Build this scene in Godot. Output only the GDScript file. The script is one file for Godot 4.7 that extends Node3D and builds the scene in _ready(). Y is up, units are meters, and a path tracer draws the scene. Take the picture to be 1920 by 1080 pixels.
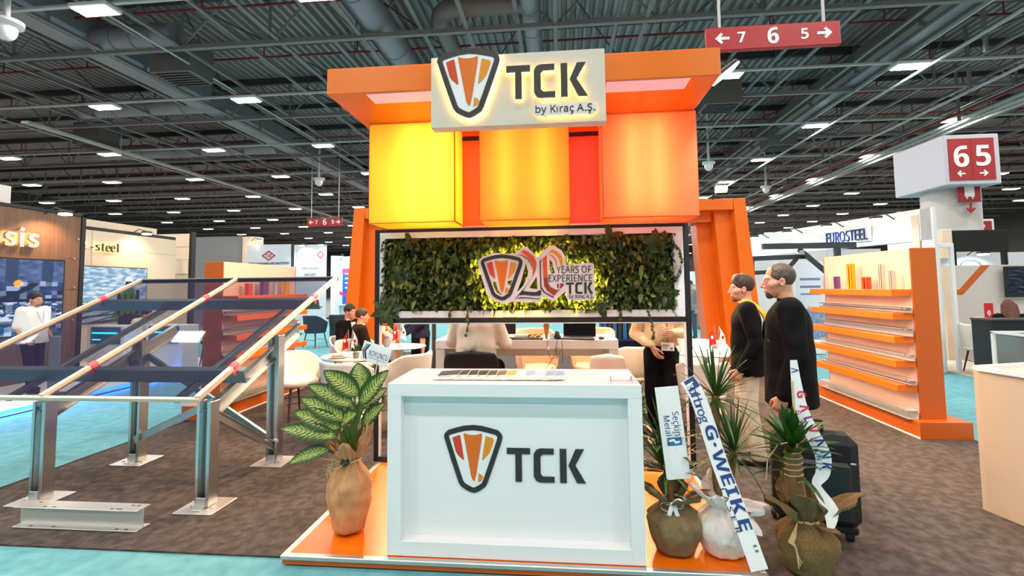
extends Node3D
# A trade fair stand: white counter, planted wall, glowing fabric boxes and an orange canopy in a big steel-roofed hall.
func _ready() -> void:
	var cam = Camera3D.new()
	cam.name = "camera"
	cam.near = 0.05
	cam.far = 300.0
	cam.projection = Camera3D.PROJECTION_FRUSTUM
	cam.size = 1080.0 / 922.0 * cam.near
	cam.frustum_offset = Vector2(0.0, -63.0 / 922.0 * cam.near)
	cam.transform = Transform3D(Basis(Vector3(0.99522, -0.01136, -0.09695), Vector3(0.01769, 0.99775, 0.06463), Vector3(0.09600, -0.06604, 0.99319)).orthonormalized(), Vector3(0, 1.6, 0))
	add_child(cam)
	cam.current = true
	var env = Environment.new()
	env.background_mode = Environment.BG_COLOR
	env.background_color = Color.BLACK
	env.tonemap_mode = Environment.TONE_MAPPER_LINEAR
	env.tonemap_exposure = EXPOSURE
	env.sdfgi_enabled = true; env.ssao_enabled = true; env.ssil_enabled = true
	var we = WorldEnvironment.new()
	we.name = "world_environment"
	we.environment = env
	add_child(we)
	rng.seed = 7
	materials()
	hall_lights()
	hall()
	stand()
	planted_wall()
	rack()
	shelf_units()
	gift_plants()
	meeting_area()
	neighbours_left()
	neighbours_right()
	people()
const EXPOSURE = 1.3
const HALL_LIGHT = 14.0            # energy of each ceiling fitting
const WARM = Color(1.0, 0.79, 0.57)
const COOL = Color(0.93, 0.97, 1.0)
# ---------------------------------------------------------------- geometry helpers
class MB:
	var v := PackedVector3Array()
	var n := PackedVector3Array()
	var u := PackedVector2Array()
	var c := PackedColorArray()
	var col := Color.WHITE
	var xf := Transform3D()
	func pt(p: Vector3, nn: Vector3, uv := Vector2.ZERO, k = null) -> void:
		v.append(xf * p)
		n.append((xf.basis * nn).normalized())
		u.append(uv)
		c.append(col if k == null else k)
	func tri(a: Vector3, b: Vector3, d: Vector3) -> void:
		var nn := (b - a).cross(d - a).normalized()
		pt(a, nn, Vector2(a.x, a.y)); pt(d, nn, Vector2(d.x, d.y)); pt(b, nn, Vector2(b.x, b.y))
	func quad(a: Vector3, b: Vector3, d: Vector3, e: Vector3) -> MB:
		var nn := (d - a).cross(e - b).normalized()
		var w := (b - a).length()
		var h := (e - a).length()
		pt(a, nn, Vector2(0, h)); pt(d, nn, Vector2(w, 0)); pt(b, nn, Vector2(w, h))
		pt(a, nn, Vector2(0, h)); pt(e, nn, Vector2(0, 0)); pt(d, nn, Vector2(w, 0))
		return self
	func quado(a: Vector3, b: Vector3, d: Vector3, e: Vector3, out: Vector3) -> void:
		if (d - a).cross(e - b).dot(out) < 0.0:
			quad(a, e, d, b)
		else:
			quad(a, b, d, e)
	# a quad whose UVs run 0..1, u to the right and v down
	func screen(a: Vector3, b: Vector3, d: Vector3, e: Vector3) -> MB:
		var nn := (d - a).cross(e - b).normalized()
		pt(a, nn, Vector2(0, 1)); pt(d, nn, Vector2(1, 0)); pt(b, nn, Vector2(1, 1))
		pt(a, nn, Vector2(0, 1)); pt(e, nn, Vector2(0, 0)); pt(d, nn, Vector2(1, 0))
		return self
	func box(p: Vector3, s: Vector3, b := 0.0) -> MB:
		var h := s * 0.5
		b = minf(b, minf(h.x, minf(h.y, h.z)) * 0.9)
		for ax in 3:
			var i := (ax + 1) % 3
			var j := (ax + 2) % 3
			for sg in [-1.0, 1.0]:
				var q := []
				for st in [[-1, -1], [1, -1], [1, 1], [-1, 1]]:
					var w := Vector3()
					w[ax] = sg * h[ax]; w[i] = st[0] * (h[i] - b); w[j] = st[1] * (h[j] - b)
					q.append(p + w)
				var o := Vector3(); o[ax] = sg
				quado(q[0], q[1], q[2], q[3], o)
			if b > 0.0:
				for s1 in [-1.0, 1.0]:
					for s2 in [-1.0, 1.0]:
						var q2 := []
						for e in [[0, -1], [0, 1], [1, 1], [1, -1]]:
							var w2 := Vector3()
							w2[ax] = e[1] * (h[ax] - b)
							w2[i] = s1 * (h[i] if e[0] == 0 else h[i] - b)
							w2[j] = s2 * (h[j] - b if e[0] == 0 else h[j])
							q2.append(p + w2)
						var o2 := Vector3(); o2[i] = s1; o2[j] = s2
						quado(q2[0], q2[1], q2[2], q2[3], o2)
		if b > 0.0:
			for sx in [-1.0, 1.0]:
				for sy in [-1.0, 1.0]:
					for sz in [-1.0, 1.0]:
						var a := p + Vector3(sx * h.x, sy * (h.y - b), sz * (h.z - b))
						var d := p + Vector3(sx * (h.x - b), sy * h.y, sz * (h.z - b))
						var e2 := p + Vector3(sx * (h.x - b), sy * (h.y - b), sz * h.z)
						if (d - a).cross(e2 - a).dot(Vector3(sx, sy, sz)) > 0: tri(a, d, e2)
						else: tri(a, e2, d)
		return self
	# box given by its two corners
	func bx(x0: float, x1: float, y0: float, y1: float, z0: float, z1: float, b := 0.0) -> MB:
		return box(Vector3((x0 + x1) / 2, (y0 + y1) / 2, (z0 + z1) / 2), Vector3(absf(x1 - x0), absf(y1 - y0), absf(z1 - z0)), b)
	# square bar from a to b, w wide and h high
	func bar(a: Vector3, b: Vector3, w: float, h: float, up := Vector3.UP, bev := 0.0) -> MB:
		var z := (b - a).normalized()
		if absf(z.dot(up)) > 0.98: up = Vector3.RIGHT
		var x := up.cross(z).normalized()
		var old := xf
		xf = old * Transform3D(Basis(x, z.cross(x), z), (a + b) / 2)
		box(Vector3.ZERO, Vector3(w, h, (b - a).length()), bev)
		xf = old
		return self
	func tube(p: Array, r, sides := 8, caps := true) -> MB:
		var m := p.size()
		var x := Vector3.ZERO
		var rings := []
		var nrm := []
		for i in m:
			var t: Vector3 = (p[mini(i + 1, m - 1)] - p[maxi(i - 1, 0)]).normalized()
			if x == Vector3.ZERO:
				x = t.cross(Vector3.UP if absf(t.y) < 0.9 else Vector3.RIGHT).normalized()
			x = (x - t * x.dot(t)).normalized()
			var y := t.cross(x)
			var rr: float = r[i] if r is Array else r
			var ring := []
			var nn := []
			for k in sides:
				var a := TAU * k / sides
				var o := x * cos(a) + y * sin(a)
				nn.append(o); ring.append(p[i] + o * rr)
			rings.append(ring); nrm.append(nn)
		for i in m - 1:
			for k in sides:
				var l := (k + 1) % sides
				pt(rings[i][k], nrm[i][k]); pt(rings[i + 1][l], nrm[i + 1][l]); pt(rings[i][l], nrm[i][l])
				pt(rings[i][k], nrm[i][k]); pt(rings[i + 1][k], nrm[i + 1][k]); pt(rings[i + 1][l], nrm[i + 1][l])
		if caps:
			for k in range(1, sides - 1):
				tri(rings[0][0], rings[0][k + 1], rings[0][k])
				tri(rings[m - 1][0], rings[m - 1][k], rings[m - 1][k + 1])
		return self
	# profile: points (radius, y) from the bottom up, outside on the right
	func lathe(prof: Array, sides := 24, at := Vector3.ZERO, sharp := false, a0 := 0.0, a1 := TAU) -> MB:
		var m := prof.size()
		var pn := []
		for i in m:
			var d: Vector2 = prof[mini(i + 1, m - 1)] - prof[maxi(i - 1, 0)]
			pn.append(Vector2(d.y, -d.x).normalized())
		for i in m - 1:
			var na: Vector2 = pn[i]
			var nb: Vector2 = pn[i + 1]
			if sharp:
				var d2: Vector2 = prof[i + 1] - prof[i]
				na = Vector2(d2.y, -d2.x).normalized(); nb = na
			for k in sides:
				var t0 := a0 + (a1 - a0) * k / sides
				var t1 := a0 + (a1 - a0) * (k + 1) / sides
				var e0 := Vector3(sin(t0), 0, cos(t0))
				var e1 := Vector3(sin(t1), 0, cos(t1))
				var up := Vector3.UP
				var q00: Vector3 = at + e0 * prof[i].x + up * prof[i].y
				var q10: Vector3 = at + e1 * prof[i].x + up * prof[i].y
				var q01: Vector3 = at + e0 * prof[i + 1].x + up * prof[i + 1].y
				var q11: Vector3 = at + e1 * prof[i + 1].x + up * prof[i + 1].y
				pt(q00, e0 * na.x + up * na.y); pt(q11, e1 * nb.x + up * nb.y); pt(q10, e1 * na.x + up * na.y)
				pt(q00, e0 * na.x + up * na.y); pt(q01, e0 * nb.x + up * nb.y); pt(q11, e1 * nb.x + up * nb.y)
		return self
	# outline in the xy plane, from z0 (back) to z1 (front, facing +z)
	func prism(poly: Array, z0: float, z1: float) -> MB:
		var pp := PackedVector2Array(poly)
		if Geometry2D.is_polygon_clockwise(pp): pp.reverse()
		var t := Geometry2D.triangulate_polygon(pp)
		for i in range(0, t.size(), 3):
			var a := pp[t[i]]; var b := pp[t[i + 1]]; var d := pp[t[i + 2]]
			if (b - a).cross(d - a) < 0:
				var s := b; b = d; d = s
			tri(Vector3(a.x, a.y, z1), Vector3(b.x, b.y, z1), Vector3(d.x, d.y, z1))
			tri(Vector3(a.x, a.y, z0), Vector3(d.x, d.y, z0), Vector3(b.x, b.y, z0))
		for i in pp.size():
			var a := pp[i]; var b := pp[(i + 1) % pp.size()]
			quad(Vector3(a.x, a.y, z0), Vector3(b.x, b.y, z0), Vector3(b.x, b.y, z1), Vector3(a.x, a.y, z1))
		return self
	# flat ring between two outlines with as many points
	func ring(outer: Array, inner: Array, z0: float, z1: float) -> MB:
		var m := outer.size()
		for i in m:
			var j := (i + 1) % m
			var a := Vector3(outer[i].x, outer[i].y, z1); var b := Vector3(outer[j].x, outer[j].y, z1)
			var d := Vector3(inner[j].x, inner[j].y, z1); var e := Vector3(inner[i].x, inner[i].y, z1)
			var k := Vector3(0, 0, z0 - z1)
			var mid := (a + b - d - e)
			quado(a, b, d, e, Vector3(0, 0, 1)); quado(a + k, b + k, d + k, e + k, Vector3(0, 0, -1))
			quado(a, b, b + k, a + k, mid); quado(d, e, e + k, d + k, -mid)
		return self
	# smooth surface f(s, t), s and t from 0 to 1
	func sheet(f: Callable, ns: int, nt: int, cf = null, flip := false) -> MB:
		var P := []
		var K := []
		for i in ns + 1:
			var row := []
			var kr := []
			for j in nt + 1:
				row.append(f.call(float(i) / ns, float(j) / nt))
				kr.append(cf.call(float(i) / ns, float(j) / nt) if cf != null else col)
			P.append(row); K.append(kr)
		var N := []
		for i in ns + 1:
			var row := []
			for j in nt + 1:
				var a: Vector3 = P[mini(i + 1, ns)][j] - P[maxi(i - 1, 0)][j]
				var b: Vector3 = P[i][mini(j + 1, nt)] - P[i][maxi(j - 1, 0)]
				var q := a.cross(b)
				row.append((q if not flip else -q).normalized() if q.length() > 1e-12 else Vector3.UP)
			N.append(row)
		for i in ns:
			for j in nt:
				var o := [[i, j], [i + 1, j], [i + 1, j + 1], [i, j + 1]]
				for k in ([0, 2, 1, 0, 3, 2] if not flip else [0, 1, 2, 0, 2, 3]):
					var w: Array = o[k]
					pt(P[w[0]][w[1]], N[w[0]][w[1]], Vector2(float(w[0]) / ns, float(w[1]) / nt), K[w[0]][w[1]])
		return self
	func ball(p: Vector3, r: Vector3, sides := 12, rows := 8) -> MB:
		return sheet(func(s, t):
			var a: float = s * TAU
			var b: float = (t - 0.5) * PI
			return p + Vector3(cos(b) * sin(a) * r.x, sin(b) * r.y, cos(b) * cos(a) * r.z), sides, rows)
	func mesh() -> ArrayMesh:
		var a := []
		a.resize(Mesh.ARRAY_MAX)
		a[Mesh.ARRAY_VERTEX] = v; a[Mesh.ARRAY_NORMAL] = n; a[Mesh.ARRAY_TEX_UV] = u; a[Mesh.ARRAY_COLOR] = c
		var m := ArrayMesh.new()
		if v.size(): m.add_surface_from_arrays(Mesh.PRIMITIVE_TRIANGLES, a)
		return m

# a distance field on a grid, meshed as surface nets
class SDF:
	var lo: Vector3
	var h: float
	var nx: int
	var ny: int
	var nz: int
	var f := PackedFloat32Array()
	var hot := {}
	func _init(a: Vector3, b: Vector3, cell: float) -> void:
		h = cell; lo = a - Vector3.ONE * cell * 3
		var s := (b - a) / cell
		nx = int(s.x) + 8; ny = int(s.y) + 8; nz = int(s.z) + 8
		f.resize(nx * ny * nz); f.fill(9.0)
	func cap(a: Vector3, b: Vector3, ra: float, rb: float, k := 0.03, sz := 1.0, sx := 1.0) -> void:
		var r := maxf(ra, rb) + k + 3 * h
		var mn := Vector3(minf(a.x, b.x) - r / minf(sx, 1.0), minf(a.y, b.y) - r, minf(a.z, b.z) - r)
		var mx := Vector3(maxf(a.x, b.x) + r / minf(sx, 1.0), maxf(a.y, b.y) + r, maxf(a.z, b.z) + r)
		var i0 := clampi(int((mn.x - lo.x) / h), 0, nx - 1); var i1 := clampi(int((mx.x - lo.x) / h) + 1, 0, nx - 1)
		var j0 := clampi(int((mn.y - lo.y) / h), 0, ny - 1); var j1 := clampi(int((mx.y - lo.y) / h) + 1, 0, ny - 1)
		var k0 := clampi(int((mn.z - lo.z) / h), 0, nz - 1); var k1 := clampi(int((mx.z - lo.z) / h) + 1, 0, nz - 1)
		var bx := (b.x - a.x) * sx; var by := b.y - a.y; var bz := (b.z - a.z) * sz
		var bb := maxf(bx * bx + by * by + bz * bz, 1e-9)
		var dr := rb - ra
		var far := 3 * h + k
		var near := 2 * h + k * 0.3
		for i in range(i0, i1 + 1):
			var px := (lo.x + i * h - a.x) * sx
			for j in range(j0, j1 + 1):
				var py := lo.y + j * h - a.y
				var q := px * bx + py * by
				var pp := px * px + py * py
				var at := (i * ny + j) * nz
				for m in range(k0, k1 + 1):
					var pz := (lo.z + m * h - a.z) * sz
					var t := clampf((q + pz * bz) / bb, 0.0, 1.0)
					var d := sqrt(maxf(pp + pz * pz - 2 * t * (q + pz * bz) + t * t * bb, 0.0)) - ra - dr * t
					if d < far:
						var o := f[at + m]
						var e := k - absf(d - o)
						f[at + m] = minf(d, o) - (e * e / (4 * k) if e > 0 else 0.0)
						if d < near and d > -near: hot[at + m] = true
	func ell(p: Vector3, r: Vector3, k := 0.01, cut := false) -> void:
		var big := k + 3 * h
		var mr := minf(r.x, minf(r.y, r.z))
		var i0 := clampi(int((p.x - r.x - big - lo.x) / h), 0, nx - 1); var i1 := clampi(int((p.x + r.x + big - lo.x) / h) + 1, 0, nx - 1)
		var j0 := clampi(int((p.y - r.y - big - lo.y) / h), 0, ny - 1); var j1 := clampi(int((p.y + r.y + big - lo.y) / h) + 1, 0, ny - 1)
		var k0 := clampi(int((p.z - r.z - big - lo.z) / h), 0, nz - 1); var k1 := clampi(int((p.z + r.z + big - lo.z) / h) + 1, 0, nz - 1)
		var near := 2.5 * h + k * 0.3
		for i in range(i0, i1 + 1):
			for j in range(j0, j1 + 1):
				for m in range(k0, k1 + 1):
					var q := Vector3(lo.x + i * h, lo.y + j * h, lo.z + m * h) - p
					var w := (q / r).length()
					var g := (q / (r * r)).length()
					var d := w * (w - 1.0) / g if g > 1e-6 else -mr
					var at := (i * ny + j) * nz + m
					var o := f[at]
					if cut:
						d = -d
						var e := k - absf(d - o)
						f[at] = maxf(d, o) + (e * e / (4 * k) if e > 0 else 0.0)
					elif d < 3 * h + k:
						var e2 := k - absf(d - o)
						f[at] = minf(d, o) - (e2 * e2 / (4 * k) if e2 > 0 else 0.0)
					if absf(d) < near: hot[at] = true
	# keeps what lies on the side that nn points to
	func plane(p: Vector3, nn: Vector3) -> void:
		for i in nx:
			for j in ny:
				var b := (i * ny + j) * nz
				for m in nz:
					var o := f[b + m]
					if o < 3 * h:
						var d := -(Vector3(lo.x + i * h, lo.y + j * h, lo.z + m * h) - p).dot(nn)
						if d > o: f[b + m] = d
						if absf(d) < 2 * h: hot[b + m] = true
	func add_to(mb: MB) -> void:
		var sx := ny * nz
		var sy := nz
		var off := [0, sx, sy, sx + sy, 1, sx + 1, sy + 1, sx + sy + 1]
		var cell := {}
		var V := PackedVector3Array()
		var N := PackedVector3Array()
		var top := nx * sx - sx - sy - 2
		for at in hot:
			if at > top: continue
			var val := [0.0, 0.0, 0.0, 0.0, 0.0, 0.0, 0.0, 0.0]
			var neg := 0
			for q in 8:
				val[q] = f[at + off[q]]
				if val[q] < 0: neg += 1
			if neg == 0 or neg == 8: continue
			var s := Vector3.ZERO
			var cnt := 0
			for q in 8:
				for bit in [1, 2, 4]:
					if not q & bit and (val[q] < 0) != (val[q | bit] < 0):
						var t: float = val[q] / (val[q] - val[q | bit])
						s += Vector3((q & 1) + (t if bit == 1 else 0.0), (q >> 1 & 1) + (t if bit == 2 else 0.0), (q >> 2 & 1) + (t if bit == 4 else 0.0))
						cnt += 1
			s /= cnt
			var g := Vector3(val[1] + val[3] + val[5] + val[7] - val[0] - val[2] - val[4] - val[6], val[2] + val[3] + val[6] + val[7] - val[0] - val[1] - val[4] - val[5], val[4] + val[5] + val[6] + val[7] - val[0] - val[1] - val[2] - val[3])
			cell[at] = V.size()
			V.append(lo + Vector3(at / sx + s.x, (at / sy) % ny + s.y, at % nz + s.z) * h)
			N.append(g.normalized())
		var st := [sx, sy, 1]
		for at in cell:
			for ax in 3:
				var a0 := f[at]
				var a1 := f[at + st[ax]]
				if (a0 < 0) == (a1 < 0): continue
				var b1: int = st[(ax + 1) % 3]
				var b2: int = st[(ax + 2) % 3]
				if not (cell.has(at - b1) and cell.has(at - b2) and cell.has(at - b1 - b2)): continue
				var q := [cell[at], cell[at - b1], cell[at - b1 - b2], cell[at - b2]]
				if a0 >= 0: q = [q[0], q[3], q[2], q[1]]
				for w in [0, 2, 1, 0, 3, 2]:
					mb.pt(V[q[w]], N[q[w]])

# ---------------------------------------------------------------- nodes, names, labels
var taken := {}
var M := {}
var rng := RandomNumberGenerator.new()
func numbered(called: String) -> String:
	var k: int = taken.get(called, 0)
	taken[called] = k + 1
	return called if k == 0 else "%s_%03d" % [called, k]
func tag(o: Node3D, label: String, category: String, group := "") -> Node3D:
	o.set_meta("label", label); o.set_meta("category", category)
	if group: o.set_meta("group", group)
	return o
func thing(called: String, label: String, category: String, at := Vector3.ZERO, turn := 0.0, group := "") -> Node3D:
	var o := Node3D.new()
	o.name = numbered(called)
	add_child(o)
	o.position = at; o.rotation.y = deg_to_rad(turn)
	return tag(o, label, category, group)
func obj(called: String, shape, m: Material, parent: Node3D = null, at := Transform3D()) -> MeshInstance3D:
	var o := MeshInstance3D.new()
	o.mesh = shape.mesh() if shape is MB else shape
	o.material_override = m
	o.transform = at
	if parent == null:
		o.name = numbered(called)
		add_child(o)
	else:
		o.name = called
		parent.add_child(o, true)
	return o
func structure(called: String, shape, m: Material, parent: Node3D = null) -> MeshInstance3D:
	var o := obj(called, shape, m, parent)
	o.set_meta("kind", "structure")
	return o
func copy(root: Node3D, called: String, label: String, at: Vector3, turn := 0.0) -> Node3D:
	var r: Node3D = root.duplicate()
	r.name = numbered(called)
	add_child(r)
	r.position = at; r.rotation.y = deg_to_rad(turn)
	r.set_meta("label", label)
	return r
func nth(i: int) -> String:
	return ["nearest", "second", "third", "fourth", "fifth", "sixth", "seventh", "eighth", "ninth", "tenth", "eleventh", "twelfth", "thirteenth", "fourteenth", "fifteenth", "sixteenth", "seventeenth", "eighteenth", "nineteenth", "twentieth", "twenty-first", "twenty-second"][i]
func V(x: float, y: float, z: float) -> Vector3: return Vector3(x, y, z)
func T(x: float, y: float, z: float, ry := 0.0, rx := 0.0, rz := 0.0) -> Transform3D:
	return Transform3D(Basis.from_euler(Vector3(deg_to_rad(rx), deg_to_rad(ry), deg_to_rad(rz))), Vector3(x, y, z))
func rgb(r: int, g: int, b: int) -> Color: return Color8(r, g, b)
func lin(r: int, g: int, b: int) -> Color: return Color8(r, g, b).srgb_to_linear()
func mat(key: String, k: Color, rough := 0.6, metal := 0.0) -> StandardMaterial3D:
	var m := StandardMaterial3D.new()
	m.resource_name = key
	m.albedo_color = k; m.roughness = rough; m.metallic = metal
	m.cull_mode = BaseMaterial3D.CULL_DISABLED
	M[key] = m
	return m
func glow(key: String, k: Color, energy: float) -> StandardMaterial3D:
	var m := mat(key, k, 0.6)
	m.emission_enabled = true; m.emission = k; m.emission_energy_multiplier = energy
	return m
func noise_tex(freq: float, a: Color, b: Color, seed_ := 1, size := 256, oct := 4, stretch := 1.0) -> ImageTexture:
	var n := FastNoiseLite.new()
	n.noise_type = FastNoiseLite.TYPE_SIMPLEX; n.frequency = freq; n.seed = seed_
	n.fractal_octaves = oct
	var im := n.get_seamless_image(size, size)
	var o := Image.create(size, size, false, Image.FORMAT_RGB8)
	for y in size:
		for x in size:
			o.set_pixel(x, y, a.lerp(b, im.get_pixel(x, int(y * stretch) % size).r))
	return ImageTexture.create_from_image(o)
func triplanar(m: StandardMaterial3D, t: Texture2D, s: float, bump := 0.0) -> StandardMaterial3D:
	m.albedo_texture = t; m.albedo_color = Color.WHITE
	m.uv1_triplanar = true; m.uv1_world_triplanar = true; m.uv1_scale = Vector3.ONE * s
	if bump > 0.0:
		m.heightmap_enabled = true; m.heightmap_texture = t; m.heightmap_scale = bump
	return m
func lettering(s: String, size: float, depth: float, bold := true, serif := false) -> TextMesh:
	var t := TextMesh.new()
	var f := SystemFont.new()
	f.font_names = PackedStringArray(["Droid Serif" if serif else "Droid Sans"])
	f.font_weight = 700 if bold else 400
	t.font = f; t.text = s; t.font_size = 48; t.pixel_size = size / 48.0; t.depth = depth; t.curve_step = 2.0
	return t
func wide_area(m: Node3D, p: Vector3, towards: Vector3, w: float, h: float, k: Color, e: float) -> AreaLight3D:
	var l := AreaLight3D.new()
	l.name = "area_light"
	l.area_size = Vector2(w, h); l.light_color = k; l.light_energy = e; l.shadow_enabled = true; l.area_range = 60.0
	var up := Vector3.UP if absf(towards.normalized().y) < 0.9 else Vector3.FORWARD
	l.transform = Transform3D(Basis.looking_at(towards, up), p)
	m.add_child(l, true)
	return l
func omni(m: Node3D, p: Vector3, k: Color, e: float, size := 0.05) -> OmniLight3D:
	var l := OmniLight3D.new()
	l.name = "lamp_light"
	l.position = p; l.light_color = k; l.light_energy = e; l.light_size = size; l.omni_range = 60.0; l.omni_attenuation = 2.0; l.shadow_enabled = true
	m.add_child(l, true)
	return l
func spot(m: Node3D, p: Vector3, towards: Vector3, k: Color, e: float, angle := 45.0, size := 0.05) -> SpotLight3D:
	var l := SpotLight3D.new()
	l.name = "spot_light"
	var up := Vector3.UP if absf(towards.normalized().y) < 0.9 else Vector3.FORWARD
	l.transform = Transform3D(Basis.looking_at(towards, up), p)
	l.light_color = k; l.light_energy = e; l.spot_angle = angle; l.spot_angle_attenuation = 0.7; l.light_size = size; l.spot_range = 60.0; l.spot_attenuation = 2.0; l.shadow_enabled = true
	m.add_child(l, true)
	return l
# ---------------------------------------------------------------- materials
func materials() -> void:
	mat("white", rgb(232, 234, 236), 0.35)
	mat("white_matt", rgb(228, 228, 228), 0.7)
	mat("cream", rgb(226, 204, 180), 0.6)
	mat("column_paint", rgb(196, 193, 190), 0.7)
	mat("sign_grey", rgb(186, 187, 198), 0.5)
	mat("peach", rgb(238, 208, 188), 0.6)
	mat("beige_paint", rgb(206, 180, 152), 0.6)
	mat("orange", rgb(236, 112, 4), 0.32)
	mat("orange_board", rgb(194, 92, 18), 0.42)
	mat("black", rgb(22, 22, 25), 0.45)
	mat("black_matt", rgb(16, 16, 17), 0.85)
	mat("charcoal", rgb(48, 51, 55), 0.5)
	mat("wall_grey", rgb(70, 72, 74), 0.8)
	mat("grey", rgb(120, 124, 128), 0.6)
	mat("steel_dark", rgb(64, 70, 78), 0.5, 0.3)
	mat("alu", rgb(208, 212, 214), 0.28, 1.0)
	mat("alu_soft", rgb(205, 205, 203), 0.45, 0.85)
	mat("galv", rgb(216, 216, 213), 0.4, 0.5)
	mat("red_sign", rgb(158, 26, 34), 0.5)
	mat("red", rgb(196, 22, 34), 0.5)
	mat("wood_dark", rgb(74, 50, 36), 0.5)
	mat("navy", rgb(26, 62, 118), 0.5)
	mat("roof", rgb(148, 145, 143), 0.55, 0.2)
	mat("roof_steel", rgb(118, 120, 120), 0.55)
	mat("concrete", rgb(128, 126, 124), 0.8)
	mat("roof_dark", rgb(50, 52, 54), 0.6)
	mat("conduit", rgb(176, 182, 180), 0.45)
	mat("duct", rgb(140, 142, 150), 0.45, 0.35)
	mat("duct_brown", rgb(112, 108, 102), 0.5, 0.2)
	mat("pipe_red", rgb(112, 30, 32), 0.5)
	mat("screen_off", rgb(14, 16, 20), 0.15)
	mat("skin", rgb(214, 158, 132), 0.5)
	mat("skin_tan", rgb(196, 138, 108), 0.5)
	mat("hair_dark", rgb(30, 24, 20), 0.6)
	triplanar(mat("carpet_teal", Color.WHITE, 0.95), noise_tex(0.02, rgb(88, 152, 164), rgb(112, 178, 186), 3, 256, 5), 0.9, 0.25)
	triplanar(mat("carpet_brown", Color.WHITE, 1.0), noise_tex(0.03, rgb(56, 48, 44), rgb(96, 86, 80), 5, 512, 5), 0.55, 0.5)
	triplanar(mat("carpet_beige", Color.WHITE, 0.9), noise_tex(0.03, rgb(196, 184, 166), rgb(216, 204, 188), 6, 128), 0.8)
	glow("lamp_white", Color(1.0, 0.98, 0.94), 9.0)
	glow("lamp_warm", Color(1.0, 0.86, 0.62), 12.0)

# ---------------------------------------------------------------- the hall's own lamps
func hall_lights() -> void:
	var house = MB.new()
	house.bx(-0.46, 0.46, 0.02, 0.12, -0.24, 0.24, 0.02)
	var hm = house.mesh()
	var pan = MB.new()
	for k in [-1, 1]: pan.bx(-0.42, 0.42, -0.005, 0.03, k * 0.105 - 0.085, k * 0.105 + 0.085, 0.01)
	var pm = pan.mesh()
	for j in range(-3, 18):
		var z = -9.9 - 5.45 * j
		var kk = 7 if j < 9 else 6
		if j < -1: kk = 4
		for k in range(-kk, kk + 1):
			var t = thing("ceiling_lamp", lamp_label(j, k), "ceiling lamp", V(k * 5.24, 8.0, z), 0, "hall ceiling lamps in a regular grid")
			obj("lamp_housing", hm, M.white_matt, t)
			obj("lamp_diffuser", pm, M.lamp_white, t)
			wide_area(t, V(0, -0.03, 0), Vector3.DOWN, 0.84, 0.4, Color(1.0, 0.975, 0.94), HALL_LIGHT)

func kk_of(j: int) -> int: return 4 if j < -1 else 7
func lamp_label(j: int, k: int) -> String:
	if j < 0: return "white rectangular ceiling lamp behind the camera, row %d, place %d from the left" % [-j, k + kk_of(j) + 1]
	var side = "on the hall's middle line" if k == 0 else "%s lamp %s of the hall's middle" % [nth(absi(k) - 1).replace("nearest", "first"), "left" if k < 0 else "right"]
	return "white rectangular ceiling lamp, %s row from the camera, %s" % [nth(j), side]

# ---------------------------------------------------------------- floor, roof and walls
func hall() -> void:
	structure("floor", MB.new().bx(-45, 45, -0.3, -0.02, -106, 14), M.concrete)
	structure("floor", MB.new().bx(-13, 14, -0.02, -0.012, -26, 8), M.carpet_teal)
	var bc = structure("floor", MB.new().bx(-4.58, 4.12, -0.012, 0.0, -12.2, -2.92), M.carpet_brown)
	obj("edge_tape", MB.new().bx(-4.62, -4.58, -0.011, 0.001, -12.2, -2.92).bx(4.12, 4.15, -0.011, 0.001, -12.2, -2.92), M.black_matt, bc)
	# corrugated deck: ribs that run away from the camera
	var dk = MB.new()
	var x = -45.0
	var cs = [0.0, 0.10, 0.13, 0.25, 0.28]
	var ch = [0.0, 0.0, 0.14, 0.14, 0.0]
	while x < 45.0:
		for q in 4:
			dk.quado(V(x + cs[q], 10.0 + ch[q], 14), V(x + cs[q + 1], 10.0 + ch[q + 1], 14), V(x + cs[q + 1], 10.0 + ch[q + 1], -106), V(x + cs[q], 10.0 + ch[q], -106), Vector3.DOWN)
		x += 0.28
	structure("ceiling", MB.new().bx(-45, 45, 10.15, 10.4, -106, 14), M.roof_dark)
	obj("roof_deck", dk, M.roof, get_node("ceiling"))
	structure("wall_back", MB.new().bx(-45, 45, -0.3, 10.3, -106.3, -106), M.wall_grey)
	structure("wall_front", MB.new().bx(-45, 45, -0.3, 10.3, 14, 14.3), M.white_matt)
	structure("wall_left", MB.new().bx(-45.3, -45, -0.3, 10.3, -106, 14), M.wall_grey)
	structure("wall_right", MB.new().bx(45, 45.3, -0.3, 10.3, -106, 14), M.wall_grey)
	roof_steelwork()
	ducts()
	hall_signs()

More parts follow.
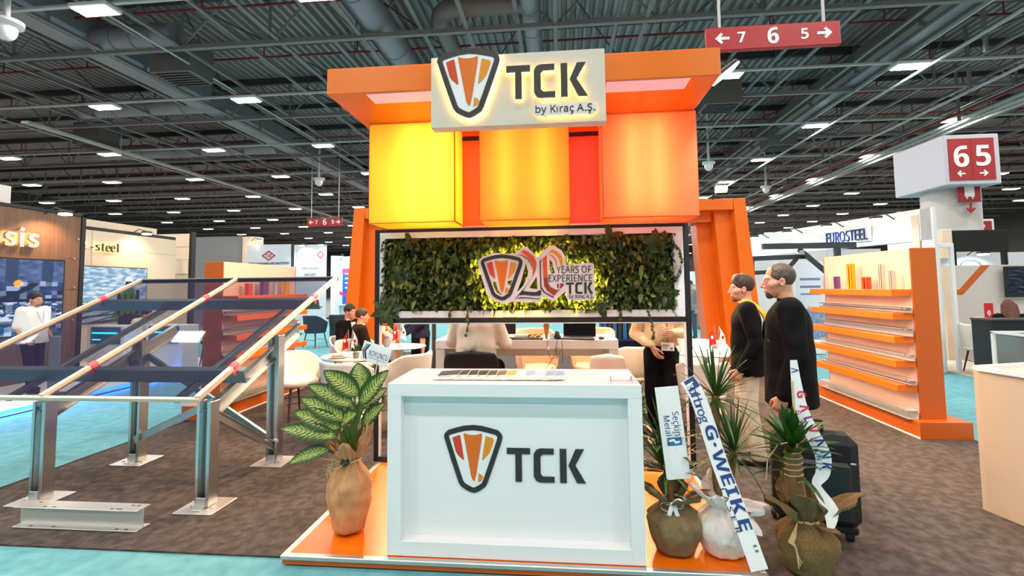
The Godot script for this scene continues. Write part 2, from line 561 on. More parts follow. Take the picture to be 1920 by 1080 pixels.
func roof_steelwork() -> void:
	# trusses across the hall
	var ch1 = MB.new().bx(-44, 44, -0.06, 0.06, -0.07, 0.07).mesh()
	var web = MB.new()
	for i in range(-16, 17):
		var xx = i * 2.62
		web.bar(V(xx, 0, 0), V(xx, 1.35, 0), 0.06, 0.06, Vector3.BACK)
		web.bar(V(xx, 0, 0), V(xx - 1.31, 1.35, 0), 0.045, 0.045, Vector3.BACK)
		web.bar(V(xx, 0, 0), V(xx + 1.31, 1.35, 0), 0.045, 0.045, Vector3.BACK)
	var wm = web.mesh()
	for j in range(-1, 13):
		var t = thing("roof_truss", "%s open-web roof truss crossing the hall, counted from the camera" % nth(j + 1), "roof truss", V(0, 8.4, -12.45 - 5.6 * j), 0, "trusses across the hall roof")
		obj("bottom_chord", ch1, M.roof_steel, t)
		obj("top_chord", ch1, M.roof_dark, t, T(0, 1.38, 0))
		var w = obj("web_bars", wm, M.roof_steel, t)
		w.set_meta("kind", "stuff")
	# purlins across, close under the deck
	var pur = MB.new().bx(-44, 44, -0.1, 0.1, -0.04, 0.04).mesh()
	for j in range(-2, 18):
		var p = obj("roof_purlin", pur, M.roof_dark, null, T(0, 9.86, -9.6 - 2.8 * j))
		tag(p, "%s dark purlin from the camera, lying across under the corrugated deck" % nth(j + 2), "purlin", "purlins under the roof deck")
	# joists along the hall
	var jo = MB.new().bx(-0.055, 0.055, -0.02, 0.02, -60, 0).bx(-0.012, 0.012, 0.02, 0.08, -60, 0).mesh()
	for k in range(-7, 9):
		var b = obj("roof_joist", jo, M.roof_steel, null, T(k * 2.62 - 0.3 * (k % 2), 8.42, -4))
		tag(b, "%s wide-flanged grey joist from the left, running along the hall roof" % nth(k + 7).replace("nearest", "first"), "roof joist", "joists along the hall roof")
		var jo2 = obj("roof_joist", jo, M.roof_steel, null, T(k * 2.62 - 1.0, 8.62, -4))
		tag(jo2, "%s higher-set grey joist from the left, running along the hall roof" % nth(k + 7).replace("nearest", "first"), "roof joist", "joists along the hall roof")
	# bracing rods in the plane of the roof
	for j in range(-1, 9):
		for k in range(-5, 6):
			var rod = MB.new()
			var z0 = -12.45 - 5.6 * j
			rod.tube([V(k * 5.24 + 0.1, 9.74, z0), V(k * 5.24 + 2.62, 9.5, z0 - 5.5)], 0.025, 5)
			rod.tube([V(k * 5.24 + 5.14, 9.74, z0), V(k * 5.24 + 2.62, 9.5, z0 - 5.5)], 0.025, 5)
			tag(obj("bracing_rod", rod, M.roof_dark), "pair of thin dark bracing rods, %s bay from the camera, %s strip from the left" % [nth(j + 1), nth(k + 5).replace("nearest", "first")], "bracing", "bracing rods in the roof")
	# lamp rails: one across the hall for each row of lamps, thin ones along it
	var rail = MB.new().bx(-44, 44, -0.035, 0.035, -0.05, 0.05, 0.01).mesh()
	for j in range(-1, 14):
		var r = obj("lamp_rail", rail, M.conduit, null, T(0, 8.17, -9.9 - 5.45 * j))
		tag(r, "pale cable rail crossing the hall, %s from the camera, carrying ceiling lamps" % nth(j + 1), "cable rail", "rails that carry the ceiling lamps")
	for k in [-2, -4, 2, 3]:
		var c = obj("conduit", MB.new().tube([V(k * 5.24 - 0.2, 8.22, -6), V(k * 5.24 - 0.2, 8.22, -70)], 0.03, 6), M.conduit)
		tag(c, "thin pale conduit joining the %s lamp column %s of the hall's middle" % [["", "", "second", "third", "fourth"][absi(k)], "left" if k < 0 else "right"], "conduit", "conduits from lamp to lamp")
	# sprinkler pipes
	for j in range(0, 10):
		var sp = MB.new()
		var z = -11.7 - 2.75 * j
		sp.tube([V(-30, 9.0, z), V(-6, 9.02, z), V(-5.9, 9.0, z), V(30, 9.0, z)], 0.035, 6)
		for k in range(-9, 10): sp.tube([V(k * 3.1, 9.0, z), V(k * 3.1, 9.5, z)], 0.02, 5)
		tag(obj("sprinkler_pipe", sp, M.pipe_red), "%s thin dark red sprinkler pipe crossing the hall, counted from the camera" % nth(j), "pipe", "red sprinkler pipes in the roof")
	tag(obj("sprinkler_main", MB.new().tube([V(14.75, 7.8, -5), V(14.7, 7.8, -60)], 0.06, 8), M.pipe_red), "long dark red water main running along the hall on the right under the roof", "pipe")
	var tr = [13.4, 15.8, 16.2, 10.65]
	var tw = [0.09, 0.22, 0.12, 0.05]
	var tl = ["pale single cable tray running along the hall right of the pale duct", "wide double pale cable tray beside the long red water main", "outermost pale cable tray on the right of the hall", "thin pale conduit under the long duct on the right"]
	for i in 4:
		var b = MB.new().bx(-tw[i] / 2, tw[i] / 2, -0.03, 0.03, -70, -5)
		if i == 1: b.bx(-0.3, -0.2, 0.02, 0.1, -70, -5)
		tag(obj("cable_tray", b, M.conduit, null, T(tr[i], 7.8, 0)), tl[i], "cable tray")
	tag(obj("cable_tray", MB.new().bx(-0.15, 0.15, -0.04, 0.04, -70, -16).bx(-0.02, 0.02, 0.04, 2.13, -20.02, -19.98).bx(-0.02, 0.02, 0.04, 2.13, -32.02, -31.98).bx(-0.02, 0.02, 0.04, 2.13, -48.02, -47.98), M.conduit, null, T(-19.6, 7.9, 0)), "pale cable tray running along the hall far over the wooden stand on the left", "cable tray")
	# hangers on the right
	for i in 6:
		var hx = 11.5 + (i % 3) * 1.9
		var hz = -14.0 - 3.0 * i
		tag(obj("hanger_rod", MB.new().bx(-0.04, 0.04, -2.3, 0.0, -0.04, 0.04), M.roof_steel, null, T(hx, 10.05, hz)), "upright grey hanger of the right-hand trays, %s from the camera" % nth(i), "hanger", "hangers of the cable trays")

func ducts() -> void:
	for s in [[-13.4, M.duct, "long blue-grey air duct running along the hall on the left under the roof"], [10.35, M.duct_brown, "long grey-brown air duct with a pale lower edge running along the hall on the right"]]:
		var t = thing("air_duct", s[2], "air duct", V(s[0], 8.6, 0))
		obj("duct_body", MB.new().bar(V(0, 0.42, -4), V(0, 0.42, -75), 0.85, 0.8, Vector3.UP, 0.12), s[1], t)
		var fl = MB.new()
		for q in range(0, 24): fl.bx(-0.45, 0.45, -0.02, 0.86, -5.0 - 3 * q - 0.04, -5.0 - 3 * q)
		obj("flange", fl, s[1], t).set_meta("kind", "stuff")
		obj("bottom_edge", MB.new().bx(-0.3, 0.3, -0.09, 0.0, -75, -4), M.duct, t)
	# branches across from the left duct
	for s in [[-18.6, -12.9, -17.3, "pale blue duct branch across the hall at the second truss on the left"], [-13.0, -10.6, -12.4, "short duct branch leading from the long left duct to the nearer air unit"], [-23.5, -14.0, -23.0, "far duct branch across the hall left of the long blue-grey duct"]]:
		var br = MB.new().tube([V(s[0], 8.75, s[2]), V(s[1], 8.75, s[2])], 0.33, 14)
		for q in 5: br.tube([V(lerpf(s[0], s[1], q / 4.0) - 0.03, 8.75, s[2]), V(lerpf(s[0], s[1], q / 4.0) + 0.03, 8.75, s[2])], 0.36, 14)
		tag(obj("duct_branch", br, M.duct), s[3], "air duct")
	var un = [[-11.3, -13.5, "boxy brown-grey air unit hanging nearest on the left under the roof"], [-20.4, -19.6, "boxy air unit hanging far left under the roof"], [5.9, -18.2, "boxy air unit hanging right of the orange canopy under the roof"], [10.4, -24.0, "boxy air unit hanging at the far part of the right-hand duct"]]
	for s in un:
		var t = thing("air_unit", s[2], "air unit", V(s[0], 8.0, s[1]))
		obj("unit_case", MB.new().bx(-0.65, 0.65, 0, 1.0, -0.5, 0.5, 0.03), M.duct_brown, t)
		var g = MB.new()
		for q in 6: g.bar(V(-0.55, -0.03, -0.4 + q * 0.16), V(0.55, -0.03, -0.4 + q * 0.16), 0.1, 0.012, Vector3(0, 1, 0.6))
		obj("grille_slats", g, M.duct, t)
	# round ducts over the canopy
	var d1 = MB.new().tube([V(-4.85, 8.9, -4), V(-4.85, 8.9, -60)], 0.42, 20)
	for q in 18: d1.tube([V(-4.85, 8.9, -5 - q * 3.0), V(-4.85, 8.9, -5.05 - q * 3.0)], 0.44, 20)
	tag(obj("round_duct", d1, M.duct), "fat round grey duct running along the hall over the left end of the canopy", "air duct")
	var d2 = thing("round_duct", "slim round grey duct running along the hall above the lit sign", "air duct", V(-0.66, 8.85, 0))
	var d2m = MB.new().tube([V(0, 0, -4), V(0, 0, -60)], 0.28, 18)
	for q in 40: d2m.tube([V(0, 0, -5 - q * 1.2), V(0, 0, -5.03 - q * 1.2)], 0.295, 18)
	obj("duct_body", d2m, M.duct, d2)
	var el = []
	for q in 9:
		var a = deg_to_rad(q * 90 / 8.0)
		el.append(V(-1.75 - 0.7 * sin(a), 0.0, -12.1 - 0.7 + 0.7 * cos(a)))
	obj("elbow", MB.new().tube([V(0, 0, -12.1)] + el + [V(-2.45, -0.05, -15)], 0.26, 18), M.duct_brown, d2)
	# domes and cameras
	for s in [[-12.8, 7.4, -25.0, "white dome camera hung left of the canopy, far down the hall"], [7.3, 7.4, -24.4, "white dome camera hung right of the glowing boxes, far down the hall"], [-12.1, 7.45, -9.4, "large white dome fitting cut by the left edge of the photo"], [12.6, 7.4, -31, "white dome camera hung over the stand with the dark steel frame"]]:
		var t = thing("dome_camera", s[3], "camera", V(s[0], s[1], s[2]))
		obj("dome", MB.new().ball(V(0, -0.05, 0), V(0.2, 0.24, 0.2), 16, 10), M.white, t)
		obj("mount", MB.new().lathe([Vector2(0.0, 0.05), Vector2(0.3, 0.05), Vector2(0.3, 0.16), Vector2(0.06, 0.18), Vector2(0.05, 2.62)], 16), M.white_matt, t)

# ---------------------------------------------------------------- hall direction signs
func arrow(mb: MB, cx: float, cy: float, s: float, dir: Vector2, z0: float, z1: float) -> void:
	var e = Vector2(-dir.y, dir.x)
	var c = Vector2(cx, cy)
	var w = 0.11 * s
	mb.prism([c - dir * 0.5 * s - e * w, c + dir * 0.36 * s - e * w, c + dir * 0.36 * s + e * w, c - dir * 0.5 * s + e * w], z0, z1)
	for g in [1.0, -1.0]:
		var tip = c + dir * 0.46 * s
		var d2 = (dir * -0.72 + e * g * 0.72).normalized()
		var p2 = Vector2(-d2.y, d2.x) * w
		mb.prism([tip - d2 * w - p2, tip + d2 * 0.55 * s - p2, tip + d2 * 0.55 * s + p2, tip - d2 * w + p2], z0, z1 + 0.0006 * (2.0 + g))

func hanging_sign(at: Vector3, w: float, h: float, label: String) -> void:
	var t = thing("direction_sign", label, "sign", at)
	obj("sign_panel", MB.new().bx(-w / 2, w / 2, -h / 2, h / 2, -0.08, 0.0, 0.01), M.red_sign, t)
	var tw = M.white_matt
	var u = h
	obj("numeral", lettering("7", u * 0.62, 0.01), tw, t, T(-w * 0.235, 0, 0.004))
	obj("numeral", lettering("6", u * 0.92, 0.01), tw, t, T(0.0, 0, 0.004))
	obj("numeral", lettering("5", u * 0.62, 0.01), tw, t, T(w * 0.235, 0, 0.004))
	for s in [-1.0, 1.0]:
		var a = MB.new()
		arrow(a, s * w * 0.375, 0, u * 0.52, Vector2(s, 0), 0.001, 0.009)
		obj("arrow", a, tw, t)
		obj("hanger", MB.new().tube([V(s * w * 0.39, h / 2, -0.04), V(s * w * 0.39, 10.02 - at.y, -0.04)], 0.02, 6), M.conduit, t)

func hall_signs() -> void:
	hanging_sign(V(3.03, 5.07, -7.0), 1.8, 0.34, "near red hanging direction sign with arrows and 7 6 5 above the floodlight")
	hanging_sign(V(-12.45, 5.17, -25.0), 1.95, 0.45, "small distant red hanging direction sign left of the yellow glowing box")
	# round column with a sign box round its head
	var c = thing("column", "thick round white column behind the stand with the dark steel frame", "column", V(9.6, 0, -13.0))
	obj("shaft", MB.new().lathe([Vector2(0.57, 0), Vector2(0.57, 4.3)], 40), M.column_paint, c)
	var s = thing("column_sign", "white box sign round the column head with red 6 5 face and arrows", "sign", V(0, 0, 0))
	s.position = V(9.38, 4.37, -12.0)
	obj("sign_box", MB.new().bx(-0.55, 0.62, -0.56, 0.6, -1.75, -0.02, 0.02), M.sign_grey, s)
	var f = obj("face_panel", MB.new().bx(-0.47, 0.0, -0.46, 0.5, -0.03, 0.0).bx(0.006, 0.49, -0.46, 0.5, -0.03, 0.0), M.red_sign, s)
	obj("numeral", lettering("6", 0.66, 0.012), M.white_matt, f, T(-0.22, 0.08, 0.005))
	obj("numeral", lettering("5", 0.66, 0.012), M.white_matt, f, T(0.245, 0.08, 0.005))
	for q in [-1.0, 1.0]:
		var a = MB.new()
		arrow(a, q * 0.23, -0.31, 0.16, Vector2(q, 0), 0.001, 0.01)
		obj("arrow", a, M.white_matt, f)
	var p = thing("pictogram_sign", "small red square sign with white pictogram under the column sign box", "sign", V(9.52, 3.66, -12.3))
	obj("sign_plate", MB.new().bx(-0.24, 0.24, -0.21, 0.21, -0.04, 0.0, 0.005), M.red_sign, p)
	obj("pictogram", MB.new().bx(-0.11, 0.1, -0.09, 0.15, 0.0, 0.01).bx(-0.08, -0.05, -0.14, -0.09, 0, 0.01).bx(0.04, 0.07, -0.14, -0.09, 0, 0.01), M.white_matt, p)
	var ar = MB.new()
	arrow(ar, 0.0, -0.34, 0.22, Vector2(0, -1), 0.0, 0.01)
	obj("arrow", ar, M.red_sign, p)
	var s2 = thing("column_sign", "far column sign with a white 5 on red, half hidden by the black banner", "sign", V(20.2, 3.9, -26.0))
	obj("sign_box", MB.new().bx(-0.75, 0.95, -0.7, 0.75, -1.2, -0.02, 0.02), M.white_matt, s2)
	var f2 = obj("face_panel", MB.new().bx(-0.62, -0.4, -0.6, 0.65, -0.03, 0.0).bx(-0.2, 0.82, -0.6, 0.65, -0.03, 0), M.red_sign, s2)
	obj("numeral", lettering("5", 1.1, 0.012), M.white_matt, f2, T(0.3, 0.05, 0.005))
	obj("post", MB.new().bx(-0.3, 0.3, -3.9, -0.7, -1, -0.4), M.grey, s2)
# ---------------------------------------------------------------- the logo: shield and letters, in shield heights
func lg(pts: Array) -> Array:
	var o = []
	for i in range(0, pts.size(), 2): o.append(Vector2((pts[i] - 742.0) / 365.0, (420.0 - pts[i + 1]) / 365.0))
	return o
func scaled(p: Array, s: float, o = Vector2.ZERO) -> Array:
	var q = []
	for v in p: q.append(v * s + o)
	return q
func shrink(p: Array, d: float) -> Array:
	var pp = PackedVector2Array(p)
	if Geometry2D.is_polygon_clockwise(pp): pp.reverse()
	var r = Geometry2D.offset_polygon(pp, -d, Geometry2D.JOIN_ROUND)
	return Array(r[0]) if r.size() else p
func shield_outline() -> Array:
	return lg([578, 302, 583, 284, 600, 268, 645, 254, 690, 243, 742, 238, 792, 243, 840, 254, 880, 265, 899, 282, 905, 300, 902, 322, 862, 436, 820, 550, 808, 570, 785, 586, 765, 597, 745, 603, 723, 598, 700, 587, 675, 571, 660, 550, 618, 428])
func logo_shield(parent: Node3D, s: float, at: Transform3D, thick: float, with_white = true) -> void:
	var out = shield_outline()
	obj("shield_rim", MB.new().ring(scaled(out, s), scaled(_inner(out), s), 0.0, thick), M.logo_black, parent, at)
	if with_white:
		obj("shield_field", MB.new().prism(scaled(_inner(out), s), 0.0, thick * 0.72), M.white, parent, at)
	for q in [["red", [625, 308, 663, 293, 670, 297, 691, 424, 685, 428, 657, 402, 645, 384]], ["amber", [688, 287, 692, 283, 716, 290, 742, 292, 768, 289, 788, 282, 793, 288, 790, 320, 760, 500, 749, 540, 740, 537, 730, 516]], ["gold", [812, 296, 853, 307, 858, 320, 835, 386, 797, 428, 791, 424]], ["gold", [772, 497, 790, 506, 797, 518, 790, 536, 767, 547]]]:
		obj("shield_inlay", MB.new().prism(scaled(lg(q[1]), s), 0.0, thick * 0.9), M["logo_" + q[0]], parent, at)
func _inner(out: Array) -> Array:
	# the same number of points, drawn in towards the middle
	var r = []
	var m = out.size()
	for i in m:
		var a: Vector2 = out[(i + m - 1) % m]
		var b: Vector2 = out[i]
		var c: Vector2 = out[(i + 1) % m]
		var n1 = (b - a).orthogonal().normalized()
		var n2 = (c - b).orthogonal().normalized()
		var nn = (n1 + n2).normalized()
		if nn.dot(b) < 0: nn = -nn
		r.append(b - nn * 0.077)
	return r
const TCK_T = [925, 358, 1053, 358, 1053, 390, 1007, 390, 1007, 537, 972, 537, 972, 390, 925, 390]
const TCK_C = [1182, 358, 1182, 389, 1122, 389, 1109, 402, 1109, 494, 1122, 507, 1184, 507, 1184, 538, 1108, 538, 1086, 531, 1072, 508, 1072, 390, 1086, 366, 1108, 358]
const TCK_K1 = [1214, 358, 1250, 358, 1250, 537, 1214, 537]
const TCK_K2 = [1300, 358, 1345, 358, 1297, 444, 1352, 537, 1305, 537, 1260, 446]
func logo_letters(parent: Node3D, s: float, at: Transform3D, thick: float) -> void:
	var K = MB.new().prism(scaled(lg(TCK_K1), s), 0.0, thick)
	K.prism(scaled(lg(TCK_K2), s), 0.0, thick)
	obj("letter_t", MB.new().prism(scaled(lg(TCK_T), s), 0.0, thick), M.logo_black, parent, at)
	obj("letter_c", MB.new().prism(scaled(lg(TCK_C), s), 0.0, thick), M.logo_black, parent, at)
	obj("letter_k", K, M.logo_black, parent, at)
func fit_text(s: String, x0: float, x1: float, y0: float, y1: float, z: float, m: Material, parent: Node3D, depth = 0.004, bold = false, called = "lettering") -> MeshInstance3D:
	var t = lettering(s, 0.1, 1.0, bold)
	var b = t.get_aabb()
	var o = obj(called, t, m, parent)
	var k = Vector3((x1 - x0) / b.size.x, (y1 - y0) / b.size.y, depth / b.size.z)
	o.transform = Transform3D(Basis.from_scale(k), Vector3(x0, y0, z) - Vector3(b.position.x * k.x, b.position.y * k.y, b.position.z * k.z))
	return o

# ---------------------------------------------------------------- platform, counter, frame, canopy, sign, glowing boxes
func stand() -> void:
	mat("logo_black", rgb(44, 42, 42), 0.5)
	mat("logo_red", rgb(206, 60, 28), 0.5)
	mat("logo_amber", rgb(218, 106, 14), 0.5)
	mat("logo_gold", rgb(222, 140, 12), 0.5)
	var p = thing("platform", "low orange platform with a silver edge trim under the white counter", "platform", V(0, 0, 0))
	obj("deck", MB.new().bx(-1.615, 1.045, 0.0, 0.048, -4.52, -2.86), M.orange, p)
	obj("fascia", MB.new().bx(-1.645, 1.072, 0.0, 0.03, -4.55, -2.842), M.orange_board, p)
	for q in [[-1.655, 1.082, -2.87, -2.832], [-1.655, 1.082, -4.56, -4.52]]: obj("edge_trim", MB.new().bx(q[0], q[1], 0.026, 0.052, q[2], q[3], 0.004), M.alu_soft, p)
	for q in [[-1.655, -1.615], [1.045, 1.082]]: obj("edge_trim", MB.new().bx(q[0], q[1], 0.026, 0.052, -4.52, -2.87, 0.004), M.alu_soft, p)
	counter()
	frame()
	canopy()
	glow_boxes()

func counter() -> void:
	var t = thing("counter", "white reception counter with a recessed front and the shield logo", "counter", V(0, 0.052, 0))
	var x0 = -1.03; var x1 = 0.449; var zf = -2.88; var h = 0.985; var zb = -3.42
	obj("counter_top", MB.new().bx(x0, x1, h - 0.076, h, zb, zf, 0.003), M.white, t)
	obj("side_panel", MB.new().bx(x0, x0 + 0.083, 0, h - 0.076, zb, zf, 0.002), M.white, t)
	obj("side_panel", MB.new().bx(x1 - 0.079, x1, 0, h - 0.076, zb, zf, 0.002), M.white, t)
	obj("bottom_rail", MB.new().bx(x0 + 0.083, x1 - 0.079, 0, 0.084, zb, zf, 0.002), M.white, t)
	var f = obj("recessed_panel", MB.new().bx(x0 + 0.083, x1 - 0.079, 0.084, h - 0.076, zf - 0.1, zf - 0.075), M.white, t)
	var at = Transform3D(Basis.IDENTITY, V(-0.53, 0.535, zf - 0.075))
	logo_shield(f, 0.392, at, 0.006)
	logo_letters(f, 0.392, at.translated(V(0.004, 0.0, 0)), 0.006)
	# leaflets in a fan on the top
	mat("paper", rgb(238, 232, 224), 0.5)
	mat("print_dark", rgb(44, 40, 40), 0.35)
	mat("print_brown", rgb(112, 66, 50), 0.35)
	mat("print_green", rgb(168, 176, 70), 0.35)
	mat("print_blue", rgb(150, 182, 226), 0.35)
	mat("print_pale", rgb(206, 218, 238), 0.35)
	var covers = ["print_dark", "print_dark", "print_dark", "print_dark", "print_dark", "print_brown", "print_green", "print_pale", "print_blue", "print_pale", "print_blue", "print_blue"]
	var says = ["leftmost dark-covered leaflet of the fan on the white counter", "second dark-covered leaflet from the left in the fan on the counter", "third dark-covered leaflet from the left in the fan on the counter", "fourth dark-covered leaflet from the left in the fan on the counter", "fifth dark-covered leaflet, just left of the brown-covered one on the counter", "brown-covered leaflet left of the green-covered one on the counter", "green-covered leaflet in the middle of the fan on the counter", "pale leaflet just right of the green-covered one on the counter", "light blue leaflet between two pale ones in the fan on the counter", "pale leaflet left of the two rightmost blue ones on the counter", "second blue leaflet from the right end of the fan on the counter", "rightmost blue leaflet of the fan on the white counter"]
	for i in 12:
		var lx = -0.72 + i * 0.061
		var b = thing("leaflet", says[i], "leaflet", V(lx, 1.0405, -3.13), 3.0 - i * 0.7 + (i % 3) * 2.0, "leaflets fanned on the counter")
		b.rotation.z = deg_to_rad(3.6)
		b.position.y += 0.004
		obj("pages", MB.new().bx(-0.07, 0.07, 0, 0.003, -0.15, 0.15), M.paper, b)
		obj("cover_print", MB.new().bx(-0.066, 0.066, 0.003, 0.0036, -0.146, 0.03), M[covers[i]], b)
		obj("cover_line", MB.new().bx(-0.05, 0.03, 0.003, 0.0036, 0.07, 0.082), M.print_brown if i < 7 else M.print_blue, b)
	var w = thing("card_holder", "small empty wire card holder at the right end of the white counter", "card holder", V(0.345, 1.0375, -2.965))
	for s in [-1, 1]: obj("wire_end", MB.new().tube([V(s * 0.06, 0.003, 0.03), V(s * 0.06, 0.035, 0.0), V(s * 0.055, 0.004, -0.03)], 0.003, 6), M.alu, w)
	obj("wire_bar", MB.new().tube([V(-0.07, 0.012, 0.015), V(0.09, 0.012, 0.015)], 0.003, 6).tube([V(-0.06, 0.004, -0.03), V(0.06, 0.004, -0.03)], 0.003, 6), M.alu, w)

func frame() -> void:
	var t = thing("black_steel_stand", "black steel frame standing on the platform and carrying the planted wall", "frame", V(0, 0.05, 0))
	var k = M.black
	obj("post", MB.new().bx(-1.694, -1.65, 0, 2.09, -4.43, -4.38, 0.003), k, t)
	obj("post", MB.new().bx(1.074, 1.12, 0, 2.09, -4.43, -4.38, 0.003), k, t)
	obj("top_bar", MB.new().bx(-1.65, 1.074, 2.062, 2.09, -4.43, -4.38, 0.003), k, t)
	obj("middle_bar", MB.new().bx(-1.65, 1.074, 1.234, 1.276, -4.43, -4.38, 0.003), k, t)
	obj("floor_bar", MB.new().bx(-1.65, 1.074, 0, 0.045, -4.43, -4.38, 0.003), k, t)
	for q in [[-1.65, -1.638], [1.062, 1.074]]: obj("inner_trim", MB.new().bx(q[0], q[1], 0.045, 1.234, -4.425, -4.385), M.white, t)
	obj("inner_trim", MB.new().bx(-1.638, 1.062, 1.224, 1.234, -4.425, -4.385), M.white, t)
	for q in [[-1.61, -6.2], [1.2, -6.2]]: obj("rear_post", MB.new().bx(q[0] - 0.022, q[0] + 0.022, -0.05, 2.9, q[1] - 0.025, q[1] + 0.025, 0.003), k, t)
	for q in [-1.66, 1.16]: obj("side_beam", MB.new().bx(q - 0.022, q + 0.022, 2.85, 2.9, -6.2, -4.46), k, t)

func canopy() -> void:
	var t = thing("canopy", "wide orange canopy with a flat soffit over the glowing boxes", "canopy", V(0, 2.99, 0))
	obj("canopy_body", MB.new().bx(-1.64, 1.09, 0, 0.19, -4.5, -3.3, 0.004), M.orange, t)
	for q in [-1.15, 0.4, 0.62, 0.66]: obj("panel_joint", MB.new().bx(q, q + 0.003, -0.001, 0.0, -3.9, -3.62), M.orange_board, t)
	glow("led_soffit", Color(0.95, 0.78, 0.84), 0.18)
	for q in [[-1.36, -0.86], [0.34, 0.9]]:
		obj("led_strip_light", MB.new().bx(q[0], q[1], -0.006, 0.0, -3.5, -3.32, 0.003), M.led_soffit, t)
		wide_area(t, V((q[0] + q[1]) / 2, -0.012, -3.4), Vector3.DOWN, q[1] - q[0], 0.12, Color(0.93, 0.9, 1.0), 0.35)
	# the sign on the canopy's front
	var s = thing("logo_sign", "white box sign with halo-lit shield logo and dark letters on the canopy front", "sign", V(0, 0, 0))
	var sx0 = -0.85; var sx1 = 0.32; var sy0 = 2.678; var sy1 = 3.168
	s.position = V(-0.265, sy0, -3.2)
	var o = -s.position
	obj("sign_box", MB.new().bx(sx0 + o.x, sx1 + o.x, 0, sy1 - sy0, -0.098, 0.0, 0.002), mat("sign_face", rgb(208, 200, 188), 0.6), s)
	var at = Transform3D(Basis.IDENTITY, V(-0.584 + o.x, 2.962 + o.y, 0.03))
	logo_shield(s, 0.475, at, 0.02)
	logo_letters(s, 0.452, at.translated(V(0.028, 0.021, 0)), 0.02)
	var bk = []
	for q in [[-0.155, 2.735], [-0.14, 2.725], [-0.1, 2.722], [-0.09, 2.712], [-0.07, 2.712], [-0.06, 2.722], [0.07, 2.724], [0.085, 2.714], [0.105, 2.724], [0.2, 2.722], [0.215, 2.712], [0.24, 2.724], [0.26, 2.738], [0.262, 2.77], [0.245, 2.79], [0.2, 2.802], [0.0, 2.796], [-0.145, 2.8], [-0.158, 2.78]]: bk.append(Vector2(q[0] + o.x, q[1] + o.y))
	obj("subtitle_plate", MB.new().prism(bk, 0.022, 0.032), M.alu_soft, s)
	fit_text("by Kıraç A.Ş.", -0.14 + o.x, 0.247 + o.x, 2.725 + o.y, 2.79 + o.y, 0.032, M.logo_black, s, 0.005, false, "subtitle_letters")
	# light-strips behind the plates, shining on the box face
	glow("halo_lamp", Color(1.0, 0.84, 0.42), 1.5)
	var halo = MB.new()
	var hk = Color(1.0, 0.80, 0.38)
	var he = HALO
	var out = scaled(shrink(shield_outline(), 0.022), 0.475, Vector2(at.origin.x, at.origin.y))
	var strips = []
	for i in range(0, out.size(), 2): strips.append([out[i], out[(i + 2) % out.size()]])
	var l0 = Vector2(at.origin.x + 0.028, at.origin.y + 0.021)
	for q in [[932, 374, 1046, 374], [990, 395, 990, 528], [1090, 385, 1090, 512], [1112, 373, 1176, 373], [1112, 523, 1178, 523], [1232, 368, 1232, 528], [1322, 366, 1279, 444], [1279, 450, 1328, 528]]:
		var g = scaled(lg(q), 0.452, l0)
		strips.append([g[0], g[1]])
	strips.append([Vector2(-0.12 + o.x, 2.75 + o.y), Vector2(0.235 + o.x, 2.75 + o.y)])
	for q in strips:
		var a: Vector2 = q[0]
		var b: Vector2 = q[1]
		var d = (b - a).normalized()
		var nn = Vector2(-d.y, d.x) * 0.007
		halo.prism([a - nn, b - nn, b + nn, a + nn], 0.016, 0.022)
		var l = wide_area(s, V((a.x + b.x) / 2, (a.y + b.y) / 2, 0.014), V(0, 0, -1), (b - a).length(), 0.014, hk, he * (b - a).length())
		l.rotate_object_local(Vector3(0, 0, 1), d.angle())
	obj("halo_strip_light", halo, M.halo_lamp, s)
	# flood lamps
	var f = thing("flood_lamp", "bright floodlight clipped to the right end of the orange canopy", "lamp", V(1.2, 3.1, -3.6))
	obj("lamp_case", MB.new().box(V(0.03, 0.025, -0.01), V(0.2, 0.03, 0.14), 0.006), M.black, f, T(0, 0, 0, 0, 0, 38))
	obj("lamp_glass_light", MB.new().box(V(0.03, 0.004, 0.0), V(0.19, 0.014, 0.13), 0.003), M.lamp_white, f, T(0, 0, 0, 0, 0, 38))
	obj("lamp_arm", MB.new().tube([V(-0.13, 0.06, -0.05), V(0.02, 0.1, -0.04), V(0.03, 0.05, -0.02)], 0.008, 6), M.black, f)
	spot(f, V(0.05, -0.02, 0.02), V(0.45, -0.8, -0.3), COOL, 2.0, 60)

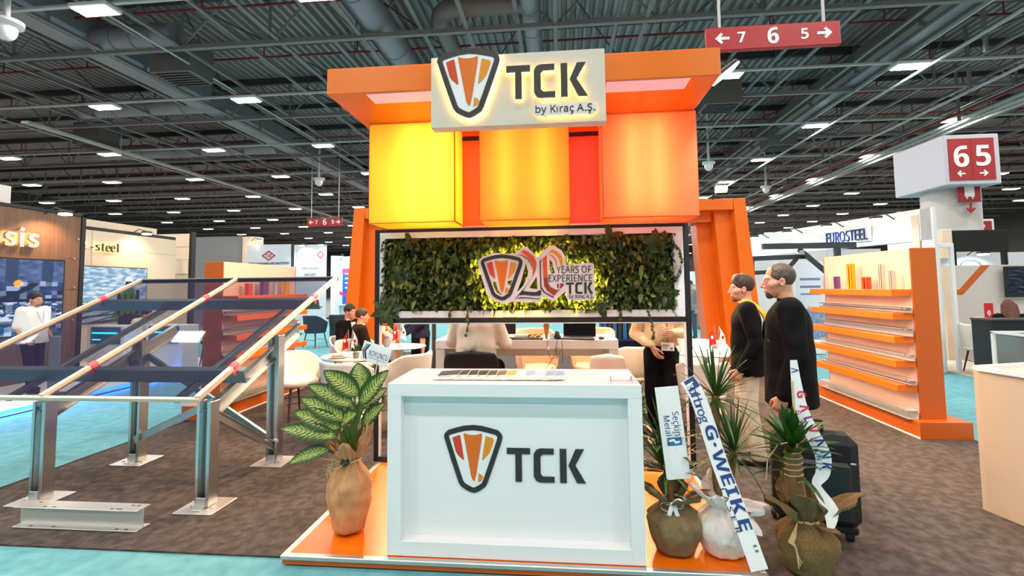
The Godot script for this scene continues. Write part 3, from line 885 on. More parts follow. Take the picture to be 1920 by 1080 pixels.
const HALO = 0.26
func glow_boxes() -> void:
	var spec = [
		["yellow", -1.58, -0.855, [248, 214, 66], [0.5, 0.82], "glowing yellow fabric box at the left end under the orange canopy", 1.0],
		["amber", -0.64, 0.09, [242, 156, 50], [0.28, 0.72], "glowing amber fabric box in the middle under the lit sign", 0.8],
		["salmon", 0.36, 1.095, [250, 124, 76], [0.32, 0.6], "glowing salmon-orange fabric box at the right end under the canopy", 1.0]]
	for q in spec:
		var k = rgb(q[3][0], q[3][1], q[3][2])
		var m = mat("fabric_" + q[0], k, 0.8)
		m.backlight_enabled = true; m.backlight = k.lerp(Color.WHITE, 0.1)
		var w: float = q[2] - q[1]
		var t = thing("light_box", q[5], "light box", V(q[1], 2.143, -4.36))
		var z1 = 0.41
		var hh = 0.843
		obj("front_fabric", MB.new().quad(V(0, 0, z1), V(w, 0, z1), V(w, hh, z1), V(0, hh, z1)), m, t)
		obj("side_fabric", MB.new().quad(V(w, 0, z1), V(w, 0, 0), V(w, hh, 0), V(w, hh, z1)), m, t)
		obj("side_fabric", MB.new().quad(V(0, 0, 0), V(0, 0, z1), V(0, hh, z1), V(0, hh, 0)), m, t)
		obj("bottom_fabric", MB.new().quad(V(0, 0, 0), V(w, 0, 0), V(w, 0, z1), V(0, 0, z1)), m, t)
		obj("back_board", MB.new().bx(0, w, 0, hh, -0.02, 0), M.white_matt, t)
		var fr = MB.new()
		for x in [0.0, w]:
			fr.bx(x - 0.006, x + 0.006, 0, hh, z1 - 0.02, z1 - 0.004)
		fr.bx(0, w, -0.002, 0.01, z1 - 0.02, z1 - 0.004); fr.bx(0, w, hh - 0.01, hh, z1 - 0.02, z1 - 0.004)
		fr.bx(-0.004, 0.004, -0.002, 0.01, 0, z1 - 0.02); fr.bx(w - 0.004, w + 0.004, -0.002, 0.01, 0, z1 - 0.02)
		obj("inner_frame", fr, M.orange_board, t)
		for s in q[4]:
			obj("tube_lamp", MB.new().tube([V(w * s, 0.04, 0.27), V(w * s, hh - 0.04, 0.27)], 0.013, 8), M.lamp_warm, t)
			wide_area(t, V(w * s, hh / 2, 0.29), V(0, 0, 1), 0.03, hh - 0.1, WARM, BOX_LIGHT * 0.62 * q[6])
		wide_area(t, V(w / 2, hh / 2, 0.02), V(0, 0, 1), w - 0.1, hh - 0.1, WARM, BOX_LIGHT * 0.24 * q[6])
	for q in [["red_orange", -0.853, -0.642, [246, 92, 40], "narrow glowing red-orange panel between the yellow and amber boxes"], ["red", 0.092, 0.358, [248, 80, 70], "narrow glowing red panel between the amber and salmon boxes"]]:
		var k = rgb(q[3][0], q[3][1], q[3][2])
		var m = mat("fabric_" + q[0], k, 0.45)
		m.backlight_enabled = true; m.backlight = k.lerp(Color.WHITE, 0.1)
		var w: float = q[2] - q[1]
		var t = thing("light_box", q[4], "light box", V(q[1], 2.145, -4.36))
		obj("front_fabric", MB.new().quad(V(0, 0, 0.07), V(w, 0, 0.07), V(w, 0.77, 0.07), V(0, 0.77, 0.07)), m, t)
		obj("top_strip", MB.new().bx(0, w, 0.77, 0.81, 0.0, 0.075), M.black, t)
		obj("head_panel", MB.new().bx(0, w, 0.81, 0.845, 0.0, 0.07), M.orange, t)
		obj("back_board", MB.new().bx(0, w, 0, 0.77, -0.02, 0), M.white_matt, t)
		wide_area(t, V(w / 2, 0.38, 0.004), V(0, 0, 1), w - 0.02, 0.74, WARM, BOX_LIGHT * 0.25)
const BOX_LIGHT = 0.26
# ---------------------------------------------------------------- the planted wall
func leaf_mesh(l: float, w: float, fold: float, droop: float, ns = 4) -> MB:
	return MB.new().sheet(func(s, t):
		var a: float = t
		var wid = w * pow(sin(PI * clampf(pow(a, 0.75), 0.0, 1.0)), 0.9) * 0.5 + 0.0005
		var x: float = (s - 0.5) * 2.0 * wid
		return Vector3(x, fold * absf(x) - droop * a * a * l, a * l), 2, ns)
func planted_wall() -> void:
	var t = thing("planted_wall", "white-bordered panel of dense green leaves hung in the black frame", "green wall", V(0, 1.331, -4.4))
	var x0 = -1.648; var x1 = 1.071; var h = 0.78
	var px0 = -1.6; var px1 = 0.985; var py0 = 0.06; var py1 = 0.724
	obj("border_board", MB.new().bx(x0, x1, py1, h, -0.06, 0.02, 0.002), M.white, t)
	obj("border_board", MB.new().bx(x0, x1, 0, py0, -0.06, 0.02, 0.002), M.white, t)
	obj("border_board", MB.new().bx(x0, px0, py0, py1, -0.06, 0.02, 0.002), M.white, t)
	obj("border_board", MB.new().bx(px1, x1, py0, py1, -0.06, 0.02, 0.002), M.white, t)
	obj("back_panel", MB.new().bx(px0, px1, py0, py1, -0.07, -0.05), mat("moss", rgb(22, 30, 14), 0.9), t)
	var lm = mat("leaf", Color.WHITE, 0.42)
	lm.vertex_color_use_as_albedo = true
	lm.backlight_enabled = true; lm.backlight = Color(0.25, 0.3, 0.1)
	# small leaves: past counting
	var base = leaf_mesh(0.062, 0.036, 0.35, 0.25, 3).mesh()
	var mm = MultiMesh.new()
	mm.transform_format = MultiMesh.TRANSFORM_3D
	mm.use_colors = true
	mm.mesh = base
	var n = 8500
	mm.instance_count = n
	for i in n:
		var p = V(rng.randf_range(px0 - 0.015, px1 + 0.01), rng.randf_range(py0 + 0.022, py1 + 0.0), rng.randf_range(-0.05, 0.035))
		var b = Basis.from_euler(V(rng.randf_range(0.1, 1.5), rng.randf_range(-1.5, 1.5), rng.randf_range(-0.9, 0.9))) * Basis.from_euler(V(0, 0, rng.randf_range(-1.2, 1.2)))
		var s = rng.randf_range(0.5, 1.05)
		mm.set_instance_transform(i, Transform3D(b.scaled(V(s, s, s)), p))
		mm.set_instance_color(i, leaf_tone(rng.randf()))
	var ml = MultiMeshInstance3D.new()
	ml.name = "small_leaves"
	ml.multimesh = mm
	ml.material_override = lm
	ml.set_meta("kind", "stuff")
	t.add_child(ml)
	# the larger leaves, one by one
	var kinds = []
	for q in [[0.1, 0.042, 0.3, 0.35], [0.085, 0.052, 0.25, 0.3], [0.13, 0.038, 0.35, 0.55], [0.08, 0.034, 0.3, 0.2]]:
		for c in 5:
			var m = leaf_mesh(q[0], q[1], q[2], q[3], 6)
			var tone = leaf_tone(c / 4.0)
			if c == 4 and q[0] > 0.09: tone = lin(100, 114, 50)
			for i in m.c.size(): m.c[i] = tone
			kinds.append(m.mesh())
	for i in 250:
		var p = V(rng.randf_range(px0, px1), rng.randf_range(py0 + 0.05, py1 - 0.02), rng.randf_range(-0.01, 0.05))
		# fewer beneath the lit badge
		if p.x > -0.7 and p.x < 0.33 and p.y > 0.1 and p.y < 0.65: p.z = minf(p.z, 0.0)
		var b = Basis.from_euler(V(rng.randf_range(0.3, 1.6), rng.randf_range(-1.2, 1.2), 0)) * Basis.from_euler(V(0, 0, rng.randf_range(-0.6, 0.6)))
		obj("leaf", kinds[rng.randi() % 20], lm, t, Transform3D(b, p))
	# big rosettes at the left bottom, left middle, top left and right
	for q in [[-1.57, 0.07, 0.03, 8, 0.16], [-1.46, 0.4, 0.02, 6, 0.16], [-1.36, 0.69, 0.02, 4, 0.11], [0.85, 0.64, 0.02, 6, 0.16], [0.9, 0.2, 0.02, 5, 0.15], [0.35, 0.1, 0.02, 4, 0.15], [0.45, 0.7, 0.02, 4, 0.13]]:
		for k in q[3]:
			var m = leaf_mesh(q[4] * rng.randf_range(0.8, 1.15), q[4] * 0.48, 0.35, 0.6, 7)
			var tone = leaf_tone(rng.randf() * 0.7)
			for i in m.c.size(): m.c[i] = tone
			var a: float = TAU * k / q[3] + 0.3
			var b = Basis(V(0, 0, 1), a) * Basis.from_euler(V(1.15, 0, 0)) * Basis.from_euler(V(0, 0, rng.randf_range(-0.3, 0.3)))
			obj("leaf", m, lm, t, Transform3D(b, V(q[0], q[1], q[2])))
	# trailing vines
	var vines = [
		[V(0.86, 0.7, 0.05), V(0.97, 0.66, 0.05), V(1.03, 0.58, 0.05), V(1.05, 0.48, 0.05), V(1.03, 0.4, 0.05), V(0.99, 0.33, 0.05), V(0.96, 0.3, 0.04)],
		[V(-0.82, 0.1, 0.05), V(-0.825, 0.02, 0.06), V(-0.82, -0.06, 0.05), V(-0.84, -0.14, 0.05)],
		[V(0.7, 0.2, 0.05), V(0.74, 0.08, 0.06), V(0.77, -0.02, 0.06), V(0.79, -0.12, 0.05), V(0.785, -0.19, 0.05)],
		[V(0.5, 0.08, 0.04), V(0.52, 0.03, 0.04), V(0.515, -0.02, 0.04)],
		[V(-0.98, 0.08, 0.04), V(-0.99, 0.03, 0.04)]]
	var ivy = leaf_mesh(0.034, 0.034, 0.2, 0.2, 3)
	for i in ivy.c.size(): ivy.c[i] = lin(72, 84, 32)
	var im = ivy.mesh()
	for vn in vines:
		var o = obj("vine", MB.new().tube(vn, 0.0025, 5), mat("vine_stem", rgb(70, 66, 34), 0.7), t)
		for i in range(vn.size() * 4 - 3):
			var f = i / 4.0
			var a: Vector3 = vn[int(f)].lerp(vn[mini(int(f) + 1, vn.size() - 1)], f - int(f))
			obj("leaf", im, lm, o, Transform3D(Basis.from_euler(V(rng.randf_range(0.8, 2.0), rng.randf_range(-1.5, 1.5), 0)), a))
	badge()
func leaf_tone(f: float) -> Color:
	var a = lin(38, 56, 20)
	var b = lin(96, 112, 44)
	if f > 0.93: return lin(126, 132, 58)
	return a.lerp(b, f * f)
func bp(pts: Array) -> Array:
	# drawing units of the badge to metres
	var o = []
	for i in range(0, pts.size(), 2): o.append(Vector2((pts[i] - 960.0) * 0.000579, (520.0 - pts[i + 1]) * 0.000582))
	return o
func badge() -> void:
	var t = thing("anniversary_badge", "cut-out badge with shield, big 20 and YEARS OF EXPERIENCE over the leaves", "sign", V(-0.19, 1.703, -4.29))
	var holes = [[780, 345, 815, 470, 800, 560, 735, 680, 665, 758, 640, 760, 700, 620, 740, 480], [940, 545, 952, 738, 822, 716], [1135, 290, 1175, 330, 1212, 500, 1165, 508, 1140, 440], [262, 596, 322, 620, 350, 735, 425, 828, 335, 782, 290, 700], [500, 610, 570, 588, 545, 680, 500, 660]]
	var cs = CSGCombiner3D.new()
	cs.name = "backing_plate"
	t.add_child(cs)
	var body = CSGPolygon3D.new()
	body.name = "plate"
	body.polygon = PackedVector2Array(bp([52, 300, 110, 245, 290, 180, 400, 182, 600, 205, 740, 95, 800, 100, 960, 255, 1140, 80, 1200, 80, 1320, 160, 1380, 265, 1385, 378, 1770, 352, 1800, 385, 1795, 500, 1808, 700, 1806, 870, 1780, 908, 1410, 905, 1378, 870, 1372, 770, 1190, 916, 1160, 908, 1040, 838, 1022, 860, 985, 930, 580, 918, 440, 952, 380, 932, 222, 862, 180, 800, 48, 345]))
	body.depth = 0.02
	cs.add_child(body)
	for q in holes:
		var c = CSGPolygon3D.new()
		c.name = "opening"
		c.polygon = PackedVector2Array(bp(q))
		c.depth = 0.06
		c.position.z = 0.02
		c.operation = CSGShape3D.OPERATION_SUBTRACTION
		cs.add_child(c, true)
	cs.material_override = mat("badge_white", rgb(226, 214, 214), 0.4)
	var z = 0.0
	logo_shield(t, 0.403, Transform3D(Basis.from_scale(V(1.03, 1, 1)), V(bp([412, 550])[0].x, bp([412, 550])[0].y, z)), 0.006, false)
	mat("badge_red", rgb(212, 82, 44), 0.5)
	mat("badge_rust", rgb(150, 52, 30), 0.5)
	mat("badge_plum", rgb(78, 44, 46), 0.5)
	for q in [["digit_two", "badge_red", [700, 170, 745, 138, 805, 165, 900, 240, 942, 330, 936, 430, 905, 505, 868, 560, 892, 440, 872, 345, 800, 245]],
		["digit_two", "badge_plum", [866, 555, 905, 500, 740, 742, 690, 800, 640, 850, 598, 885, 700, 772, 780, 680]],
		["digit_two", "logo_black", [720, 755, 800, 768, 920, 778, 1004, 742, 1006, 800, 990, 832, 880, 832, 760, 818, 660, 820]],
		["digit_two", "badge_plum", [620, 872, 700, 850, 780, 852, 958, 874, 990, 850, 970, 886, 780, 866]],
		["digit_two", "badge_plum", [648, 213, 720, 213, 812, 272, 870, 370, 880, 445, 862, 375, 804, 286, 716, 226]],
		["digit_zero", "badge_red", [1035, 280, 1098, 222, 1100, 480, 1108, 560, 1044, 560]],
		["digit_zero", "badge_rust", [1044, 562, 1108, 562, 1112, 640, 1142, 700, 1245, 752, 1282, 742, 1200, 832, 1100, 762, 1052, 690]],
		["digit_zero", "logo_gold", [1100, 218, 1180, 138, 1262, 182, 1322, 250, 1338, 378, 1302, 384, 1280, 282, 1205, 200, 1140, 186]],
		["digit_zero", "logo_amber", [1118, 205, 1180, 230, 1240, 300, 1254, 384, 1240, 384, 1222, 304, 1172, 244]],
		["digit_zero", "badge_plum", [988, 312, 1030, 278, 1006, 322, 1012, 700, 1062, 778, 1192, 848, 1186, 866, 1050, 792, 995, 722]],
		["digit_zero", "badge_rust", [1290, 652, 1345, 652, 1340, 688, 1286, 738]],
		["digit_zero", "badge_rust", [1245, 655, 1270, 655, 1266, 725, 1242, 716]]]:
		obj(q[0], MB.new().prism(bp(q[2]), z, z + 0.005), M[q[1]], t)
	var e = func(s, x0, x1, y0, y1, b):
		var a = bp([x0, y1, x1, y0])
		fit_text(s, a[0].x, a[1].x, a[0].y, a[1].y, z, M.logo_black, t, 0.005, b)
	e.call("YEARS OF", 1240, 1756, 395, 500, false)
	e.call("EXPERIENCE", 1122, 1766, 522, 626, false)
	e.call("by Kıraç A.Ş.", 1422, 1780, 812, 892, false)
	var a2 = bp([1376, 645, 1776, 802])
	var s2: float = (a2[1].x - a2[0].x) / (427.0 / 365.0)
	logo_letters(t, s2, Transform3D(Basis.IDENTITY, V(a2[0].x - 183.0 / 365.0 * s2, (a2[0].y + a2[1].y) / 2 + 27.0 / 365.0 * s2, z)), 0.005)
	# lamps behind the plate that light the leaves
	glow("badge_lamp", Color(1.0, 0.85, 0.3), 1.5)
	for q in [[-0.4, -0.19], [-0.3, -0.235], [-0.12, -0.22], [0.02, -0.2], [0.13, -0.2], [0.28, -0.2], [0.38, -0.21], [0.46, -0.18], [-0.46, -0.05], [-0.5, 0.08], [-0.48, 0.15], [0.48, -0.02], [0.4, 0.06], [0.0, 0.16], [-0.16, 0.2], [0.12, 0.21], [-0.3, 0.17], [0.2, 0.12]]:
		var l = V(q[0], q[1], -0.028)
		obj("led_lamp", MB.new().box(l, V(0.05, 0.012, 0.008), 0.002), M.badge_lamp, t)
		omni(t, l + V(0, 0, -0.012), Color(1.0, 0.86, 0.28), BADGE_LIGHT, 0.02)
const BADGE_LIGHT = 0.07
# ---------------------------------------------------------------- the solar mounting frame on the left
func h_post(h: float) -> MB:
	# open aluminium section, flanges to the left and right
	return MB.new().bx(-0.055, -0.047, 0, h, -0.05, 0.05, 0.002).bx(0.047, 0.055, 0, h, -0.05, 0.05, 0.002).bx(-0.047, 0.047, 0, h, -0.006, 0.006).bx(-0.047, -0.03, 0, h, 0.042, 0.05).bx(0.03, 0.047, 0, h, 0.042, 0.05)
func rack() -> void:
	var pane = mat("tinted_pane", Color8(44, 38, 62, 162), 0.02)
	pane.transparency = BaseMaterial3D.TRANSPARENCY_ALPHA
	pane.metallic_specular = 0.05
	mat("clip_pink", rgb(236, 96, 116), 0.5)
	mat("rail", rgb(232, 214, 192), 0.42, 0.55)
	mat("purlin", rgb(120, 150, 156), 0.4, 0.8)
	var t = thing("mounting_frame", "aluminium solar mounting frame with two tilted dark glass panes left of the counter", "mounting frame", V(-3.35, 0, -4.0))
	var o = -t.position
	# posts on splayed plates
	var feet = [[-4.03, -3.55, 0.74], [-2.65, -3.53, 0.76], [-4.01, -4.40, 1.12], [-2.68, -4.46, 1.16]]
	for q in feet:
		var p = obj("post", h_post(q[2]), M.alu, t, T(q[0] + o.x, 0.012, q[1] + o.z, 0))
		obj("base_plate", MB.new().box(V(0, -0.008, 0), V(0.30, 0.008, 0.29), 0.002), M.alu_soft, p)
		var bl = MB.new()
		for s in [-1, 1]: bl.lathe([Vector2(0.0, 0.0), Vector2(0.012, 0), Vector2(0.012, 0.012), Vector2(0, 0.014)], 6, V(0.09 * s, -0.004, 0.05), true)
		obj("bolt", bl, M.galv, p)
		obj("foot_angle", MB.new().bx(-0.035, 0.035, -0.004, 0.07, 0.05, 0.058, 0.002).bx(-0.035, 0.035, -0.004, 0.004, 0.05, 0.11, 0.002), M.alu_soft, p)
	# glass plane: from low front to high back
	var A = V(0, 0.81, -3.42); var B = V(0, 1.732, -5.65)
	var dir = (B - A).normalized()
	var nrm = V(0, -dir.z, dir.y)
	if nrm.y < 0: nrm = -nrm
	var at = func(x, f, lift): return V(x + o.x, 0, o.z) + A.lerp(B, f) + nrm * lift
	for x in [-2.66, -3.92, -5.18]:
		obj("sloped_rail", MB.new().bar(at.call(x, 0, 0), at.call(x, 1.0, 0), 0.04, 0.045, nrm, 0.003), M.rail, t)
	obj("front_rail", MB.new().bar(at.call(-5.18, 0.0, -0.01), at.call(-2.64, 0.0, -0.01), 0.03, 0.03, nrm, 0.003), M.rail, t)
	obj("back_rail", MB.new().bar(at.call(-5.18, 1.0, -0.01), at.call(-2.64, 1.0, -0.01), 0.03, 0.05, nrm, 0.003), M.charcoal, t)
	for q in [[-3.90, -2.68], [-5.16, -3.94]]:
		var g = MB.new()
		g.quad(at.call(q[0], 0.005, -0.008), at.call(q[1], 0.005, -0.008), at.call(q[1], 0.995, -0.008), at.call(q[0], 0.995, -0.008))
		obj("glass_pane", g, pane, t)
	for f in [0.18, 0.765]:
		var pu = MB.new()
		var lo: Vector3 = at.call(-5.35, f, -0.075)
		var hi: Vector3 = at.call(-2.56 if f < 0.5 else -2.6, f, -0.075)
		pu.bar(lo + dir * -0.03, hi + dir * -0.03, 0.006, 0.11, nrm).bar(lo + nrm * 0.052, hi + nrm * 0.052, 0.065, 0.006, nrm).bar(lo - nrm * 0.052, hi - nrm * 0.052, 0.065, 0.006, nrm)
		obj("cross_purlin", pu, M.purlin, t)
		for x in [-2.66, -3.92, -5.18]:
			var c = MB.new()
			var p0: Vector3 = at.call(x, f - 0.015, 0.004)
			var p1: Vector3 = at.call(x, f + 0.02, 0.004)
			c.bar(p0, p1, 0.052, 0.058, nrm, 0.014)
			c.bar(p0 + V(0.02, -0.05, 0.0), p1 + V(0.03, -0.045, 0.01), 0.03, 0.05, nrm, 0.012)
			obj("wrapped_clamp", c, M.clip_pink, t)
	# rafters under the purlins, from post to post and on
	for x in [-2.70, -4.05]:
		var r = MB.new()
		var a: Vector3 = at.call(x, 0.02, -0.2)
		var b: Vector3 = at.call(x, 0.62, -0.2)
		r.bar(a, b, 0.006, 0.12, nrm).bar(a + nrm * 0.057 + V(0.02, 0, 0), b + nrm * 0.057 + V(0.02, 0, 0), 0.045, 0.006, nrm).bar(a - nrm * 0.057 + V(0.02, 0, 0), b - nrm * 0.057 + V(0.02, 0, 0), 0.045, 0.006, nrm)
		obj("rafter", r, M.alu, t)
	for x in [-3.02, -4.5]:
		var r2 = MB.new().bar(at.call(x, 0.08, -0.16), at.call(x, 0.86, -0.16), 0.05, 0.045, nrm, 0.003)
		obj("rafter", r2, M.purlin, t)
		obj("cable_strip", MB.new().bar(at.call(x + 0.03, 0.1, -0.13), at.call(x + 0.03, 0.8, -0.13), 0.008, 0.004, nrm), M.alu, t)
	# braces
	for x in [-2.66, -4.02]:
		var s = MB.new()
		var a = V(x + o.x, 0.15, -4.43 + o.z); var b = V(x + o.x, 0.68, -3.56 + o.z)
		if x < -3: a = V(x + o.x, 0.2, -4.37 + o.z); b = V(x + 0.9 + o.x, 0.62, -4.42 + o.z)
		s.bar(a, b, 0.006, 0.07, V(0, 1, 0)).bar(a + V(0, 0.035, 0), b + V(0, 0.035, 0), 0.04, 0.005, V(0, 1, 0)).bar(a - V(0, 0.035, 0), b - V(0, 0.035, 0), 0.04, 0.005, V(0, 1, 0))
		if x < -3: s.bar(b, V(-2.72 + o.x, 1.02, -4.46 + o.z), 0.04, 0.06)
		obj("brace", s, M.alu, t)
	obj("brace", MB.new().bar(V(-4.0 + o.x, 1.0, -4.43 + o.z), V(-2.72 + o.x, 0.2, -4.47 + o.z), 0.035, 0.05), M.purlin, t)
	obj("bolt", MB.new().tube([V(-2.64 + o.x, 0.22, -4.39 + o.z), V(-2.60 + o.x, 0.22, -4.37 + o.z)], 0.016, 6), M.galv, t)
	# the short beam lying in front
	var hb = thing("steel_beam", "short pale galvanised beam with slotted flanges lying on the carpet before the frame", "beam", V(-3.295, 0, -3.18))
	for y in [0.003, 0.134]: obj("flange", MB.new().box(V(0, y, 0), V(0.92, 0.006, 0.115), 0.002), M.alu_soft, hb)
	obj("web", MB.new().box(V(0, 0.0685, 0), V(0.92, 0.125, 0.006)), M.galv, hb)
	for x in [-0.34, -0.24, -0.17, 0.30, 0.36, 0.26, 0.40, 0.32]:
		var zz = 0.035 if absf(x) < 0.33 else -0.025
		obj("slot", MB.new().bx(x - 0.013, x + 0.013, 0.1368, 0.1375, zz - 0.006, zz + 0.006), M.charcoal, hb)
	for x in [-0.34, -0.17, 0.30, 0.37]: obj("slot", MB.new().bx(x - 0.013, x + 0.013, 0.0058, 0.0066, 0.029, 0.041), M.charcoal, hb)

# ---------------------------------------------------------------- the two shelf units
func c_section(w: float, h: float, l: float, lip: float) -> MB:
	# channel lying along z from 0 to -l, open to -x, back at x = 0
	return MB.new().bx(-0.004, 0, 0, h, -l, 0).bx(-w, 0, 0, 0.004, -l, 0).bx(-w, 0, h - 0.004, h, -l, 0).bx(-w, -w + 0.004, 0.0, lip, -l, 0).bx(-w, -w + 0.004, h - lip, h, -l, 0)
func shelf_unit(at: Vector3, s: float, where: String) -> void:
	var t = thing("shelf_unit", "orange and cream display unit with five orange shelves, " + where, "shelf unit", at)
	var L = 1.72
	var X = func(x0, x1, y0, y1, z0, z1, b = 0.003): return MB.new().bx(minf(x0 * s, x1 * s), maxf(x0 * s, x1 * s), y0, y1, z0, z1, b)
	obj("base", X.call(-0.095, 0.41, 0.0, 0.175, -2.0, 0.13), M.orange_board, t)
	obj("back_panel", X.call(0.0, 0.25, 0.175, 1.965, -L, -0.012), M.peach, t)
	obj("end_panel", X.call(0.0, 0.255, 0.175, 1.967, -0.012, 0.006), M.orange_board, t)
	obj("end_panel", X.call(0.0, 0.255, 0.175, 1.967, -L - 0.018, -L), M.orange_board, t)
	obj("base_trim", X.call(-0.1, -0.095, 0.0, 0.02, -2.0, 0.13), M.white, t)
	var ys = [1.526, 1.277, 1.029, 0.776, 0.525]
	for y in ys: obj("shelf", X.call(-0.2, 0.0, y - 0.072, y, -L - 0.03, -0.01), M.orange, t)
	# steel profiles lying on the shelves
	var nm = ["thin white channel on the second shelf", "tall pale channel on the third shelf", "pale channel on the fourth shelf", "low grey channel on the lowest shelf", "wide grey channel on the base"]
	var dims = [[0.06, 0.055], [0.07, 0.085], [0.06, 0.065], [0.07, 0.05], [0.11, 0.09]]
	for i in 5:
		var y: float = ys[i + 1] if i < 4 else 0.175
		var c = thing("steel_profile", nm[i] + " of the unit " + where.replace("standing ", ""), "profile", at + V(-0.035 * s, y + 0.001, 0.03), 0, "steel profiles on the shelf units")
		var m = c_section(dims[i][0], dims[i][1], 1.76, 0.014)
		if s < 0: m.v = mirror(m)
		obj("channel", m, M.galv if i > 1 else M.alu_soft, c)
		obj("bolt_hole", MB.new().tube([V(-dims[i][0] * s + 0.002 * s, dims[i][1] * 0.85, -0.05), V(-dims[i][0] * s - 0.003 * s, dims[i][1] * 0.85, -0.05)], 0.006, 8), M.charcoal, c)
func mirror(m: MB) -> PackedVector3Array:
	var r = PackedVector3Array()
	for i in range(0, m.v.size(), 3):
		for k in [0, 2, 1]:
			var p = m.v[i + k]
			p.x = -p.x
			r.append(p)
	for i in m.n.size(): m.n[i].x = -m.n[i].x
	return r
func shelf_units() -> void:
	shelf_unit(V(3.725, 0, -5.63), 1.0, "right of the two men")
	shelf_unit(V(-4.28, 0, -5.9), -1.0, "behind the tilted glass panes")
	mat("sample_violet", rgb(112, 72, 134), 0.45)
	mat("sample_yellow", rgb(242, 170, 10), 0.4)
	mat("sample_red", rgb(228, 78, 20), 0.4)
	var S = [["violet", 0.07, 0.16, -6.82, M.sample_violet], ["tall yellow", 0.1, 0.31, -6.5, M.sample_yellow], ["short red", 0.11, 0.14, -6.2, M.sample_red], ["tall cream", 0.06, 0.28, -5.92, M.cream], ["low grey", 0.05, 0.17, -7.1, M.galv], ["plain cream", 0.05, 0.2, -5.75, M.cream]]
	for q in S:
		var t = thing("profile_sample", q[0] + " cut profile sample standing on the top shelf right of the two men", "sample", V(3.63, 1.5275, q[3]))
		var m = MB.new().bx(-0.004, 0.0, 0, q[2], -q[1] / 2, q[1] / 2, 0.001).bx(-0.05, -0.004, 0, q[2], -q[1] / 2, -q[1] / 2 + 0.004).bx(-0.05, -0.004, 0, q[2], q[1] / 2 - 0.004, q[1] / 2).bx(-0.05, -0.046, 0, q[2], -q[1] / 2, -q[1] / 6).bx(-0.05, -0.046, 0, q[2], q[1] / 6, q[1] / 2)
		obj("folded_sheet", m, q[4], t)
		obj("cut_edge", MB.new().bx(-0.05, 0.0, q[2], q[2] + 0.002, -q[1] / 2, -q[1] / 2 + 0.005).bx(-0.05, 0.0, q[2], q[2] + 0.002, q[1] / 2 - 0.005, q[1] / 2), M.alu_soft, t)
	S = [["red", 0.1, 0.16, -6.25, M.sample_red], ["violet", 0.14, 0.19, -6.6, M.sample_violet], ["grey", 0.09, 0.22, -6.85, M.galv], ["yellow", 0.12, 0.25, -7.15, M.sample_yellow]]
	for q in S:
		var t = thing("profile_sample", q[0] + " cut profile sample on the top shelf seen through the tilted glass", "sample", V(-4.19, 1.5275, q[3]))
		var m = MB.new().bx(0.0, 0.004, 0, q[2], -q[1] / 2, q[1] / 2, 0.001).bx(0.004, 0.05, 0, q[2], -q[1] / 2, -q[1] / 2 + 0.004).bx(0.004, 0.05, 0, q[2], q[1] / 2 - 0.004, q[1] / 2).bx(0.046, 0.05, 0, q[2], -q[1] / 2, q[1] / 2)
		obj("folded_sheet", m, q[4], t)
		obj("cut_edge", MB.new().bx(0.0, 0.05, q[2], q[2] + 0.002, -q[1] / 2, -q[1] / 2 + 0.005), M.alu_soft, t)
# ---------------------------------------------------------------- gift plants with cards and ribbons
# cloth or paper gathered round a pot: narrow at the base, full at the belly, tied at the neck
func wrap_mesh(r: float, belly: float, neck_y: float, lobes: int, seed_: int) -> MB:
	var ns = FastNoiseLite.new()
	ns.seed = seed_; ns.frequency = 0.9
	return MB.new().sheet(func(s, t):
		var a: float = s * TAU
		var y: float = t * neck_y
		var prof = lerpf(0.72, 1.0, smoothstep(0.0, 0.5, t)) * lerpf(1.0, 0.42, smoothstep(0.62, 1.0, t)) * lerpf(0.55, 1.0, smoothstep(0.0, 0.05, t))
		var fold = 1.0 + (0.03 + 0.12 * t * t) * sin(a * lobes + ns.get_noise_3d(cos(a), t * 2.0, sin(a)) * 3.0) + 0.10 * ns.get_noise_3d(cos(a) * 1.5, t * 2.5, sin(a) * 1.5)
		return V(sin(a) * r * prof * fold * belly, y, cos(a) * r * prof * fold * belly), 48, 22)
func collar_mesh(r0: float, y0: float, ears: Array) -> MB:
	# ears: [angle, half width, rise, outward lean, droop]
	var m = MB.new()
	for e in ears:
		m.sheet(func(s, t):
			var a: float = deg_to_rad(e[0]) + (s - 0.5) * 2.0 * deg_to_rad(e[1]) * lerpf(1.0, 0.75, t)
			var edge = 1.0 - 0.55 * pow(absf(s - 0.5) * 2.0, 1.6) * t
			var rr: float = r0 + (e[3] * t + 0.05 * sin(t * 3.0)) * edge
			var yy: float = y0 + e[2] * sin(t * PI * 0.5) * edge - e[4] * t * t
			rr += 0.012 * sin(s * 19.0 + t * 4.0)
			return V(sin(a) * rr, yy, cos(a) * rr), 14, 9)
	return m
func bow(parent: Node3D, at: Transform3D, m: Material, s = 1.0) -> void:
	var b = obj("bow", MB.new().ball(V(0, 0, 0), V(0.016, 0.014, 0.012) * s, 8, 6), m, parent, at)
	for q in [[1, 0.055, 0.012], [-1, 0.06, -0.006]]:
		obj("loop", MB.new().sheet(func(u, v):
			var a: float = u * TAU
			return V(q[0] * (0.03 - 0.03 * cos(a)) * q[1] / 0.06, q[2] + 0.022 * sin(a), 0.006 + (v - 0.5) * 0.02) * s, 14, 2), m, b)
		obj("tail", MB.new().sheet(func(u, v):
			return V(q[0] * (0.006 + 0.03 * v) + (u - 0.5) * 0.022, -0.085 * v, 0.012 * sin(v * 4.0) + 0.008) * s, 2, 8), m, b)
func tie_band(r: float, y: float) -> MB:
	var p = []
	for i in 25: p.append(V(sin(i * TAU / 24) * r, y + 0.004 * sin(i * 2.0), cos(i * TAU / 24) * r))
	return MB.new().tube(p, 0.008, 6, false)
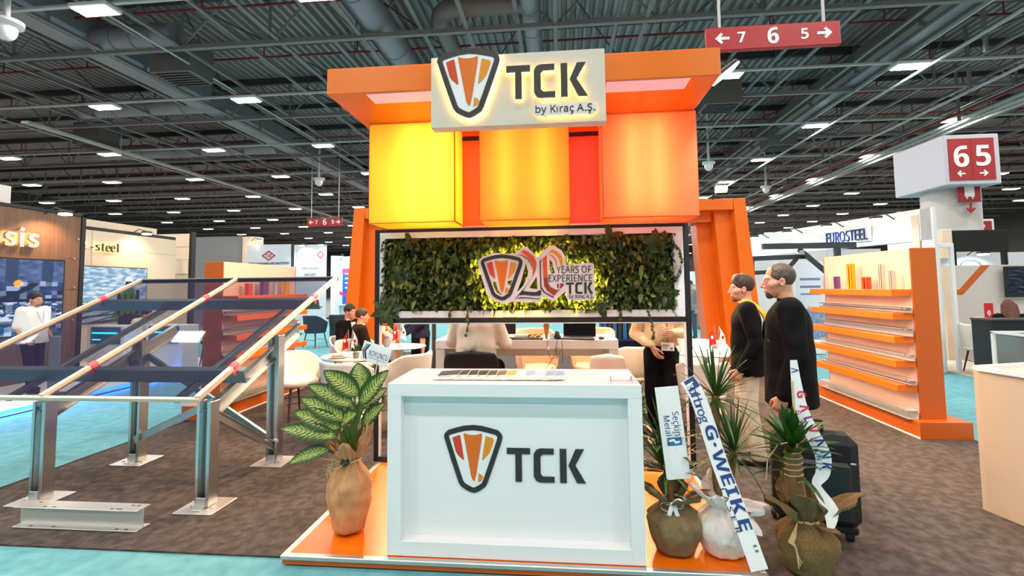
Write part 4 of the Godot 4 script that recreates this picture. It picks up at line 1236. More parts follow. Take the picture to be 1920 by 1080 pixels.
# arching blade, pointing along +z and rising, base at the origin
func blade_mesh(l: float, w: float, rise: float, droop: float, fold = 0.25, ns = 8) -> MB:
	return MB.new().sheet(func(s, t):
		var ww = w * 0.5 * (minf(1.0, 0.45 + t * 3.0)) * pow(1.0 - t, 0.55) + 0.0004
		var x: float = (s - 0.5) * 2.0 * ww
		var z = l * t * cos(rise) * (1.0 - 0.12 * droop * t)
		var y = l * t * sin(rise) - droop * l * t * t
		return V(x, y + absf(x) * fold, z), 2, ns)
func crown(parent: Node3D, at: Vector3, n: int, l: float, w: float, m: Material, up0: float, up1: float, droop: float, seed_: int) -> void:
	var r = RandomNumberGenerator.new()
	r.seed = seed_
	var kinds = []
	for k in 7:
		var rise = lerpf(up0, up1, k / 6.0)
		var b = blade_mesh(l * r.randf_range(0.85, 1.12), w * r.randf_range(0.85, 1.1), rise, droop * r.randf_range(0.7, 1.3) * (1.0 - 0.5 * k / 6.0))
		var g = r.randf_range(0.75, 1.25)
		var k0 = lin(46, 84, 26)
		for i in b.c.size(): b.c[i] = Color(k0.r * g, k0.g * g, k0.b * g)
		kinds.append(b.mesh())
	for i in n:
		var a = i * 2.399 + r.randf() * 0.4
		var k = int(float(i) / n * 7)
		obj("leaf", kinds[k], m, parent, Transform3D(Basis(V(0, 1, 0), a) * Basis.from_euler(V(0, 0, r.randf_range(-0.25, 0.25))), at + V(sin(a), 0, cos(a)) * 0.012 + V(0, 0.05 * k / 6.0, 0)))
# letters set along a strip: centre line c(t), unit across a(t); text runs down the strip
func strip_text(parent: Node3D, s: String, pos: Callable, t0: float, t1: float, off: float, size: float, m: Material, bold: bool, stretch = 1.0, tones = null) -> void:
	var n = s.length()
	var adv = [0.0]
	for i in n: adv.append(adv[i] + lettering(s[i], 1.0, 0.01, bold).get_aabb().size.x + 0.10)
	for i in n:
		if s[i] == " ": continue
		var t = lerpf(t0, t1, (adv[i] + adv[i + 1]) * 0.5 / adv[n])
		var f: Transform3D = pos.call(t, off)
		var mm: Material = m if tones == null else tones[mini(i * tones.size() / n, tones.size() - 1)]
		obj("letter", lettering(s[i], size, 0.002, bold), mm, parent, f * Transform3D(Basis.from_scale(V(stretch, 1, 1)), V(0, 0, 0.0025)))

func gift_plants() -> void:
	var kraft = mat("kraft_paper", rgb(214, 166, 122), 0.75)
	triplanar(kraft, noise_tex(0.02, rgb(172, 120, 78), rgb(216, 164, 116), 8, 128), 3.0)
	var burlap = mat("burlap", rgb(118, 90, 50), 0.95)
	triplanar(burlap, noise_tex(0.12, rgb(88, 66, 34), rgb(144, 114, 70), 9, 128, 2), 6.0, 0.3)
	var olive = mat("olive_cloth", rgb(122, 102, 70), 0.9)
	triplanar(olive, noise_tex(0.1, rgb(112, 92, 62), rgb(138, 118, 84), 10, 128, 2), 6.0, 0.15)
	var wcloth = mat("white_cloth", rgb(232, 226, 222), 0.85)
	wcloth.backlight_enabled = true; wcloth.backlight = Color(0.4, 0.4, 0.4)
	mat("ribbon_white", rgb(240, 240, 242), 0.4)
	mat("raffia", rgb(206, 178, 130), 0.8)
	mat("stem_green", rgb(70, 112, 40), 0.5)
	mat("trunk", rgb(122, 98, 66), 0.9)
	mat("stick", rgb(210, 188, 150), 0.7)
	mat("ink_blue", rgb(24, 66, 132), 0.5)
	mat("ink_black", rgb(34, 36, 42), 0.5)
	mat("soil", rgb(46, 34, 26), 0.95)
	var lm = M.leaf
	# 1: variegated dumb cane in kraft paper, left of the counter
	var t = thing("potted_plant", "broad-leaved variegated plant in a kraft paper wrapped pot left of the counter", "plant", V(-1.375, 0.05, -3.15))
	obj("paper_wrap", wrap_mesh(0.135, 1.0, 0.46, 9, 21), kraft, t)
	obj("paper_collar", collar_mesh(0.05, 0.44, [[10, 34, 0.16, 0.09, 0.0], [75, 30, 0.27, 0.10, 0.0], [-60, 34, 0.20, 0.09, 0.02], [150, 40, 0.2, 0.08, 0], [215, 40, 0.2, 0.08, 0]]), kraft, t)
	obj("raffia_tie", tie_band(0.065, 0.45), M.raffia, t)
	var rf = MB.new()
	for k in 9:
		var a = -0.9 + k * 0.08
		rf.tube([V(-0.02, 0.45, 0.06), V(-0.06 - 0.012 * k, 0.45 + 0.03 * sin(k * 1.7), 0.08), V(-0.11 + 0.012 * (k % 4), 0.42 - 0.015 * (k % 5), 0.09), V(-0.08 + 0.01 * k, 0.37 + 0.01 * k, 0.1)], 0.0022, 4)
	obj("raffia_strands", rf, M.raffia, t)
	obj("tie_knot", MB.new().ball(V(0.0, 0.45, 0.075), V(0.03, 0.022, 0.02), 10, 6), M.charcoal, t)
	# leaves: base x and y, tip x and y, width, base and tip depth, droop
	for q in [[0.064, 0.874, 0.000, 1.052, 0.140, -0.05, -0.10, 0.06], [0.054, 0.856, -0.160, 1.025, 0.125, 0.00, 0.06, 0.05], [0.067, 0.794, 0.259, 1.025, 0.115, 0.00, 0.02, 0.05], [0.033, 0.794, -0.256, 0.941, 0.110, 0.03, 0.08, 0.08], [0.002, 0.708, -0.284, 0.868, 0.115, 0.06, 0.12, 0.10], [-0.027, 0.665, -0.306, 0.790, 0.120, 0.08, 0.16, 0.10], [-0.041, 0.609, -0.370, 0.704, 0.100, 0.10, 0.20, 0.22], [-0.022, 0.689, 0.128, 0.798, 0.105, 0.06, 0.22, 0.10], [0.083, 0.665, 0.252, 0.827, 0.090, 0.00, 0.05, 0.06], [-0.096, 0.502, -0.365, 0.477, 0.085, 0.06, 0.14, 0.55], [0.039, 0.763, 0.187, 0.874, 0.100, -0.08, -0.16, 0.05]]:
		var bs = V(q[0], q[1], q[5]); var tp = V(q[2], q[3], q[6])
		var d = (tp - bs).normalized()
		var up = V(0.0, 0.55, 0.85)
		up = (up - d * up.dot(d)).normalized()
		var ln = (tp - bs).length()
		obj("leaf", dumbcane(ln, q[4] * 1.15, q[7]), lm, t, Transform3D(Basis(up.cross(d), up, d), bs + up * q[7] * ln * 0.5))
		obj("stalk", MB.new().tube([V(0.02 * signf(q[0]), 0.46, 0.0), V(q[0] * 0.5, 0.46 + (q[1] - 0.46) * 0.6, q[5] * 0.5), bs + up * q[7] * ln * 0.5 + d * 0.03], [0.013, 0.01, 0.006], 8), M.stem_green, t)
	obj("stem", MB.new().tube([V(0, 0.3, 0), V(0, 0.5, 0), V(0.01, 0.66, 0)], [0.025, 0.022, 0.014], 10), M.stem_green, t)
	# its card
	var c = thing("gift_card", "white tilted name card on a stick in the variegated plant", "card", V(-1.243, 1.16, -3.24))
	var tb = T(0, 0, 0, -3, 0, -17)
	obj("card", MB.new().box(V(0, 0, 0), V(0.205, 0.13, 0.003), 0.001), M.ribbon_white, c, tb)
	var ct = Node3D.new(); ct.name = "print"; ct.transform = tb; c.add_child(ct)
	obj("card_emblem", MB.new().prism([Vector2(-0.05, 0.05), Vector2(-0.062, 0.05), Vector2(-0.085, 0.0), Vector2(-0.062, -0.05), Vector2(-0.05, -0.05), Vector2(-0.072, 0.0)], 0.0015, 0.003).prism([Vector2(-0.068, 0.05), Vector2(-0.074, 0.05), Vector2(-0.097, 0.0), Vector2(-0.074, -0.05), Vector2(-0.068, -0.05), Vector2(-0.09, 0.0)], 0.0015, 0.003), M.ink_black, ct)
	fit_text("KOYUNCU", -0.045, 0.092, -0.022, 0.016, 0.0015, M.ink_blue, ct, 0.0012, false, "card_letters")
	obj("card_line", MB.new().bx(-0.045, 0.09, -0.035, -0.032, 0.0015, 0.0025), M.grey, ct)
	obj("stick", MB.new().bar(V(0.02, -0.02, -0.004), V(-0.11, -0.72, 0.05), 0.012, 0.006), M.stick, c)
	# 2: olive cloth pot with a card strip, right of the counter
	t = thing("potted_plant", "dark-leaved plant in an olive cloth wrap with a white bow right of the counter", "plant", V(0.645, 0.05, -3.07))
	obj("cloth_wrap", wrap_mesh(0.15, 1.0, 0.29, 8, 31), olive, t)
	obj("cloth_collar", collar_mesh(0.05, 0.27, [[20, 40, 0.10, 0.13, 0.0], [95, 36, 0.07, 0.16, 0.0], [-60, 40, 0.13, 0.13, 0.0], [-110, 30, 0.12, 0.14, 0.02], [170, 50, 0.15, 0.1, 0]]), olive, t)
	obj("tie", tie_band(0.068, 0.285), M.ribbon_white, t)
	bow(t, T(-0.02, 0.285, 0.075, -10), M.ribbon_white, 1.15)
	obj("stem", MB.new().tube([V(0, 0.2, -0.02), V(-0.03, 0.5, -0.06)], 0.02, 8), M.trunk, t)
	crown(t, V(-0.03, 0.42, -0.07), 44, 0.34, 0.03, lm, 0.2, 1.4, 0.25, 5)
	crown(t, V(-0.02, 0.56, -0.1), 26, 0.32, 0.034, lm, 0.2, 1.3, 0.3, 15)
	c = thing("gift_card", "tall white card strip with blue lettering turned sideways on the olive pot", "card", V(0.636, 0.745, -3.0))
	var cb = T(0, 0, 0, 0, -4, 5.2)
	obj("card", MB.new().box(V(0, 0, 0), V(0.135, 0.52, 0.003), 0.001), M.ribbon_white, c, cb)
	var cp = Node3D.new(); cp.name = "print"; cp.transform = cb * T(0, 0, 0.0016, 0, 0, -90); c.add_child(cp)
	fit_text("Seçkin", -0.115, 0.02, 0.0, 0.052, 0, M.ink_blue, cp, 0.001, false, "card_letters")
	fit_text("Metal", -0.095, 0.018, -0.04, -0.005, 0, M.ink_blue, cp, 0.001, false, "card_letters")
	obj("card_emblem", MB.new().bx(0.028, 0.074, -0.035, 0.046, 0, 0.001), mat("ink_teal", rgb(40, 112, 170), 0.5), cp)
	obj("card_emblem", MB.new().prism([Vector2(0.04, -0.025), Vector2(0.052, -0.028), Vector2(0.05, 0.0), Vector2(0.064, 0.005), Vector2(0.06, 0.034), Vector2(0.048, 0.036), Vector2(0.05, 0.014), Vector2(0.036, 0.004)], 0.001, 0.002), M.ribbon_white, cp)
	# 3: white cloth pot with two crowns of narrow blades and a long ribbon
	t = thing("potted_plant", "two-crowned spiky plant in a white cloth wrap on the platform's right corner", "plant", V(0.92, 0.05, -3.07))
	obj("cloth_wrap", wrap_mesh(0.155, 1.0, 0.28, 11, 41), wcloth, t)
	obj("cloth_collar", collar_mesh(0.05, 0.26, [[-20, 40, 0.12, 0.11, 0.0], [80, 40, 0.06, 0.2, 0.05], [40, 26, -0.02, 0.17, 0.06], [-80, 45, 0.15, 0.14, 0], [180, 50, 0.16, 0.1, 0]]), wcloth, t)
	obj("tie", tie_band(0.068, 0.275), M.ribbon_white, t)
	obj("trunk", MB.new().tube([V(0.0, 0.2, -0.06), V(0.03, 0.5, -0.18), V(0.05, 0.84, -0.22)], [0.03, 0.028, 0.022], 10), M.trunk, t)
	obj("trunk", MB.new().tube([V(0.04, 0.2, -0.06), V(0.1, 0.44, -0.12), V(0.12, 0.54, -0.14)], [0.026, 0.024, 0.02], 10), M.trunk, t)
	crown(t, V(0.05, 0.82, -0.22), 60, 0.36, 0.02, lm, -0.1, 1.45, 0.28, 6)
	crown(t, V(0.12, 0.5, -0.14), 56, 0.32, 0.018, lm, -0.15, 1.4, 0.3, 7)
	var rb = thing("gift_ribbon", "long white ribbon with blue print slanting across the white cloth pot", "ribbon", V(0.9, 0.6, -2.9))
	var cl = [V(0.735, 1.045, -3.03), V(0.775, 0.975, -3.0), V(0.818, 0.83, -2.97), V(0.875, 0.60, -2.93), V(0.94, 0.38, -2.87), V(1.018, 0.098, -2.80)]
	ribbon(rb, cl, 0.088, V(0.97, 0.2, 0.12))
	var rp = ribbon_frame(cl, V(0.97, 0.2, 0.12), rb.position)
	var f0: Transform3D = rp.call(0.105, 0.0)
	obj("ribbon_emblem", MB.new().bx(-0.032, 0.032, -0.026, 0.04, 0.001, 0.0022), M.ink_blue, rb, f0)
	strip_text(rb, "lg", rp, 0.085, 0.135, -0.004, 0.052, M.ribbon_white, true)
	strip_text(rb, "lothbrog", rp, 0.14, 0.42, -0.008, 0.07, M.ink_blue, false, 1.15)
	strip_text(rb, "G·WEIKE", rp, 0.43, 0.88, 0.006, 0.086, M.ink_blue, true, 1.55)
	strip_text(rb, "LASER", rp, 0.70, 0.88, -0.036, 0.034, M.ink_black, false, 1.6)
	strip_text(rb, "88", rp, 0.905, 0.935, 0.02, 0.024, M.ink_black, false)
	# 4: burlap pot with a leafy crown, alone on the carpet
	t = thing("potted_plant", "bright green leafy plant in a brown burlap wrap standing on the carpet", "plant", V(1.345, 0.0, -2.99))
	obj("burlap_wrap", wrap_mesh(0.152, 0.98, 0.31, 8, 51), burlap, t)
	obj("burlap_collar", collar_mesh(0.05, 0.28, [[-25, 50, 0.24, 0.17, 0.03], [-70, 40, 0.22, 0.2, 0.07], [75, 40, 0.20, 0.22, 0.02], [25, 20, 0.04, 0.14, 0.03], [180, 60, 0.22, 0.14, 0.0]]), burlap, t)
	obj("rope_tie", tie_band(0.068, 0.29), M.raffia, t)
	var rs = MB.new()
	for k in 7: rs.tube([V(-0.07, 0.29, 0.06), V(-0.1 - 0.006 * k, 0.2, 0.09), V(-0.1 + 0.008 * k, 0.08 + 0.012 * k, 0.12)], 0.003, 4)
	rs.tube([V(-0.02, 0.72, 0.02), V(-0.14, 0.70, 0.03), V(-0.2, 0.62, 0.03), V(-0.21, 0.5, 0.02)], 0.004, 5)
	obj("rope_strands", rs, M.raffia, t)
	obj("trunk", MB.new().tube([V(-0.02, 0.25, 0), V(-0.05, 0.5, 0), V(-0.05, 0.68, 0)], [0.045, 0.045, 0.04], 12), M.trunk, t)
	var cw = []
	for k in 40: cw.append(V(-0.05 + 0.047 * sin(k * 0.9), 0.5 + k * 0.0045, 0.047 * cos(k * 0.9)))
	obj("rope_winding", MB.new().tube(cw, 0.004, 5), M.raffia, t)
	crown(t, V(-0.05, 0.66, 0), 46, 0.25, 0.052, mat_leaf_bright(), 0.25, 1.5, 0.18, 8)
	crown(t, V(-0.05, 0.52, 0.0), 5, 0.24, 0.06, mat_leaf_bright(), 0.1, 0.5, 0.3, 18)
	rb = thing("gift_ribbon", "twisted white ribbon with red and blue print standing up from the burlap pot", "ribbon", V(1.4, 0.6, -2.95))
	cl = [V(1.318, 1.166, -2.98), V(1.325, 1.04, -2.975), V(1.34, 0.90, -2.96), V(1.375, 0.78, -2.94), V(1.425, 0.66, -2.93), V(1.42, 0.56, -2.93), V(1.385, 0.49, -2.93), V(1.43, 0.38, -2.89), V(1.41, 0.29, -2.86)]
	ribbon(rb, cl, 0.072, V(0.97, 0.14, 0.15), [0.5, 0.72, 0.9, 1.0, 1.12, 1.0, 0.6, 1.1, 0.35])
	rp = ribbon_frame(cl, V(0.97, 0.14, 0.15), rb.position)
	var r1 = mat("ink_red", rgb(206, 44, 66), 0.5)
	var r2 = mat("ink_violet", rgb(120, 60, 120), 0.5)
	strip_text(rb, "Λ", rp, 0.03, 0.1, 0.0, 0.05, M.ink_blue, false)
	strip_text(rb, "GΛLVΛNK", rp, 0.15, 0.60, 0.014, 0.062, M.ink_blue, true, 1.0, [r1, r1, r2, r1, M.ink_blue, M.ink_blue, M.ink_blue])
	strip_text(rb, "GALVANIZ", rp, 0.24, 0.62, -0.024, 0.036, M.ink_blue, false, 1.0, [r1, r2, r1, r2, M.ink_blue, M.ink_blue, M.ink_blue, M.ink_blue])
	obj("stick", MB.new().tube([V(-0.1, 0.45, -0.02), V(-0.09, 0.05, -0.02), V(-0.06, -0.2, -0.02)], 0.007, 6), M.stick, rb)
func mat_leaf_bright() -> StandardMaterial3D:
	if M.has("leaf_bright"): return M.leaf_bright
	var m = mat("leaf_bright", rgb(224, 255, 176), 0.4)
	m.vertex_color_use_as_albedo = true
	m.backlight_enabled = true; m.backlight = Color(0.3, 0.4, 0.1)
	return m
func curve(cl: Array, t: float) -> Vector3:
	var n = cl.size() - 1
	var f = clampf(t, 0.0, 1.0) * n
	var i = mini(int(f), n - 1)
	var u = f - i
	return cl[i].cubic_interpolate(cl[i + 1], cl[maxi(i - 1, 0)], cl[mini(i + 2, n)], u)
func ribbon_frame(cl: Array, across: Vector3, origin: Vector3) -> Callable:
	# x runs down the strip, y to its right-hand edge as the print stands
	return func(t, off):
		var p = curve(cl, t)
		var d = (curve(cl, t + 0.01) - curve(cl, t - 0.01)).normalized()
		var y = (across - d * across.dot(d)).normalized()
		return Transform3D(Basis(d, y, d.cross(y)), p + y * off - origin)
func ribbon(parent: Node3D, cl: Array, w: float, across: Vector3, widths = null) -> void:
	obj("strip", MB.new().sheet(func(s, t):
		var p = curve(cl, t)
		var d = (curve(cl, t + 0.01) - curve(cl, t - 0.01)).normalized()
		var y = (across - d * across.dot(d)).normalized()
		var k = 1.0
		if widths != null:
			var f: float = t * (widths.size() - 1)
			k = lerpf(widths[int(f)], widths[mini(int(f) + 1, widths.size() - 1)], f - int(f))
		return p + y * (s - 0.5) * w * k - parent.position, 3, 40), M.ribbon_white, parent)
func dumbcane(l: float, w: float, droop: float) -> MB:
	var ns = FastNoiseLite.new()
	ns.frequency = 1.0; ns.seed = int(l * 1000 + w * 7000)
	var dark = lin(34, 74, 18); var pale = lin(196, 208, 112)
	return MB.new().sheet(func(s, t):
		var a: float = t
		var prof = pow(sin(PI * pow(a, 0.8)), 0.8) if a > 0.0 and a < 1.0 else 0.0
		var x: float = (s - 0.5) * w * prof + 0.0
		var f = absf(s - 0.5) * 2.0
		return V(x, 0.3 * absf(x) + 0.004 * sin(a * 60.0 - f * 12.0) * f * prof - droop * l * a * a, l * a), 18, 60, func(s, t):
		var f = absf(s - 0.5) * 2.0
		var v = 0.7 * sin((t * 26.0 - f * 5.0) * TAU * 0.5 + (0.6 if s < 0.5 else 0.0)) + 1.1 * ns.get_noise_2d((s - 0.5) * 5.0, t * 20.0 - f * 5.0) - 0.05
		var k = smoothstep(-0.15, 0.35, v + 0.25 - f * 0.35) * (1.0 - smoothstep(0.38, 0.78, f)) * smoothstep(0.02, 0.1, t) * (1.0 - smoothstep(0.86, 0.97, t))
		if f < 0.06: k = 0.75
		return dark.lerp(pale, k * 0.9))
# ---------------------------------------------------------------- furniture of the stand
# closed section (r, y) swept round the back of a seat from angle a0 to a1, its height scaled by hf(a)
func swept(prof: Array, a0: float, a1: float, n: int, hf: Callable, sx = 1.0) -> MB:
	var m = MB.new()
	var pn = prof.size()
	var pos = func(i, j):
		var a = deg_to_rad(lerpf(a0, a1, float(i) / n))
		var p: Vector2 = prof[j % pn]
		var k: float = hf.call(float(i) / n)
		return V(-sin(a) * p.x * sx, 0.40 + (p.y - 0.40) * k if p.y > 0.40 else p.y, -cos(a) * p.x)
	m.sheet(func(s, t): return pos.call(roundi(s * n), roundi(t * pn)), n, pn)
	for e in [0, n]:
		for j in range(1, pn - 1):
			m.tri(pos.call(e, 0), pos.call(e, j), pos.call(e, j + 1))
	return m
var chair_kit = {}
# rounded armchair facing +z
func tub_chair(called: String, label: String, at: Vector3, turn: float, m: Material, leg: Material, h = 0.8, group = "white armchairs of the stand") -> Node3D:
	var t = thing(called, label, "chair", at, turn, group)
	var key = "tub%.2f" % h
	if not chair_kit.has(key):
		var prof = [Vector2(0.23, 0.40), Vector2(0.27, 0.41), Vector2(0.30, 0.52), Vector2(0.335, h - 0.03), Vector2(0.33, h), Vector2(0.31, h), Vector2(0.295, h - 0.03), Vector2(0.262, 0.52), Vector2(0.235, 0.44)]
		var sh = swept(prof, -122, 122, 30, func(s):
			var c = absf(s - 0.5) * 2.0
			return lerpf(1.0, 0.62, smoothstep(0.35, 1.0, c)))
		var seat = MB.new().lathe([Vector2(0.0, 0.385), Vector2(0.25, 0.39), Vector2(0.285, 0.41), Vector2(0.285, 0.45), Vector2(0.26, 0.475), Vector2(0.0, 0.485)], 28)
		var lg = MB.new().tube([V(0.17, 0.40, 0.15), V(0.235, 0.0, 0.215)], [0.017, 0.011], 8)
		var st = MB.new().tube([V(0.2, 0.2, 0.18), V(-0.2, 0.2, 0.18)], 0.007, 6)
		chair_kit[key] = [sh.mesh(), seat.mesh(), lg.mesh(), st.mesh()]
	var k: Array = chair_kit[key]
	obj("shell", k[0], m, t)
	obj("seat", k[1], m, t)
	for a in 4: obj("leg", k[2], leg, t, T(0, 0, 0, a * 90.0))
	for a in 2: obj("stretcher", k[3], leg, t, T(0, 0, 0, a * 180.0))
	return t
# upholstered side chair or stool facing +z
func side_chair(label: String, at: Vector3, turn: float, m: Material, leg: Material, seat_y: float, back_y: float, w = 0.42) -> Node3D:
	var t = thing("side_chair", label, "chair", at, turn)
	obj("seat", MB.new().box(V(0, seat_y - 0.035, 0), V(w, 0.07, 0.42), 0.03), m, t)
	obj("backrest", MB.new().sheet(func(s, tt):
		var a: float = s * TAU
		var cx = signf(sin(a)) * pow(absf(sin(a)), 0.45)
		var cz = signf(cos(a)) * pow(absf(cos(a)), 0.6)
		var f = 1.0 - 0.25 * pow(tt, 8.0)
		var cap = 1.0 if tt > 0.001 and tt < 0.999 else 0.0
		return V(cx * w * 0.5 * f * cap, lerpf(seat_y - 0.02, back_y, tt), cz * 0.03 * cap - 0.2 - 0.08 * tt + 0.04 * absf(cx) * tt), 28, 14), m, t)
	for x in [-1, 1]:
		for z in [-1, 1]: obj("leg", MB.new().tube([V(x * (w * 0.5 - 0.06), seat_y - 0.06, z * 0.14), V(x * (w * 0.5 - 0.01), 0.0, z * 0.2)], [0.017, 0.011], 8), leg, t)
	if seat_y > 0.6: obj("footrest", MB.new().bx(-w / 2 + 0.02, w / 2 - 0.02, 0.26, 0.28, 0.16, 0.18), leg, t)
	return t
func round_table(label: String, at: Vector3, r = 0.4) -> Node3D:
	var t = thing("round_table", label, "table", at)
	obj("table_top", MB.new().lathe([Vector2(0, 0.725), Vector2(r - 0.012, 0.725), Vector2(r, 0.735), Vector2(r, 0.745), Vector2(r - 0.006, 0.75), Vector2(0, 0.75)], 40), M.white, t)
	obj("table_stem", MB.new().lathe([Vector2(0.035, 0.02), Vector2(0.03, 0.1), Vector2(0.03, 0.725)], 16), M.alu_soft, t)
	obj("table_foot", MB.new().lathe([Vector2(0.22, 0.0), Vector2(0.22, 0.01), Vector2(0.04, 0.03), Vector2(0.0, 0.03)], 28), M.alu_soft, t)
	return t
func table_flags(label: String, at: Vector3) -> void:
	var t = thing("flag_stand", label, "flag", at)
	obj("foot", MB.new().lathe([Vector2(0.0, 0.0), Vector2(0.045, 0.0), Vector2(0.045, 0.012), Vector2(0.0, 0.016)], 16), M.alu_soft, t)
	for s in [-1.0, 1.0]:
		obj("pole", MB.new().tube([V(0, 0.012, 0), V(0.03 * s, 0.34, 0)], 0.004, 6), M.alu, t)
		var red = s < 0
		var f = obj("flag", MB.new().sheet(func(a, b):
			var top = V(0.03 * s, 0.33, 0)
			return top + V(s * 0.09 * a * (0.35 + 0.65 * b) + s * 0.012 * sin(b * 5.0), -0.21 * b - 0.05 * a, 0.02 * sin(a * 6.0 + b * 2.0) * b), 8, 10), M.red if red else M.ribbon_white, t)
		obj("flag_emblem", MB.new().ball(V(s * 0.065, 0.2, 0.022), V(0.018, 0.022, 0.004), 10, 6), M.white if red else M.red, f)
func fern(label: String, at: Vector3, n: int, l: float) -> void:
	var t = thing("potted_fern", label, "plant", at, 0, "low green plants behind the counter")
	obj("pot", MB.new().lathe([Vector2(0.0, 0), Vector2(0.09, 0), Vector2(0.12, 0.2), Vector2(0.105, 0.2), Vector2(0.1, 0.18), Vector2(0, 0.18)], 20), M.white_matt, t)
	crown(t, V(0, 0.18, 0), n, l, 0.035, M.leaf_bright, 0.2, 1.35, 0.5, n + 3)

func meeting_area() -> void:
	mat("seat_white", rgb(238, 230, 220), 0.6)
	mat("seat_beige", rgb(214, 200, 178), 0.75)
	mat("leg_dark", rgb(58, 38, 28), 0.5)
	mat("leg_wood", rgb(150, 96, 58), 0.5)
	mat("terracotta", rgb(232, 182, 146), 0.6)
	mat("food", rgb(214, 138, 46), 0.6)
	mat("paper_brown", rgb(176, 120, 62), 0.7)
	mat_leaf_bright()
	var glass = mat("clear_glass", Color8(235, 245, 248, 50), 0.05)
	glass.transparency = BaseMaterial3D.TRANSPARENCY_ALPHA
	# orange arch at the back of the stand, legs leaning in towards the top
	var ar = thing("orange_arch", "big orange portal with leaning legs at the back of the stand", "arch", V(-0.3, 0, -9.0))
	var o = 0.3
	var leg = func(x0t, x1t, x0b, x1b, z0, z1, m, nm):
		var mb = MB.new()
		var H = 3.13
		var c = [V(x0b + o, 0, z1), V(x1b + o, 0, z1), V(x1t + o, H, z1), V(x0t + o, H, z1), V(x0b + o, 0, z0), V(x1b + o, 0, z0), V(x1t + o, H, z0), V(x0t + o, H, z0)]
		mb.quad(c[0], c[1], c[2], c[3]); mb.quad(c[5], c[4], c[7], c[6])
		mb.quad(c[1], c[5], c[6], c[2]); mb.quad(c[4], c[0], c[3], c[7]); mb.quad(c[3], c[2], c[6], c[7])
		obj(nm, mb, m, ar)
	leg.call(3.086, 3.296, 3.265, 3.545, -0.9, 0.0, M.orange, "leg")
	leg.call(2.79, 3.086, 3.0, 3.265, -0.9, -0.18, M.orange, "leg_reveal")
	leg.call(2.55, 2.79, 2.72, 3.0, -0.9, -0.5, M.orange, "leg_reveal")
	leg.call(-3.896, -3.686, -4.145, -3.865, -0.9, 0.0, M.orange, "leg")
	leg.call(-3.686, -3.39, -3.865, -3.6, -0.9, -0.18, M.orange, "leg_reveal")
	leg.call(-3.39, -3.15, -3.6, -3.32, -0.9, -0.5, M.orange, "leg_reveal")
	obj("cross_beam", MB.new().bx(-3.686 + o, 3.086 + o, 2.93, 3.128, -0.9, 0.0, 0.004), M.orange, ar)
	obj("cross_beam_reveal", MB.new().bx(-3.4 + o, 2.8 + o, 2.75, 2.93, -0.9, -0.3, 0.004), M.orange, ar)
	# warm spotlights clamped to the arch and over the meeting tables
	for q in [[2.74, 3.3, -8.75, "glaring warm spotlight clamped on the right of the orange arch"], [-2.6, 3.3, -8.75, "warm spotlight clamped on the orange arch behind the yellow glowing box"], [-0.9, 3.3, -8.75, "warm spotlight clamped on the orange arch behind the amber glowing box"], [1.0, 3.3, -8.75, "warm spotlight clamped on the orange arch behind the salmon glowing box"]]:
		var t = thing("spot_lamp", q[3], "lamp", V(q[0], q[1] - 0.14, q[2]), 0)
		obj("lamp_arm", MB.new().tube([V(0, -0.06, -0.27), V(0, 0.14, -0.1), V(0, 0.14, 0.1)], 0.012, 6), M.black, t)
		obj("lamp_case", MB.new().box(V(0, 0.15, 0.16), V(0.22, 0.14, 0.05), 0.01), M.black, t, T(0, 0, 0, 0, 24))
		obj("lamp_glass_light", MB.new().box(V(0, 0.14, 0.19), V(0.2, 0.12, 0.012), 0.004), M.lamp_warm, t, T(0, 0, 0, 0, 24))
		spot(t, V(0, 0.05, 0.24), V(-q[0] * 0.22, -1.0, 0.75), WARM, SPOT_WARM, 62)
	for q in [[-1.66, "small warm lamp on the left side beam above the white armchairs"], [1.16, "small warm lamp on the right side beam above the standing men"]]:
		var t = thing("spot_lamp", q[1], "lamp", V(q[0], 2.75, -5.6))
		obj("lamp_case", MB.new().lathe([Vector2(0.0, 0.1), Vector2(0.045, 0.1), Vector2(0.055, 0.0), Vector2(0.048, 0.0), Vector2(0.04, 0.02)], 16), M.black, t)
		obj("lamp_bulb_light", MB.new().lathe([Vector2(0.0, 0.012), Vector2(0.042, 0.014)], 16), M.lamp_warm, t)
		spot(t, V(0, -0.02, 0), V(q[0] * 0.3, -1, -0.15), WARM, SPOT_WARM * 0.55, 66)
	# the high desk
	var t = thing("high_desk", "long white high desk behind the counter, with a thick top", "desk", V(-0.38, 0, -5.6))
	obj("desk_top", MB.new().bx(-0.98, 0.98, 0.935, 1.032, -0.35, 0.3, 0.004), M.white, t)
	obj("side_panel", MB.new().bx(-0.98, -0.88, 0, 0.935, -0.34, 0.29, 0.003), M.white, t)
	obj("side_panel", MB.new().bx(0.88, 0.98, 0, 0.935, -0.34, 0.29, 0.003), M.white, t)
	obj("front_panel", MB.new().bx(-0.88, 0.88, 0.80, 0.935, -0.2, -0.17), M.white_matt, t)
	var lp = thing("laptop", "open black laptop with a dark screen on the high desk", "laptop", V(0.19, 1.033, -5.42), -6)
	obj("keyboard_base", MB.new().box(V(0, 0.009, 0), V(0.36, 0.016, 0.24), 0.004), M.charcoal, lp)
	obj("keys", MB.new().bx(-0.15, 0.15, 0.017, 0.019, -0.08, 0.03), M.black, lp)
	obj("screen", MB.new().box(V(0, 0.125, -0.155), V(0.36, 0.235, 0.01), 0.004), M.screen_off, lp, T(0, 0.01, 0, 0, -14))
	lp = thing("monitor", "small dark monitor beside the seated person on the high desk", "monitor", V(-0.6, 1.033, -5.5), 8)
	obj("screen", MB.new().box(V(0, 0.18, 0), V(0.2, 0.28, 0.02), 0.004), M.screen_off, lp)
	obj("foot", MB.new().box(V(0, 0.006, 0), V(0.14, 0.012, 0.12), 0.003).bx(-0.015, 0.015, 0.01, 0.06, -0.01, 0.01), M.black, lp)
